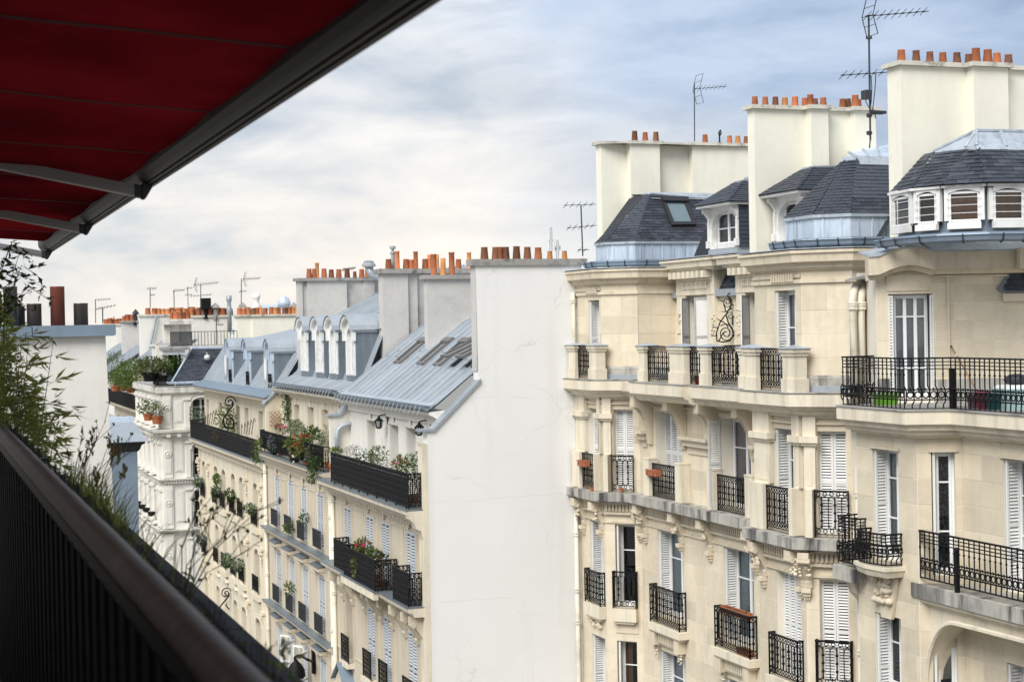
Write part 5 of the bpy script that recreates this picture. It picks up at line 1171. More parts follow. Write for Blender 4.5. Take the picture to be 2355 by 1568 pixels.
# zinc-capped pediment over the entrance bay
mb = MB(); mb.prism([FB.P(-51.9, .0, 8.35), FB.P(-51.15, 0, 8.95), FB.P(-50.4, 0, 8.35)], FB.n3*.3); mb.fbox(FB, -52.0, -50.3, 8.2, 8.34, 0, .38); mb.brk()
mb.prism([FB.P(-49.1, 0, 8.0)]+[FB.P(-48.1-math.cos(k*math.pi/8), 0, 8.0+.62*math.sin(k*math.pi/8)) for k in range(9)]+[FB.P(-47.1, 0, 8.0)], FB.n3*.3); mb.obj('pediment', 'beige_stone', B)
mb = MB(); mb.hexa([FB.P(-52.0, .42, 8.36), FB.P(-51.15, .42, 9.02), FB.P(-51.15, 0, 9.02), FB.P(-52.0, 0, 8.36), FB.P(-52.0, .42, 8.4), FB.P(-51.15, .42, 9.06), FB.P(-51.15, 0, 9.06), FB.P(-52.0, 0, 8.4)]); mb.hexa([FB.P(-51.15, .42, 9.02), FB.P(-50.3, .42, 8.36), FB.P(-50.3, 0, 8.36), FB.P(-51.15, 0, 9.02), FB.P(-51.15, .42, 9.06), FB.P(-50.3, .42, 8.4), FB.P(-50.3, 0, 8.4), FB.P(-51.15, 0, 9.06)])
mb.brk()
for k in range(8):
    p = [(-48.1-1.06*math.cos(t), 8.0+.68*math.sin(t)) for t in (k*math.pi/8, (k+1)*math.pi/8)]; mb.hexa([FB.P(p[0][0], .42, p[0][1]), FB.P(p[1][0], .42, p[1][1]), FB.P(p[1][0], 0, p[1][1]), FB.P(p[0][0], 0, p[0][1])]+[FB.P(q[0], d, q[1]+.04) for q, d in ((p[0], .42), (p[1], .42), (p[1], 0), (p[0], 0))])
mb.obj('zinc_sheet', 'zinc_blue', B)
# set-back top floor, white
tw = [(-50.5, -49.5, 15.0, 16.95), (-47.9, -46.9, 15.0, 16.95), (-46.1, -45.1, 15, 16.95), (-44.2, -43.3, 15, 16.95)]
mb = MB(); wall_grid(mb, FBt, -52.7, -YB-.42, 14.9, 17.6, tw, .32); mb.obj('wall', 'white_stone', B)
mb = MB()
for o in tw: window(B, FBt, o[0]+.02, o[1]-.02, o[2], o[3], -.30, 2, (.3, .75)); mb.fbox(FBt, o[0]-.08, o[0]-.02, 15, 17.05, 0, .03); mb.fbox(FBt, o[1]+.02, o[1]+.08, 15, 17.05, 0, .03); mb.fbox(FBt, o[0]-.02, o[1]+.02, 16.98, 17.05, 0, .03); mb.fbox(FBt, (o[0]+o[1])/2-.1, (o[0]+o[1])/2+.1, 16.98, 17.3, .03, .06); mb.brk()
mb.obj('window_surround', 'white_stone', B)
mb = MB(); sweep(mb, [(13.8, 52.7), (13.8, YB+.42)], [(-.1, 17.62), (.40, 17.58), (.38, 17.5), (.28, 17.46), (.2, 17.4), (.1, 17.36), (.08, 17.2), (-.1, 17.2)]); mb.obj('cornice', 'white_stone', B)
def gutter_row(bld, x, y0, y1, z, mt='zinc_dark', step=.42):
    mb = MB(); sweep(mb, [(x, y0), (x, y1)], [(.0, z), (.0, z-.1), (.05, z-.15), (.12, z-.15), (.17, z-.1), (.185, z-.01), (.16, z-.01), (.14, z-.09), (.1, z-.12), (.05, z-.12), (.02, z-.08), (.02, z)]); gt_ = mb.obj('gutter', mt, bld)
    mb = MB(); n = int(abs(y0-y1)/step)
    for i in range(n): y = y0+(y1-y0)*(i+.5)/n; mb.tube([(x-.19, y, z+.0), (x-.28, y, z-.2), (x-.3, y, z-.24)], .012, 4)
    mb.obj('gutter_bracket', 'lead', gt_, kind='stuff')
gutter_row(B, 13.42, 52.6, YB+.4, 17.76)
# zinc roof: standing-seam strips, one object each
zr = lambda x: 17.75+.775*(x-13.55) if x < 16.5 else 20.036+.42*(x-16.5)
rb = MB(); rb.quad((13.45, 52.7, 17.60), (13.45, YB+.42, 17.60), (16.5, YB+.42, zr(16.5)-.03), (16.5, 52.7, zr(16.5)-.03)); rb.quad((16.5, 52.7, zr(16.5)-.03), (16.5, YB+.42, zr(16.5)-.03), (19.5, YB+.42, zr(19.5)-.03), (19.5, 52.7, zr(19.5)-.03)); roofB = rb.obj('roof', 'zinc', B)
n = 17; w = (52.7-YB-.42)/n
for i in range(n):
    y0 = YB+.42+i*w; y1 = y0+w-.02
    for (x0, x1) in ((13.5, 15.1+.25*(i % 2)), (15.12+.25*(i % 2), 16.5), (16.5, 19.4)):
        mb = MB(); mb.hexa([(x0, y0, zr(x0)-.02), (x1, y0, zr(x1)-.02), (x1, y1, zr(x1)-.02), (x0, y1, zr(x0)-.02), (x0, y0, zr(x0)+.012), (x1, y0, zr(x1)), (x1, y1, zr(x1)), (x0, y1, zr(x0)+.012)])
        mb.hexa([(x0, y1-.02, zr(x0)), (x1, y1-.02, zr(x1)), (x1, y1+.02, zr(x1)), (x0, y1+.02, zr(x0)), (x0, y1-.013, zr(x0)+.075), (x1, y1-.013, zr(x1)+.075), (x1, y1+.013, zr(x1)+.075), (x0, y1+.013, zr(x0)+.075)]); mb.obj('zinc_panel', 'zinc', roofB)
mb = MB(); mb.hexa([(13.42, YB+.42, 17.64), (13.6, YB+.42, 17.78), (13.6, 52.6, 17.78), (13.42, 52.6, 17.64), (13.42, YB+.42, 17.76), (13.6, YB+.42, 17.83), (13.6, 52.6, 17.83), (13.42, 52.6, 17.76)]); mb.obj('zinc_eaves', 'lead', roofB)
def roofwin(bld, y0, y1, xa, xb, open_=False):
    U = Vector((1, 0, .775)).normalized(); Nn = Vector((-.775, 0, 1)).normalized(); mb = MB()
    P = lambda x, y, h: V((x, y, zr(x)))+Nn*h
    if open_:
        a = math.radians(14)
        def P(x, y, h, xa=xa, xb=xb): L = (x-xb)*1.265; D = (U*math.cos(a)-Nn*(-math.sin(a))) if False else (U*math.cos(a)-Nn*math.sin(a)); N2 = Nn*math.cos(a)+U*math.sin(a); return V((xb, y, zr(xb)))+Nn*.1+D*L+N2*h
    h0, h1 = .0, .075
    for (xa_, xb_, ya_, yb_) in ((xa, xb, y0, y0+.08), (xa, xb, y1-.08, y1), (xa, xa+.08, y0+.08, y1-.08), (xb-.08, xb, y0+.08, y1-.08)):
        mb.hexa([P(xa_, ya_, h0), P(xb_, ya_, h0), P(xb_, yb_, h0), P(xa_, yb_, h0), P(xa_, ya_, h1), P(xb_, ya_, h1), P(xb_, yb_, h1), P(xa_, yb_, h1)])
    mb.hexa([P(xb-.06, y0-.06, 0), P(xb+.14, y0-.06, 0), P(xb+.14, y1+.06, 0), P(xb-.06, y1+.06, 0), P(xb-.06, y0-.06, .10), P(xb+.10, y0-.06, .10), P(xb+.10, y1+.06, .10), P(xb-.06, y1+.06, .10)])
    s_ = mb.obj('roof_window', 'skylight_frame', bld); g_ = MB(); g_.poly([P(xa+.08, y0+.08, .05), P(xb-.08, y0+.08, .05), P(xb-.08, y1-.08, .05), P(xa+.08, y1-.08, .05)]); g_.obj('pane', 'glass', s_)
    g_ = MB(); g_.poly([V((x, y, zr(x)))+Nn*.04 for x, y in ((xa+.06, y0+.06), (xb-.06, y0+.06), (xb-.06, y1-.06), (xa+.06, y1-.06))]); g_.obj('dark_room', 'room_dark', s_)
for y0, y1 in ((50.1, 50.85), (47.55, 48.3), (45.85, 46.6)): roofwin(B, y0, y1, 14.85, 15.75)
roofwin(B, 44.35, 45.1, 14.8, 15.7, True); roofwin(B, 43.0, 43.75, 14.8, 15.7, True)
# stacks rising through the roof
kz = lambda: random.choice([tc_, tc_, td_])
pts = [(15.07, 53.35), (15.07, 52.82), (15.97, 52.82), (15.97, 52.95), (16.34, 52.95), (16.34, 53.1), (18.6, 53.1), (18.6, 53.35)]
c1 = chimney(B, pts, 18.2, 21.78, 'cement', 'coping', ch=.16, cd=.12)
for u, k in ((890, 'short'), (960, 'tall'), (1028, 'short'), (1070, 'short'), (1105, 'tall'), (1178, 'short'), (1210, 'pale'), (1270, 'pale'), (1438, 'short'), (1523, 'tall')):
    q = ony(Zm(u, 330), 53.0 if u < 1000 or u == 1105 else 53.2); pot(c1, (q[0], q[1], 21.94), k, tp_ if u in (1523, 1270) else tc_, 1.35)
pts = [(15.43, 49.3), (15.43, 48.96), (17.6, 48.96), (17.6, 49.3)]
c2 = chimney(B, pts, 18.6, 21.46, 'cement', 'coping', ch=.13, cd=.12)
for u, k, m_ in ((1246, 'tall', tc_), (1318, 'pale', tp_), (1388, 'tall', tc_)): q = ony(Zm(u, 400), 49.1); pot(c2, (q[0], q[1], 21.59), k, m_, 1.6)
mb = MB(); p = ony(Zm(925, 320), 53.2); mb.lathe((p[0], p[1], 21.9), [(.07, 0), (.07, .55), (.1, .57), (.1, .62), (.05, .64), (.05, .72), (.11, .74), (.11, .82), (.02, .84)], 10); mb.obj('flue_pipe', 'steel', c1)
# gable wing between this house and the next: white wall, coping and bent drainpipe
solid(B, 'party_wall', [(x, 52.7, z) for x, z in ((13.12, 14.9), (13.12, 16.75), (13.08, 16.98), (13.5, 17.05), (15.05, 18.75), (15.4, 18.75), (15.4, 14.9))], (0, .2, 0), 'white_stone')
mb = MB(); mb.prism([(x, 52.62, z) for x, z in ((13.02, 17.0), (13.02, 17.05), (13.42, 17.1), (15.1, 18.92), (15.1, 18.8), (13.48, 17.02))], (0, .42, 0)); mb.obj('zinc_coping', 'zinc', B)
FG = FY(52.62); gp_ = [FG.px(Zn(u, v)) for u, v in ((975, 315), (985, 380), (960, 410), (900, 430), (820, 455), (785, 490), (775, 560), (775, 680))]
mb = MB(); mb.smooth = True; mb.tube([(a, 52.58, z) for a, z in gp_], .075, 8); mb.smooth = False
for i in (3, 6): mb.lathe((gp_[i][0], 52.58, gp_[i][1]), [(.09, -.04), (.09, .04)], 10)
mb.obj('downpipe', 'zinc', B)
downpipe(B, [FB.P(-52.55, .1, 14.5), FB.P(-52.55, .1, 0)], .075, (14.2, 12.6, 11.1, 8.4)); 
# ================================================================== house with louvred shutters and four dormers
A2 = thing('stone_building', (15, 58, 0), 'stone apartment house with grey louvred shutters and four round-topped white dormers in zinc', 'building')
rowsA = [(12.3, 14.24), (9.35, 11.35), (6.4, 8.46)]
yA = [(62.1, 61.25), (59.75, 58.9), (57.6, 56.75), (55.15, 54.25)]
opsA = [(-a, -b_, *r) for r in rowsA for a, b_ in yA]
mb = MB(); wall_grid(mb, FB, -63.55, -52.7, 0, 14.7, opsA, .3); mb.obj('wall', 'beige_stone', A2)
for o in opsA:
    shutters_closed(A2, FB, o[0]+.05, o[1]-.04, o[2], o[3], -.03, 2, 'shutter_blue', .085, gap=.40)
mb = MB()
for o in opsA:
    mb.fbox(FB, o[0]+.0, o[0]+.05, o[2], o[3], -.1, .012); mb.fbox(FB, o[1]-.04, o[1]-.0, o[2], o[3], -.1, -.0); mb.brk()
mb.obj('window_frame', 'white_paint', A2)
for z in (8.46,):
    for y in (59.75, 58.9, 57.6, 56.75):
        sgn = -1 if y in (59.75, 57.6) else 1
        m1, s1 = MB(), MB(); a = -y; ang = math.radians(40); U = FB.u3*(sgn*math.cos(ang))+FB.n3*math.sin(ang); Nn = Vector((U.y, -U.x, 0)); louvre(m1, s1, FB.P(a, .03, 6.4), U, Nn, .5, 2.0, .085, gap=.40); s_ = m1.obj('shutter', 'shutter_paint', A2); s1.obj('louvre_slats', 'shutter_paint', s_, kind='stuff')
mb = MB()
for o in opsA:
    mb.fbox(FB, o[0]-.14, o[0]-.06, o[2], o[3]+.12, 0, .02); mb.fbox(FB, o[1]+.06, o[1]+.14, o[2], o[3]+.12, 0, .015); mb.fbox(FB, o[0]-.06, o[1]+.06, o[3]+.05, o[3]+.12, 0, .03); mb.fbox(FB, (o[0]+o[1])/2-.12, (o[0]+o[1])/2+.12, o[3]+.05, o[3]+.38, .04, .08); mb.brk()
for r in rowsA:
    for a0, a1 in ((-61.0, -60.0), (-58.65, -57.85), (-56.5, -55.4), (-54.0, -53.0)):
        mb.fbox(FB, a0+.1, a0+.14, r[0]+.2, r[1], 0, .025); mb.fbox(FB, a1-.14, a1-.1, r[0]+.2, r[1], 0, .025); mb.fbox(FB, a0+.14, a1-.14, r[1]-.04, r[1], 0, .025); mb.brk()
mb.obj('window_surround', 'beige_stone', A2)
mb = MB(); mz = MB()
for z in (12.15, 9.21):
    sweep(mb, [(XB, 63.5), (XB, 52.75)], [(-.05, z), (.32, z), (.30, z-.1), (.2, z-.14), (.14, z-.24), (-.05, z-.26)]); mb.brk(); mz.box(XB-.35, XB, 52.75, 63.5, z+.003, z+.028); mz.brk()
mb.obj('string_course', 'beige_stone', A2); mz.obj('zinc_sheet', 'zinc_dark', A2)
mb = MB(); mz = MB()
for (z, (a, b_)) in [(11.72, q) for q in yA]+[(8.84, q) for q in yA]:
    mb.fbox(FB, -a-.18, -b_+.18, z-.14, z, 0, .26); console(mb, FB, -a-.1, .12, z-.14, .3, .18); console(mb, FB, -b_+.1, .12, z-.14, .3, .18); mb.brk(); mz.hexa([FB.P(-a-.2, .30, z+.002), FB.P(-b_+.2, .30, z+.002), FB.P(-b_+.2, 0, z+.05), FB.P(-a-.2, 0, z+.05), FB.P(-a-.2, .30, z+.025), FB.P(-b_+.2, .30, z+.025), FB.P(-b_+.2, 0, z+.08), FB.P(-a-.2, 0, z+.08)]); mz.brk()
mb.obj('window_hood', 'beige_stone', A2); mz.obj('hood_sheet', 'zinc_dark', A2)
for z in (12.36, 9.42):
    for (a, b_) in yA: guard(A2, [FB.P(-a-.08, .16, 0), FB.P(-b_+.12, .16, 0)], z, z+.62, rail_panel, 'iron_grey')
mb = MB(); sweep(mb, [(XB, 63.5), (XB, 52.75)], [(-.3, 15.08), (.36, 15.08), (.34, 14.96), (.26, 14.92), (.2, 14.78), (.14, 14.76), (.12, 14.66), (-.1, 14.64)]); dentils(mb, FB, -63.4, -52.9, 14.56, 14.66, .0, .1, .2, .5); bs_ = mb.obj('balcony_slab', 'beige_stone', A2)
mb = MB(); mb.box(12.81, 13.8, 52.92, 63.5, 15.085, 15.11); mb.obj('zinc_sheet', 'zinc_dark', bs_)
guard(A2, [(13.1, 63.45), (12.93, 63.4), (12.93, 53.0), (13.15, 52.95)], 15.14, 15.98, pitch=.085, rings=False, dense=False)
guard(A2, [(12.93, 63.4), (12.93, 53.0)], 15.75, 15.98, rail_panel)
ta = [(-61.2, -60.2, 15.1, 17.05), (-58.85, -57.85, 15.1, 17.05), (-56.7, -55.7, 15.1, 17.05), (-54.6, -53.6, 15.1, 17.05)]
mb = MB(); wall_grid(mb, FBt, -63.55, -52.9, 15.0, 17.7, ta, .36); mb.obj('wall', 'stone_pale', A2)
mb = MB()
for o in ta: window(A2, FBt, o[0]+.02, o[1]-.02, o[2], o[3], -.26, 2, (.3, .75), None); mb.fbox(FBt, o[0]-.1, o[0]-.03, 15.1, 17.12, 0, .03); mb.fbox(FBt, o[1]+.03, o[1]+.1, 15.1, 17.12, 0, .03); mb.fbox(FBt, (o[0]+o[1])/2-.12, (o[0]+o[1])/2+.12, 17.05, 17.4, .0, .06); mb.brk()
mb.obj('window_surround', 'stone_pale', A2)
mb = MB(); sweep(mb, [(13.8, 63.5), (13.8, 52.92)], [(-.1, 17.66), (.4, 17.62), (.38, 17.54), (.3, 17.5), (.22, 17.42), (.1, 17.38), (.08, 17.3), (-.1, 17.3)]); mb.obj('cornice', 'stone_pale', A2)
gutter_row(A2, 13.44, 63.3, 52.95, 17.86)
mb = MB(); mb.quad((13.45, 63.5, 17.72), (13.45, 52.9, 17.72), (14.4, 52.9, 18.1), (14.4, 63.5, 18.1)); mb.quad((14.4, 63.5, 18.1), (14.4, 52.9, 18.1), (15.3, 52.9, 20.2), (15.3, 63.5, 20.2)); rA = mb.obj('roof', 'zinc', A2)
mb = MB(); mb.quad((15.0, 63.5, 19.9), (15.0, 53.1, 19.9), (19.5, 53.1, 22.2), (19.5, 63.5, 22.2))
for i in range(14): y = 53.4+i*.75; mb.tube([(15.0, y, 19.94), (19.5, y, 22.24)], .03, 4); 
mb.obj('roof', 'zinc', A2)
mb = MB()
for i in range(24): y = 53.0+i*.44; mb.hexa([(13.5, y, 17.74), (14.3, y, 18.07), (14.3, y+.4, 18.07), (13.5, y+.4, 17.74), (13.5, y, 17.79+.02*(i % 2)), (14.3, y, 18.12), (14.3, y+.4, 18.12), (13.5, y+.4, 17.79)]); mb.brk()
mb.obj('zinc_panel', 'zinc', rA)
def dormer_round(bld, fr, a0, a1, z0, z1, depth, front='old_paint', side='zinc_dark', top='zinc', rail=False, base=.36):
    ac, hw = (a0+a1)/2, (a1-a0)/2; n = 10; rise = .42
    mb = MB()
    mb.fbox(fr, a0, a1, z0, z0+base, -.3, 0.0); b_ = mb.obj('dormer_base', side if bld is not None else side, bld)
    fm = MB(); o0, o1 = a0+.2, a1-.2; arc = [(ac-(o1-o0)/2*math.cos(math.pi*k/n), z1-.35+.3*math.sin(math.pi*k/n)) for k in range(n+1)]; oar = [(ac-hw*math.cos(math.pi*k/n), z1-.15+rise*math.sin(math.pi*k/n)) for k in range(n+1)]
    fm.fbox(fr, a0, o0, z0+base, z1-.35, -.2, .02); fm.fbox(fr, o1, a1, z0+base, z1-.35, -.2, .02); fm.prism([fr.P(a0, .02, z1-.35), fr.P(o0, .02, z1-.35)]+[fr.P(a, .02, z) for a, z in arc[1:n//2+1]]+[fr.P(a, .02, z) for a, z in reversed(oar[:n//2+1])], -fr.n3*.2); fm.prism([fr.P(o1, .02, z1-.35), fr.P(a1, .02, z1-.35)]+[fr.P(a, .02, z) for a, z in reversed(oar[n//2:])]+[fr.P(a, .02, z) for a, z in arc[n//2:-1]], -fr.n3*.2)
    for i in range(n):
        p, q = oar[i], oar[i+1]; fm.hexa([fr.P(p[0], .16, p[1]), fr.P(q[0], .16, q[1]), fr.P(q[0], 0, q[1]), fr.P(p[0], 0, p[1]), fr.P(p[0]*1.0, .2, p[1]+.09), fr.P(q[0], .2, q[1]+.09), fr.P(q[0], 0, q[1]+.09), fr.P(p[0], 0, p[1]+.09)])
    for s_ in (a0, a1): fm.fbox(fr, s_-.07, s_+.07, z1-.5, z1-.12, -.02, .12)
    f_ = fm.obj('dormer_front', front, bld)
    window(bld, fr, o0, o1, z0+base, z1-.06, -.14, 2, (.25, .55), None, room=True)
    ck = MB(); ck.fbox(fr, a1, a1+.025, z0, z1-.1, -depth, -.02); ck.brk(); ck.fbox(fr, a0-.025, a0, z0, z1-.1, -depth, -.02); ck.brk(); ck.obj('dormer_cheek', side, bld)
    tp = MB(); o2 = [(ac-(hw+.1)*math.cos(math.pi*k/n), z1-.12+(rise+.1)*math.sin(math.pi*k/n)) for k in range(n+1)]
    o3 = [(ac-(hw+.13)*math.cos(math.pi*k/n), z1-.12+(rise+.13)*math.sin(math.pi*k/n)) for k in range(n+1)]; loop = o2+o3[::-1]
    tp.prism([fr.P(a, .22, z) for a, z in loop], -fr.n3*(depth+.2)); tp.prism([fr.P(a, -depth*.48, z) for a, z in [(ac-(hw+.15)*math.cos(math.pi*k/n), z1-.12+(rise+.15)*math.sin(math.pi*k/n)) for k in range(n+1)]+o3[::-1]], -fr.n3*.03)
    tp.fbox(fr, a1-.02, a1+.08, z1-.2, z1-.1, -depth, .05); tp.obj('dormer_roof', top, bld)
    if rail: guard(bld, [fr.P(o0-.02, .06, 0), fr.P(o1+.02, .06, 0)], z0+base+.02, z0+base+.6, rail_scroll, pitch=.1)
FD = FX(14.25)
for y in (61.75, 59.3, 57.15, 54.75): dormer_round(A2, FD, -y, -y+1.2, 17.95, 20.0, 1.6)
cA = chimney(A2, [(14.6, 63.9), (14.6, 63.52), (14.78, 63.52), (14.78, 63.62), (14.96, 63.62), (14.96, 63.4), (16.58, 63.4), (16.58, 63.6), (17.3, 63.6), (17.3, 63.42), (17.75, 63.42), (17.75, 63.6), (18.6, 63.6), (18.6, 63.9)], 17.9, 21.86, 'cement', 'coping', ch=.12, cd=.1)
for u, k, m_ in ((268, 'short', tc_), (312, 'short', tc_), (330, 'tall', tp_), (386, 'short', tc_), (442, 'short', td_), (500, 'short', tc_), (566, 'short', td_), (626, 'short', td_), (680, 'short', tc_), (722, 'tall', tc_)):
    q = ony(Zm(u, 400), 63.65); pot(cA, (q[0], q[1], 21.98), k, m_, 1.4 if u != 626 else 1.0)
mb = MB(); p = Vector(ony(Zm(822, 412), 62.5)); mb.smooth = True; mb.tube([p+Vector(q) for q in ((.35, 0, .0), (-.1, 0, .02), (-.35, 0, .12), (-.45, 0, .4))], .16, 8); mb.smooth = False; mb.lathe(p+Vector((-.45, 0, .4)), [(.14, 0), (.28, .05), (.28, .14), (.2, .2), (.22, .24), (.1, .3)], 12); mb.obj('vent_pipe', 'steel', A2)
# gable towards the next house
solid(A2, 'party_wall', [(x, 63.55, z) for x, z in ((13.2, 14.9), (13.2, 16.9), (13.35, 17.15), (14.9, 18.5), (14.9, 14.9))], (0, .2, 0), 'stone_pale')
mb = MB(); mb.prism([(x, 63.48, z) for x, z in ((13.1, 16.95), (13.1, 17.03), (14.95, 18.62), (14.95, 18.48))], (0, .4, 0)); mb.obj('zinc_coping', 'zinc', A2)
downpipe(A2, [FB.P(-63.5, .1, 14.6), FB.P(-63.5, .1, 0)], .07, (14.3, 12.4, 10.2, 8.0)); downpipe(A2, [FB.P(-52.85, .1, 14.5), FB.P(-52.85, .1, 0)], .07, (13.6, 12.0, 9.8))
# ================================================================== cream house with arched recesses
A1 = thing('stone_building', (15, 72, 0), 'cream stone house with tall arched window recesses and a long ornate black balcony', 'building')
yW = [(79.0, 77.95), (75.7, 74.7), (73.7, 72.7), (71.4, 70.4), (69.5, 68.5), (66.5, 65.45)]
rowsC = [(11.9, 13.6), (9.15, 10.87), (6.3, 8.0)]
opsC = [(-a, -b_, *r) for r in rowsC for a, b_ in yW]
mb = MB(); wall_grid(mb, FB, -79.85, -63.55, 0, 14.4, opsC, .42)
mb.quad((XB, 79.85, 0), (13.9, 79.85, 0), (13.9, 79.85, 14.4), (XB, 79.85, 14.4))
for o in opsC:   # segmental heads: fill the corners
    n = 6; ac = (o[0]+o[1])/2; hw = (o[1]-o[0])/2
    arc = [(ac-hw*math.cos(math.pi*k/n), o[3]-.26+.26*math.sin(math.pi*k/n)) for k in range(n+1)]
    for i in range(n): mb.quad(FB.P(arc[i][0], 0, arc[i][1]), FB.P(arc[i+1][0], 0, arc[i+1][1]), FB.P(arc[i+1][0], 0, o[3]), FB.P(arc[i][0], 0, o[3])); mb.quad(FB.P(arc[i][0], 0, arc[i][1]), FB.P(arc[i][0], -.42, arc[i][1]), FB.P(arc[i+1][0], -.42, arc[i+1][1]), FB.P(arc[i+1][0], 0, arc[i+1][1]))
mb.obj('wall', 'cream_stone', A1)
for o in opsC: window(A1, FB, o[0]+.02, o[1]-.02, o[2], o[3], -.40, 2, (.7,), None)
mb = MB()
for o in opsC:
    for a in (o[0]-.12, o[1]+.12): mb.fbox(FB, a-.08, a+.08, o[2]-.3, o[3]-.3, 0, .014); mb.fbox(FB, a-.1, a+.1, o[3]-.3, o[3]-.22, 0, .03)
    n = 8; ac = (o[0]+o[1])/2; hw = (o[1]-o[0])/2+.05
    mb.tube([FB.P(ac-hw*math.cos(math.pi*k/n), .0, o[3]-.26+.30*math.sin(math.pi*k/n)) for k in range(n+1)], .02, 4); mb.fbox(FB, o[0]-.22, o[1]+.22, o[2]-.34, o[2]-.12, 0, .16); mb.fbox(FB, o[0]-.1, o[1]+.1, o[2]-.8, o[2]-.4, 0, .04); dentils(mb, FB, o[0]-.1, o[1]+.1, o[2]-.62, o[2]-.42, .04, .09, .16, .5); mb.brk()
mb.obj('window_surround', 'cream_stone', A1)
mb = MB()
for a in (-79.5, -76.9, -67.6, -64.6): 
    mb.fbox(FB, a-.16, a+.16, 6, 14.2, 0, .05); 
    for z in (13.6, 11.0, 8.4): mb.fbox(FB, a-.2, a+.2, z, z+.12, 0, .16); console(mb, FB, a, .22, z, .5, .22)
    mb.brk()
for z in (8.55,):
    for a, b_ in yW[1:5]: ac = -(a+b_)/2; mb.prism([FB.P(ac-.75, 0, z), FB.P(ac+.75, 0, z), FB.P(ac, 0, z+.6)], FB.n3*.14); mb.brk()
mb.obj('pilaster', 'cream_stone', A1)
cv = MB()
for a in (-79.5, -76.9, -67.6, -64.6):
    for z in (13.2, 10.6): carved(cv, FB, a, .3, z, .5, .09, int(a*3+z) % 97, 14)
    cv.brk()
cv.obj('carving', 'cream_stone', A1, kind='stuff')
for r in rowsC[:2]:
    for a, b_ in yW: guard(A1, [FB.P(-a-.05, .1, 0), FB.P(-b_+.1, .1, 0)], r[0]+.02, r[0]+.66, pitch=.12)
mb = MB(); sweep(mb, [(14.0, 80.0), (XB, 79.95), (XB, 63.6)], [(-.3, 14.64), (.42, 14.64), (.40, 14.52), (.3, 14.48), (.22, 14.38), (.1, 14.34), (.08, 14.2), (-.1, 14.2)]); dentils(mb, FB, -79.8, -63.7, 14.22, 14.36, .08, .2, .26, .5); b_ = mb.obj('balcony_slab', 'cream_stone', A1)
mb = MB(); mb.box(12.76, 13.8, 63.6, 80.3, 14.645, 14.67); mb.obj('zinc_sheet', 'zinc_blue', b_)
guard(A1, [(13.6, 80.1), (12.86, 80.1), (12.86, 63.7)], 14.7, 15.55, pitch=.16, dense=True)
tc2 = [(-80.9, -80.2, 14.66, 16.5), (-77.5, -76.6, 14.66, 16.5), (-75.2, -74.4, 14.66, 16.5), (-73.0, -72.2, 14.66, 16.5), (-71.1, -70.2, 14.66, 16.5), (-68.0, -67.1, 14.66, 16.5)]
mb = MB(); wall_grid(mb, FBt, -81.5, -63.6, 14.6, 17.2, tc2, .42); mb.quad((13.8, 81.5, 14.6), (13.8, 81.5, 17.2), (17, 81.5, 17.2), (17, 81.5, 14.6)); mb.obj('wall', 'cream_stone', A1)
for o in tc2: window(A1, FBt, o[0]+.02, o[1]-.02, o[2], o[3], -.40, 2, (.7,), None)
mb = MB(); sweep(mb, [(13.8, 81.5), (13.8, 63.7)], [(-.1, 17.18), (.55, 17.16), (.52, 17.06), (.4, 17.0), (.2, 16.94), (-.1, 16.9)]); mb.obj('cornice', 'stone_pale', A1)
mb = MB(); mb.quad((13.2, 81.5, 17.2), (13.2, 63.7, 17.2), (13.75, 63.7, 17.46), (13.75, 81.5, 17.46)); mb.quad((13.75, 81.5, 17.46), (13.75, 63.7, 17.46), (14.9, 63.7, 19.2), (14.9, 81.5, 19.2)); mb.quad((14.9, 81.5, 19.2), (14.9, 63.7, 19.2), (19, 63.7, 20.0), (19, 81.5, 20.0)); rC = mb.obj('roof', 'zinc', A1)
mb = MB()
for i in range(44): y = 63.75+i*.4; mb.hexa([(13.18, y, 17.19), (13.72, y, 17.44), (13.72, y+.36, 17.44), (13.18, y+.36, 17.19), (13.18, y, 17.235), (13.72, y, 17.485), (13.72, y+.36, 17.485), (13.18, y+.36, 17.235)]); mb.brk()
mb.obj('zinc_panel', 'zinc_blue', rC)
mb = MB()
for i in range(34): y = 63.9+i*.52; mb.tube([(13.76, y, 17.5), (14.9, y, 19.24)], .03, 4)
mb.obj('seam', 'zinc', rC, kind='stuff')
FD1 = FX(13.85)
for y in (74.75, 70.65, 65.95): dormer_round(A1, FD1, -y, -y+.95, 17.42, 19.15, 1.7, 'zinc_light', 'zinc_dark', 'zinc', True, .1)
for y in (76.1, 67.0):   # oval lucarnes
    a0 = -y; mb = MB(); mb.fbox(FD1, a0, a0+.75, 17.5, 18.75, -.8, .0); mb.prism([FD1.P(a0+.375-.375*math.cos(math.pi*k/8), 0, 18.75+.3*math.sin(math.pi*k/8)) for k in range(9)], -FD1.n3*.8); mb.obj('lucarne', 'zinc', A1)
    mb = MB(); mb.prism([FD1.P(a0+.375+.22*math.cos(2*math.pi*k/14), .0, 18.3+.5*math.sin(2*math.pi*k/14)) for k in range(14)], FD1.n3*.012); mb.obj('oval_pane', 'white_paint', A1)
mb = MB(); mb.prism([(14.9, 81.4, 19.2), (14.9, 63.8, 19.2), (19, 63.8, 20.0), (19, 81.4, 20.0)], (0, 0, .05)); mb.obj('zinc_flat', 'zinc', rC)
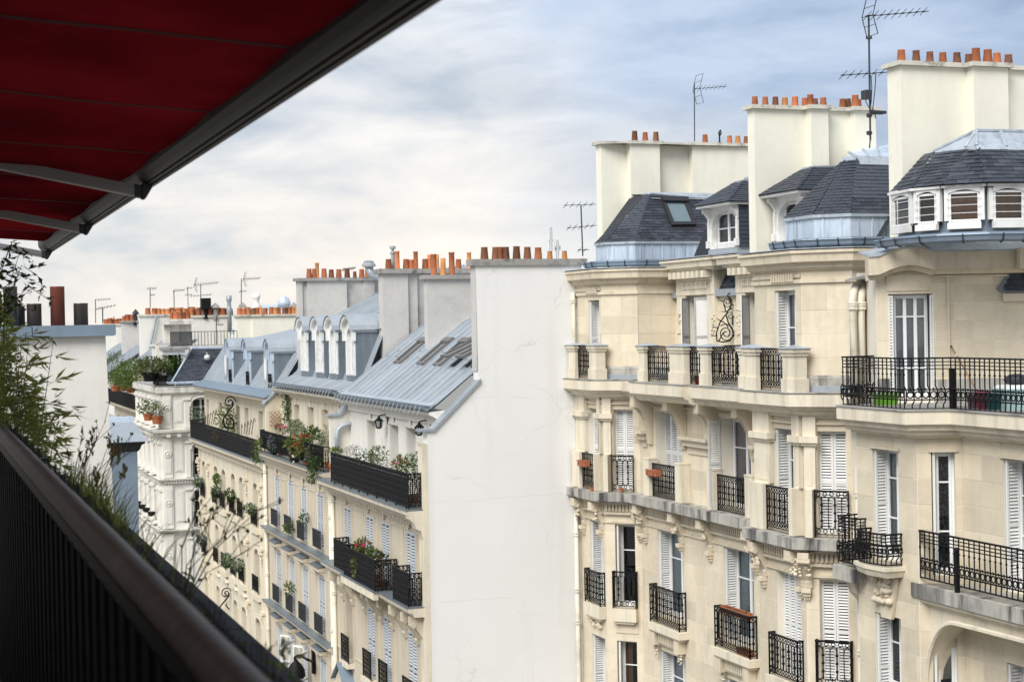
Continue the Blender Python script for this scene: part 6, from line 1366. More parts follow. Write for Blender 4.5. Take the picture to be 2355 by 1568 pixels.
# ================================================================== white corner house
Wh = thing('corner_building', (13, 86, 0), 'ornate white corner house with a black slate roof and planted roof terrace', 'building')
FW, FWl = FY(83.0), FX(11.86)
wf = [(13.42, 14.4, 15.0, 16.5), (13.42, 14.4, 12.45, 14.1), (13.42, 14.4, 9.9, 11.8)]
wls = [(-y, -y+.75, z, z+1.45) for y in (91.2, 89.3, 87.6, 85.6) for z in (12.7, 10.2, 7.7)]+[(-y, -y+.75, 15.1, 16.4) for y in (91.2, 89.3, 87.6, 85.6)]
mb = MB(); wall_grid(mb, FW, 11.86, 18, 0, 16.75, wf, .3); wall_grid(mb, FWl, -92.4, -83.0, 0, 16.75, wls, .35); mb.obj('wall', 'white_stone', Wh)
for o in wf: window(Wh, FW, *o, -.28, 2, (.3, .7), None)
for o in wls: window(Wh, FWl, *o, -.32, 2, (.6,), None)
mb = MB(); path = [(11.86, 92.4), (11.86, 83.0), (18, 83.0)]
sweep(mb, path, [(-.1, 17.10), (.22, 17.08), (.20, 16.80), (.1, 16.72), (-.1, 16.7)]); mb.brk()
sweep(mb, path, [(-.1, 14.98), (.45, 14.92), (.43, 14.80), (.3, 14.74), (.28, 14.62), (.08, 14.56), (-.1, 14.55)])
for fr, a0, a1 in ((FW, 11.95, 15), (FWl, -92.3, -83.1)):
    n = int((a1-a0)/.55)
    for i in range(n): mb.fbox(fr, a0+i*.55+.1, a0+i*.55+.3, 14.55, 14.75, .05, .36)
mb.brk()
sweep(mb, path, [(-.1, 12.44), (.25, 12.42), (.23, 12.34), (.1, 12.28), (.08, 12.16), (-.1, 12.14)]); dentils(mb, FW, 11.9, 15, 12.18, 12.28, .08, .18, .14, .5); dentils(mb, FWl, -92.3, -83.1, 12.18, 12.28, .08, .18, .2, .5); mb.brk()
sweep(mb, path, [(-.1, 9.84), (.3, 9.82), (.28, 9.74), (.1, 9.66), (-.1, 9.6)])
mb.obj('cornice', 'dirty_white', Wh)
mb = MB()
for (z0, z1) in ((14.98, 16.7), (12.46, 14.5), (9.88, 12.1), (7.0, 9.6)):
    for a in (11.92, 12.0): pass
    mb.fbox(FW, 11.90, 12.36, z0, z1, 0, .10); mb.fbox(FW, 11.98, 12.28, z0+.25, z1-.2, .10, .13); mb.fbox(FW, 13.05, 13.28, z0, z1-.3, 0, .10); mb.fbox(FW, 12.98, 13.35, z1-.3, z1-.18, 0, .16); mb.fbox(FW, 12.5, 12.95, z0+.3, z1-.3, 0, .03); mb.fbox(FW, 12.56, 12.89, z0+.36, z1-.36, .03, .05)
    zc_ = (z0+z1)/2
    mb.ring(FW.P(12.13, .14, zc_+.2), FW.u3, Vector((0, 0, 1)), .17, .03, 14); mb.lathe(FW.P(12.13, .12, zc_+.12), [(.001, 0), (.08, .04), (.08, .12), (.001, .16)], 8, False)
    n = 8; mb.tube([FW.P(13.9-.62*math.cos(math.pi*k/n), .06, z1-.62+.5*math.sin(math.pi*k/n)) for k in range(n+1)], .07, 4); mb.tube([FW.P(13.9-.78*math.cos(math.pi*k/n), .04, z1-.62+.64*math.sin(math.pi*k/n)) for k in range(n+1)], .04, 4)
    mb.brk()
    for y in (92.0, 90.1, 88.4, 86.5, 84.3, 83.3):
        mb.fbox(FWl, -y-.16, -y+.16, z0, z1-.1, 0, .11); mb.fbox(FWl, -y-.22, -y+.22, z1-.32, z1-.16, 0, .18); mb.brk()
    for y in (91.2, 89.3, 87.6, 85.6):
        mb.fbox(FWl, -y-.12, -y+.87, z0+.08, z0+.2, 0, .3); n = 6; mb.tube([FWl.P(-y+.375-.5*math.cos(math.pi*k/n), .05, z1-.6+.36*math.sin(math.pi*k/n)) for k in range(n+1)], .06, 4); mb.fbox(FWl, -y-.12, -y-.0, z0+.2, z1-.6, 0, .08); mb.fbox(FWl, -y+.75, -y+.87, z0+.2, z1-.6, 0, .08); mb.brk()
mb.obj('pilaster', 'white_stone', Wh)
cv = MB()
for y in (91.2, 89.3, 87.6, 85.6):
    for z in (14.2, 11.9): carved(cv, FWl, -y+.375, .4, z, .35, .1, int(y*3+z) % 90, 10); cv.brk()
cv.obj('carving', 'dirty_white', Wh, kind='stuff')
mb = MB()
for y in (91.2, 89.3, 87.6, 85.6): mb.smooth = True; mb.lathe(FWl.P(-y+.37, .3, 10.3), [(.02, 0), (.16, .06), (.22, .22), (.2, .24), (.18, .2)], 10); mb.smooth = False; mb.brk()
mb.obj('hanging_basket', 'iron', Wh)
for z in (12.5, 9.95): guard(Wh, [FW.P(13.4, .1, 0), FW.P(14.4, .1, 0)], z, z+.75)
mb = MB(); mb.box(11.7, 18, 82.8, 92.4, 17.1, 17.14); mb.obj('zinc_sheet', 'coping', Wh)
# slate roof behind its gutter
Pt = lambda u, v, y: V(ony(Zr(u, v), y))
a, b_, c_, d_ = Pt(640, 1412, 83.2), Pt(1150, 1400, 83.2), Pt(1150, 1105, 84.4), Pt(822, 1105, 84.4)
b_.x += 3; c_.x += 3; mb = MB(); mb.quad(a, b_, c_, d_); mb.quad(a, d_, d_+Vector((1.0, 4, 0)), a+Vector((.2, 5, 0))); mb.quad(d_, c_, c_+Vector((0, 5, .0)), d_+Vector((1, 5, 0))); rW = mb.obj('roof', 'slate_back', Wh)
slates(rW, Wh, a+Vector((0, -.03, 0)), b_+Vector((-3, -.03, 0)), c_+Vector((-3, -.03, 0)), d_+Vector((0, -.03, 0)), ex=.105, w=.24, limit=300)
mb = MB(); mb.tube([a+Vector((0, -.05, .03)), d_+Vector((0, -.05, .03))], .05, 6); mb.prism([d_+Vector((0, -.06, -.02)), c_+Vector((0, -.06, -.02)), c_+Vector((0, -.06, .1)), d_+Vector((0, -.06, .1))], (0, .1, 0)); mb.obj('zinc_ridge', 'zinc_light', rW)
mb = MB(); q = Pt(958, 1190, 83.8); mb.smooth = True; mb.tube([q+Vector((0, -.0, -.04)), q+Vector((0, -.12, .12)), q+Vector((0, -.1, .28))], [.17, .13, .08], 8); mb.obj('roof_vent', 'white_paint', rW)
mb = MB(); sweep(mb, [(12.2, 83.4), (12.5, 82.95), (17, 82.95)], [(0, 17.36), (0, 17.26), (.1, 17.22), (.16, 17.3), (.16, 17.36)]); mb.obj('gutter', 'zinc_light', Wh)
mb = MB(); rail_bars(mb, [(12.55, 82.75), (16, 82.75)], 17.14, 17.28, .5, .03); mb.obj('snow_guard', 'zinc_light', Wh)
# bay window and terrace above
mb = MB(); mb.box(12.3, 13.15, 84.0, 86, 17.4, 17.7)
for x in (12.32, 12.62, 12.86, 13.06): mb.box(x, x+.09, 83.95, 84.05, 17.7, 18.75)
mb.box(12.15, 13.25, 83.85, 86, 18.72, 18.95); mb.obj('bay_window', 'white_paint', Wh)
mb = MB(); mb.quad((12.3, 84.1, 17.7), (13.15, 84.1, 17.7), (13.15, 84.1, 18.75), (12.3, 84.1, 18.75)); mb.obj('pane', 'room_dark', Wh)
mb = MB(); mb.prism([(12.0, 83.7, 18.95), (13.5, 83.7, 18.95), (13.7, 86, 19.2), (12.1, 86, 19.2)], (0, 0, .12)); mb.obj('bay_roof', 'coping', Wh)
solid(Wh, 'party_wall', [(11.9, 84.6, 17.1), (11.9, 84.6, 19.2), (12.5, 84.6, 19.2), (12.5, 84.6, 17.1)], (0, .3, 0), 'white_stone')
guard(Wh, [(13.72, 84.5), (16.1, 84.5)], 19.16, 19.9, rail_bars, pitch=.17, t=.025)
guard(Wh, [(12.62, 84.45), (13.72, 84.45)], 19.16, 19.9, rail_bars, 'iron_grey', pitch=.045, t=.034)
guard(Wh, [(11.9, 86), (11.8, 83.2), (12.35, 83.15)], 17.16, 17.95, rail_bars, pitch=.07, t=.03)
# ================================================================== houses further down the street
F1 = thing('stone_building', (13, 100, 0), 'grey stone house with a planted black balcony seen beside the white corner house', 'building')
mb = MB(); FF = FX(12.3); ops = [(-y, -y+1.0, z, z+1.9) for y in (105.5, 102.8, 100, 97.2, 94.6) for z in (12.8, 9.8)]; wall_grid(mb, FF, -107, -93.2, 0, 15.3, ops, .3); mb.quad((12.3, 93.2, 0), (16, 93.2, 0), (16, 93.2, 15.3), (12.3, 93.2, 15.3)); wall_grid(mb, FX(13.1), -107, -93.2, 15.3, 17.6, [], .3); mb.obj('wall', 'beige_stone', F1)
for o in ops: window(F1, FF, *o, -.28, 2, (.6,), None)
mb = MB(); sweep(mb, [(12.3, 107), (12.3, 93.2)], [(-.2, 15.5), (.5, 15.48), (.46, 15.34), (.2, 15.2), (-.2, 15.1)]); mb.obj('balcony_slab', 'beige_stone', F1)
guard(F1, [(11.85, 107), (11.85, 93.3)], 15.5, 16.35, rail_bars, pitch=.12, t=.05)
mb = MB(); mb.quad((12.9, 107, 17.5), (12.9, 93.2, 17.5), (15.5, 93.2, 19.4), (15.5, 107, 19.4)); 
for i in range(20): mb.tube([(12.9, 93.4+i*.68, 17.54), (15.5, 93.4+i*.68, 19.44)], .03, 4)
mb.obj('roof', 'zinc', F1)
def far_house(x0, x1, y, ztop, mt, label, roof=True, steps=(), pots=(), zlow=8, cap='coping_pale', depth=6, gx=1.6):
    t_ = thing('apartment_building', ((x0+x1)/2, y+2, 0), label, 'building')
    st_ = chimney(t_, stepped(x0, y, .7, steps, x1), 0, ztop, mt, cap, ch=.12, cd=.1, name='party_wall')
    mb = MB(); mb.box(x0-gx, x1, y+.7, y+depth, 0, 17.0); mb.obj('wall', mt, t_)
    if roof:
        mb = MB(); mb.quad((x0-gx-.3, y-3.5, 17.2), (x1, y-3.5, 17.2), (x1, y+depth, 17.2), (x0-gx-.3, y+depth, 17.2)); mb.quad((x0-gx-.3, y-6, 17.0), (x0+1.2, y-6, 19.0), (x0+1.2, y+.6, 19.0), (x0-gx-.3, y+.6, 17.0))
        for i in range(9): mb.tube([(x0-gx-.3, y-6+i*.75, 17.05), (x0+1.2, y-6+i*.75, 19.05)], .04, 4)
        mb.obj('roof', 'zinc', t_)
    r = random.Random(int(y*7)); 
    for (xa, xb, n, yo) in pots:
        for i in range(n):
            x = xa+(xb-xa)*(i+r.uniform(.2, .8))/n; pot(st_, (x, y+yo+r.uniform(-.1, .1), ztop+.12), r.choice(['squat', 'squat', 'squat', 'squat', 'squat', 'short', 'pale']), r.choice([tc_, tc_, tc_, td_, tp_]), r.uniform(1.4, 1.75))
    return t_, st_
f6, s6 = far_house(18.1, 22.5, 95, 20.7, 'cream_plaster', 'far cream party wall with a row of clay pots behind the dormers', False, [(19.0, 24, .12)], [(18.2, 22.2, 15, .35)])
f5, s5 = far_house(15.4, 18.1, 97, 20.72, 'white_stone', 'far off-white party wall behind the roof terrace', False, [], [(14.6, 18.3, 16, .45), (14.8, 18.2, 9, .1)])
f4, s4 = far_house(13.55, 15.1, 93, 20.5, 'dirty_white', 'weathered narrow chimney wall left of the roof terrace', False, [(14.05, 14.4, .15)], [(14.0, 15.0, 6, .3)], gx=.2)
f3, s3 = far_house(14.45, 16.6, 110, 20.95, 'white_stone', 'far white gable wall with a slanting pipe down its face', True, [], [(14.9, 19.5, 15, .35)])
f2, s2 = far_house(14.35, 15.65, 119, 20.6, 'cement', 'grey cement chimney wall with dark stains behind the corner terrace', True, [(15.38, 15.65, .2)], [(14.45, 15.5, 6, .35)], cap='coping')
f1, s1 = far_house(14.4, 16, 131, 20.45, 'white_stone', 'most distant white gable wall beside the neighbouring chimney', True, [], [(14.4, 15.9, 8, .35)])
mb = MB(); p0, p1 = V(ony(Zr(505, 812), 109.8)), V(ony(Zr(425, 1205), 109.8)); mb.tube([p0, p1], .08, 6); mb.obj('slanting_pipe', 'zinc', f3)
mb = MB(); mb.box(13.4, 15.2, 92.4, 93, 20.3, 20.5); mb.obj('ledge', 'dirty_white', f4)
solid(f4, 'low_wall', [(12.75, 92, 17), (12.75, 92, 19.1), (13.9, 92, 19.1), (13.9, 92, 17)], (0, .4, 0), 'white_stone'); mb = MB(); mb.box(12.65, 14.0, 91.9, 92.5, 19.1, 19.2); mb.obj('ledge', 'white_stone', f4)
# flues, cowls standing on those roofs
def cowl(px, y, h, kind, mt, label, r=.14):
    p = V(ony(px, y)); t_ = thing('chimney_cowl', (p.x, y, p.z-h), label, 'chimney cowl', 'metal cowls on the far roofs'); mb = MB(); b0 = (p.x, y, p.z-h)
    if kind == 'hat': mb.lathe(b0, [(r, 0), (r, h*.62)], 10); mb.obj('pipe', mt, t_); m2 = MB(); m2.lathe((p.x, y, p.z-h*.3), [(r*1.9, 0), (r*1.2, h*.14), (.02, h*.3)], 10); m2.obj('hat', mt, t_); m3 = MB(); [m3.box(p.x+dx-.02, p.x+dx+.02, y+dy-.02, y+dy+.02, p.z-h*.4, p.z-h*.28) for dx in (-r*.8, r*.8) for dy in (-r*.8, r*.8)]; m3.obj('hat_stay', mt, t_)
    elif kind == 'box': mb.lathe(b0, [(r, 0), (r, h*.5)], 10); mb.obj('pipe', mt, t_); m2 = MB(); m2.box(p.x-.28, p.x+.28, y-.28, y+.28, p.z-h*.52, p.z); m2.obj('cowl_box', mt, t_)
    else: mb.smooth = True; mb.lathe(b0, [(r, 0), (r, h*.45), (r*1.25, h*.5), (r*1.25, h*.62), (r, h*.66), (r*.8, h*.8), (r*1.2, h*.86), (r*1.2, h)], 12); mb.obj('pipe', mt, t_)
    return t_
cowl(Zr(945, 655), 97, 1.25, 'box', 'iron', 'black square cowl above the far row of pots')
cowl(Zr(1033, 697), 97, 1.0, 'hat', 'coping', 'stone-grey hooded cowl right of the black square one', .16); cowl(Zr(1155, 632), 97, 2.1, 'col', 'zinc', 'tall slim grey flue with a rounded head'); cowl(Zr(1276, 692), 96, 1.1, 'hat', 'coping', 'hooded cowl at the foot of the tallest far aerial', .17); cowl(Zr(1400, 615), 96, 1.9, 'col', 'white_paint', 'white ringed flue on the far roofs', .2); cowl(Zr(1735, 690), 96, .9, 'hat', 'coping', 'low hooded cowl nearest the grey cement stack', .15); cowl(Zr(318, 753), 119, 1.2, 'hat', 'iron_grey', 'dark cowl on the stained cement chimney wall', .15)
# low zinc roof with a dome behind the last pots
mb = MB(); q = [V(ony(Zr(*p), 99)) for p in ((1360, 775), (1775, 760), (1775, 730), (1450, 742))]; mb.prism(q, (0, 2, .2)); mb.smooth = True; c_ = V(ony(Zr(1650, 735), 98)); mb.lathe(c_, [(.4, 0), (.4, .3), (.3, .55), (.1, .66), (.01, .68)], 12); mb.obj('roof', 'zinc_light', f6)
# city beyond: plain blocks with roofs and stacks down to the skyline
far = [(18, 260, 19.4), (32, 300, 19.6), (48, 340, 19.7), (22, 420, 19.6), (70, 420, 19.9), (2, 520, 19.8), (30, 700, 20.0), (24, 200, 18.6), (80, 900, 20.1)]
rr = random.Random(5)
names_ = ['small', 'low', 'pale', 'long', 'narrow', 'plain', 'faint', 'broad']
for i, (x, y, zt_2) in enumerate(far):
    w = rr.uniform(14, 26)*(1+y/900); t_ = thing('distant_building', (x, y, 0), 'pale zinc-roofed city block on the distant skyline', 'building', 'city blocks on the skyline')
    mb = MB(); mb.box(x-w/2, x+w/2, y-8, y+8, 0, zt_2-1.6); mb.obj('wall', 'white_stone', t_)
    mb = MB(); mb.hexa([(x-w/2, y-8, zt_2-1.6), (x+w/2, y-8, zt_2-1.6), (x+w/2, y+8, zt_2-1.6), (x-w/2, y+8, zt_2-1.6), (x-w/2+1, y-5, zt_2), (x+w/2-1, y-5, zt_2), (x+w/2-1, y+5, zt_2), (x-w/2+1, y+5, zt_2)]); mb.obj('roof', 'zinc', t_)
    mb = MB()
    for k in range(3):
        xx = x+rr.uniform(-.4, .4)*w; mb.box(xx-rr.uniform(1, 2.4), xx+rr.uniform(1, 2.4), y-.4, y+.4, zt_2-1, zt_2+rr.uniform(.2, .9)*(1+y/600)); mb.brk()
    s_ = mb.obj('chimney_stack', 'white_stone', t_)
    for k in range(5): pot(s_, (x+rr.uniform(-.4, .4)*w, y, zt_2+.1), 'short', tc_, 2.2+y/300)
# ================================================================== our own side: neighbour's chimney wall with metal flues
nb = thing('chimney_wall', (0, 19, 0), 'tall off-white neighbouring chimney wall capped with zinc and carrying five metal flues', 'chimney wall')
mb = MB(); mb.hexa([(-4, 19.0, 10), (2.34, 19.0, 10), (2.34, 20.0, 10), (-4, 20.0, 10), (-4, 19.0, 19.95), (2.10, 19.0, 19.95), (2.10, 20.0, 19.95), (-4, 20.0, 19.95)]); mb.obj('wall', 'white_stone', nb)
mb = MB()
for x0, x1 in ((-4, -1.2), (-1.19, -.1), (-.09, 1.28), (1.29, 2.21)): mb.box(x0, x1, 18.93, 20.1, 19.955, 20.075); mb.box(x0+.02, x1-.02, 18.915, 18.93, 19.945, 19.965); mb.brk()
mb.obj('zinc_cap', 'zinc_blue', nb)
fl = lambda u, v: float(ony(Zs(u, v), 19.45)[0])
for u0, u1, v, mt_ in ((18, 108, 386, 'flue_grey'), (108, 165, 505, 'flue_brown'), (166, 260, 494, 'flue_brown'), (312, 404, 386, 'flue_rust'), (460, 551, 491, 'flue_brown'), (-60, 8, 420, 'flue_rust')):
    x0, x1 = fl(u0, v), fl(u1, v); z1 = float(ony(Zs(u0, v), 19.45)[2]); r = (x1-x0)/2; mb = MB(); mb.smooth = True; mb.lathe(((x0+x1)/2, 19.45+(0 if u0 != 108 else .25), 20.06), [(r*1.0, 0), (r, z1-20.07), (r*1.02, z1-20.06), (r*.9, z1-20.06), (r*.9, .1)], 20); mb.smooth = False; mb.lathe(((x0+x1)/2, 19.45+(0 if u0 != 108 else .25), 20.06), [(r*1.15, 0), (r*1.12, .012)], 20); mb.obj('flue', mt_, nb)
bl = thing('roof_turret', (2, 25.5, 0), 'blue-grey zinc-clad turret with a small overhanging zinc roof beyond the white chimney wall', 'building')
mb = MB(); mb.box(-2, 3.2, 25.0, 30, 0, 18.2); mb.obj('wall', 'zinc_blue', bl)
mb = MB(); sweep(mb, [(-2, 25.0), (3.2, 25.0), (3.2, 30)], [(-.05, 18.31), (.11, 18.31), (.10, 18.28), (.06, 18.26), (.04, 18.2), (.01, 18.16), (-.05, 18.15)]); mb.obj('cornice', 'iron_grey', bl)
mb = MB(); mb.hexa([(-2, 24.85, 18.315), (3.35, 24.85, 18.315), (3.35, 30, 18.315), (-2, 30, 18.315), (-2, 25.9, 18.56), (3.26, 25.9, 18.56), (3.2, 30, 18.56), (-2, 30, 18.56)]); mb.obj('roof', 'zinc', bl)
mb = MB(); mb.box(-2, 3.27, 25.9, 26.1, 18.56, 18.64); mb.box(-2, 2.75, 26.2, 27.5, 18.56, 18.85); mb.obj('zinc_ridge', 'zinc_light', bl)
# ================================================================== our own balcony
own = thing('apartment_building', (-3, 3, 0), 'dark balcony edge of the house the picture is taken from, with a black felt-topped ledge', 'building')
mb = MB(); mb.box(-9, .9, -12, 13, 0, 17.7); mb.box(.52, .9, -12, 9.8, 17.7, 18.8); mb.box(-9, -1.35, -12, 13, 17.7, 20.9); mb.obj('wall', 'stone_grey', own)
mb = MB()
for k in range(11): mb.box(.55, 1.05, -2.2+k*1.1, -1.106+k*1.1, 18.80, 18.97+.002*(k % 2)); mb.brk()
mb.obj('ledge', 'felt', own)
mb = MB(); mb.box(-1.35, .46, -12, 13.0, 17.75, 17.85); mb.obj('balcony_floor', 'felt', own)
rl = thing('balcony_railing', (.48, 5, 18.45), 'dark balcony railing with a worn brown wooden handrail, blurred in front', 'railing')
mb = MB(); mb.smooth = True
mb.tube([(.48, -.3+i*.16, 19.425+.0008*math.sin(i*.9)) for i in range(84)], [.042+.0004*math.sin(i*2.1) for i in range(84)], 14); mb.obj('handrail', 'handrail_wood', rl)
mb = MB(); mb.box(.462, .498, -.3, 13, 19.33, 19.375); mb.box(.462, .498, -.3, 13, 17.88, 17.92); mb.obj('frame', 'iron', rl)
m_ = MB(); m_.box(-.010, .010, -.05, .05, 17.9, 19.335); me_ = m_.mesh('baluster', 'bar_black')
for i in range(58): inst('baluster', me_, Matrix.Translation((.47, .6+i*.21, 0)), rl)
mb = MB(); mb.box(.505, .512, -.3, 12.9, 17.86, 19.36); mb.obj('shade_sheet', 'shade_black', rl)  # added sheet: the shade in the gaps between the balusters, painted black
mb = MB()
for i in range(230): y = .3+i*.05; mb.tube([(.535, y, 19.2), (.535, y+.012*math.sin(i), 19.46+.012*math.sin(i*.7))], .0022, 3, False)
for z in (19.36, 19.40, 19.44): mb.tube([(.535, .3+i*.3, z+.01*math.sin(i*2+z)) for i in range(39)], .0022, 3, False)
mb.obj('netting', 'iron', rl, kind='stuff')
# awning: cloth strips, seams, front bar and folding arms
aw = thing('awning', (0, 7, 20.8), 'dark red retractable awning over the balcony with grey folding arms', 'awning')
ys_ = [-.95, .42, 1.79, 3.1, 4.32, 5.62, 6.94, 8.25, 9.55, 10.85, 12.1, 13.25]
az_ = lambda x, y, t_: 20.752+(1.0-x)*.125-.05*math.sin(min(1, max(0, (1.0-x)/2.35))*math.pi)-.012*math.sin(t_*math.pi)+.006*math.sin(x*9+y*2)*max(0, min(1, (1-x)))
for y0, y1 in zip(ys_[:-1], ys_[1:]):
    mb = MB(); mb.smooth = True; nx, ny = 14, 8
    vs_ = [(1.0-2.35*i/nx, y0+(y1-y0)*j/ny, az_(1.0-2.35*i/nx, y0+(y1-y0)*j/ny, j/ny)) for i in range(nx+1) for j in range(ny+1)]
    mb.add(vs_, [(i*(ny+1)+j, i*(ny+1)+j+1, (i+1)*(ny+1)+j+1, (i+1)*(ny+1)+j) for i in range(nx) for j in range(ny)]); mb.obj('cloth_panel', 'awning_cloth', aw)
mb = MB()
for y in ys_[1:-1]:
    p = [(1.0-2.35*i/14, y, az_(1.0-2.35*i/14, y, 0)) for i in range(15)]
    for a, b_ in zip(p[:-1], p[1:]): mb.quad((a[0], y-.016, a[2]-.004), (b_[0], y-.016, b_[2]-.004), (b_[0], y+.016, b_[2]-.004), (a[0], y+.016, a[2]-.004))
    mb.brk()
mb.obj('seam', 'awning_seam', aw)
prof = [(.995, 20.80), (.994, 20.752), (1.0, 20.728), (1.018, 20.706), (1.034, 20.699), (1.046, 20.696), (1.048, 20.703), (1.054, 20.703), (1.056, 20.692), (1.068, 20.690), (1.070, 20.697), (1.076, 20.697), (1.078, 20.687), (1.095, 20.685), (1.10, 20.72), (1.09, 20.79), (1.05, 20.815), (1.0, 20.81)]
mb = MB(); mb.prism([(x, -1, z) for x, z in prof], (0, 14.75, 0)); mb.obj('front_bar', 'bar_metal', aw)
mb = MB()
az2 = lambda x: 20.656+(1.03-x)*.193
def arm(y, x0, x1, za, zb, w):
    mb.hexa([(x0, y-w, az2(x0)+za), (x1, y-w, az2(x1)+za), (x1, y+w, az2(x1)+za), (x0, y+w, az2(x0)+za), (x0, y-w, az2(x0)+zb), (x1, y-w, az2(x1)+zb), (x1, y+w, az2(x1)+zb), (x0, y+w, az2(x0)+zb)])
for y in (7.73, 10.38, 13.48):
    arm(y, -.8, 1.01, -.026, -.012, .020); arm(y, -.8, 1.01, -.012, -.006, .016); arm(y, -.8, 1.01, -.006, .008, .022); arm(y, -.8, 1.01, .008, .013, .017); arm(y, -.8, 1.01, .013, .027, .020); mb.brk()
mb.obj('folding_arm', 'arm_metal', aw)
mb = MB()
for y in (7.73, 10.38, 13.48):
    arm(y, 1.0, 1.032, -.029, .030, .024); mb.lathe((1.04, y, 20.62), [(.008, 0), (.012, .008), (.008, .014), (.008, .06), (.012, .066), (.007, .072)], 10)
    mb.prism([(1.036, y-.02, 20.628), (1.052, y-.02, 20.626), (1.082, y-.02, 20.676), (1.085, y-.02, 20.70), (1.04, y-.02, 20.705), (1.036, y-.02, 20.66)], (0, .04, 0)); mb.brk()
mb.obj('arm_bracket', 'iron_grey', aw)
aw.rotation_euler = (-.005, 0, 0)     # the bar sinks a little towards its far end
# ---- plants on our ledge
def blades(mb, n, fx, fy, z, h, w, seed, lean=.4, curl=.5, mats=1):
    r = random.Random(seed)
    for i in range(n):
        p = Vector((fx(r), fy(r), z)); a = r.uniform(0, 2*math.pi); L = h*r.uniform(.5, 1.2); d = Vector((math.cos(a), math.sin(a), 0)); s_ = Vector((-math.sin(a), math.cos(a), 0))*w*r.uniform(.6, 1.2); l = lean*r.uniform(.2, 1.2)
        q = [p+d*(L*l*t_**1.8)+Vector((0, 0, L*(t_-curl*.5*l*t_**3))) for t_ in (0, .35, .7, 1)]; mb.cur = r.randrange(mats)
        mb.add([q[0]-s_, q[0]+s_, q[1]+s_*.9, q[1]-s_*.9, q[2]+s_*.6, q[2]-s_*.6, q[3]], [(0, 1, 2, 3), (3, 2, 4, 5), (5, 4, 6)])
    mb.cur = 0
gr = thing('ornamental_grass', (.85, 7.3, 18.97), 'tuft of long thin green grass growing on the balcony ledge', 'grass plant')
mb = MB(); blades(mb, 1500, lambda r: r.uniform(.62, .86), lambda r: r.gauss(8.0, .8), 18.97, .36, .004, 3, .7, .5, 3); mb.obj('blades', ['green_leaf', 'bamboo_leaf', 'bamboo_leaf'], gr)
mb = MB(); r = random.Random(4)
for i in range(16):
    p = Vector((r.uniform(.68, .86), r.uniform(7.2, 9.0), 18.97)); t_ = p+Vector((r.uniform(-.05, .16), r.uniform(-.2, .2), r.uniform(.38, .55))); mb.tube([p, p.lerp(t_, .6)+Vector((-.02, 0, .03)), t_], [.0022, .002, .0015], 3)
    for k in range(9): leaf(mb, t_-(t_-p)*(k*.016), Vector((r.uniform(-.6, .6), r.uniform(-.6, .6), 1)).normalized(), .035, .4, r)
mb.obj('seed_heads', 'dry_leaf', gr)
def bamboo(loc, label, stems, seed, spread, h, leafL, mats=('green_leaf', 'dark_leaf', 'pale_leaf'), per=26, name='bamboo', lean=(0, 0, 0), cat='plant'):
    t_ = thing(name, loc, label, cat); r = random.Random(seed); st_, lf = MB(), MB()
    for i in range(stems):
        b0 = V(loc)+Vector((r.gauss(0, spread[0]), r.gauss(0, spread[1]), 0)); H = h*r.uniform(.55, 1.1); top_ = b0+Vector((r.gauss(0, .14)*H+lean[0], r.gauss(0, .16)*H+lean[1], H)); mid = (b0+top_)/2+Vector((r.gauss(0, .03), r.gauss(0, .03), H*.04))
        st_.tube([b0, mid, top_], [.006, .004, .0015], 4)
        for k in range(per):
            u = r.uniform(.22, 1.02); p = b0.lerp(mid, u*2) if u < .5 else mid.lerp(top_, u*2-1)
            a = r.uniform(0, 6.283); d = Vector((math.cos(a), math.sin(a), r.uniform(-.5, .6))).normalized(); q = p+d*r.uniform(.03, .12)
            if k % 3 == 0: st_.tube([p, q], .0016, 3, False)
            for m_ in range(3): leaf(lf, q, (d+Vector((r.uniform(-.6, .6), r.uniform(-.6, .6), r.uniform(-.5, .3)))).normalized(), leafL*r.uniform(.6, 1.2), .15, r, r.randrange(len(mats)), .12)
    st_.obj('stems', 'stalk', t_); lf.obj('foliage', list(mats), t_); return t_
bamboo((.60, 11.0, 18.95), 'bushy bamboo with long narrow leaves beside the white neighbouring wall', 22, 2, (.07, .6), .98, .105, ('bamboo_leaf', 'bamboo_leaf', 'pale_leaf'), per=34)
bamboo((.66, 10.4, 18.95), 'thin bamboo shoots leaning right of the bushy bamboo', 6, 12, (.05, .3), .98, .12, ('bamboo_leaf', 'bamboo_leaf', 'pale_leaf'), per=14, lean=(.06, 0, 0))
t_ = thing('shrub', (.56, 12.6, 18.9), 'dense small-leaved green shrub at the far end of the balcony', 'shrub'); mb = MB(); leaf_cloud(mb, (.58, 12.6, 19.92), (.13, .5, .42), 900, .055, 3, 5, hollow=.3); mb.obj('foliage', ['green_leaf', 'bamboo_leaf', 'bamboo_leaf'], t_); mb = MB()
for i in range(9): mb.tube([(.55+.02*i-.08, 12.6+.05*i-.2, 18.9), (.55+.03*i-.12, 12.6+.08*i-.3, 19.9)], .008, 4)
mb.obj('stems', 'stalk', t_)
t_ = thing('shrub', (.52, 11.8, 18.9), 'loose arching shrub whose twigs reach up under the awning', 'shrub'); r = random.Random(9); mb, lf = MB(), MB()
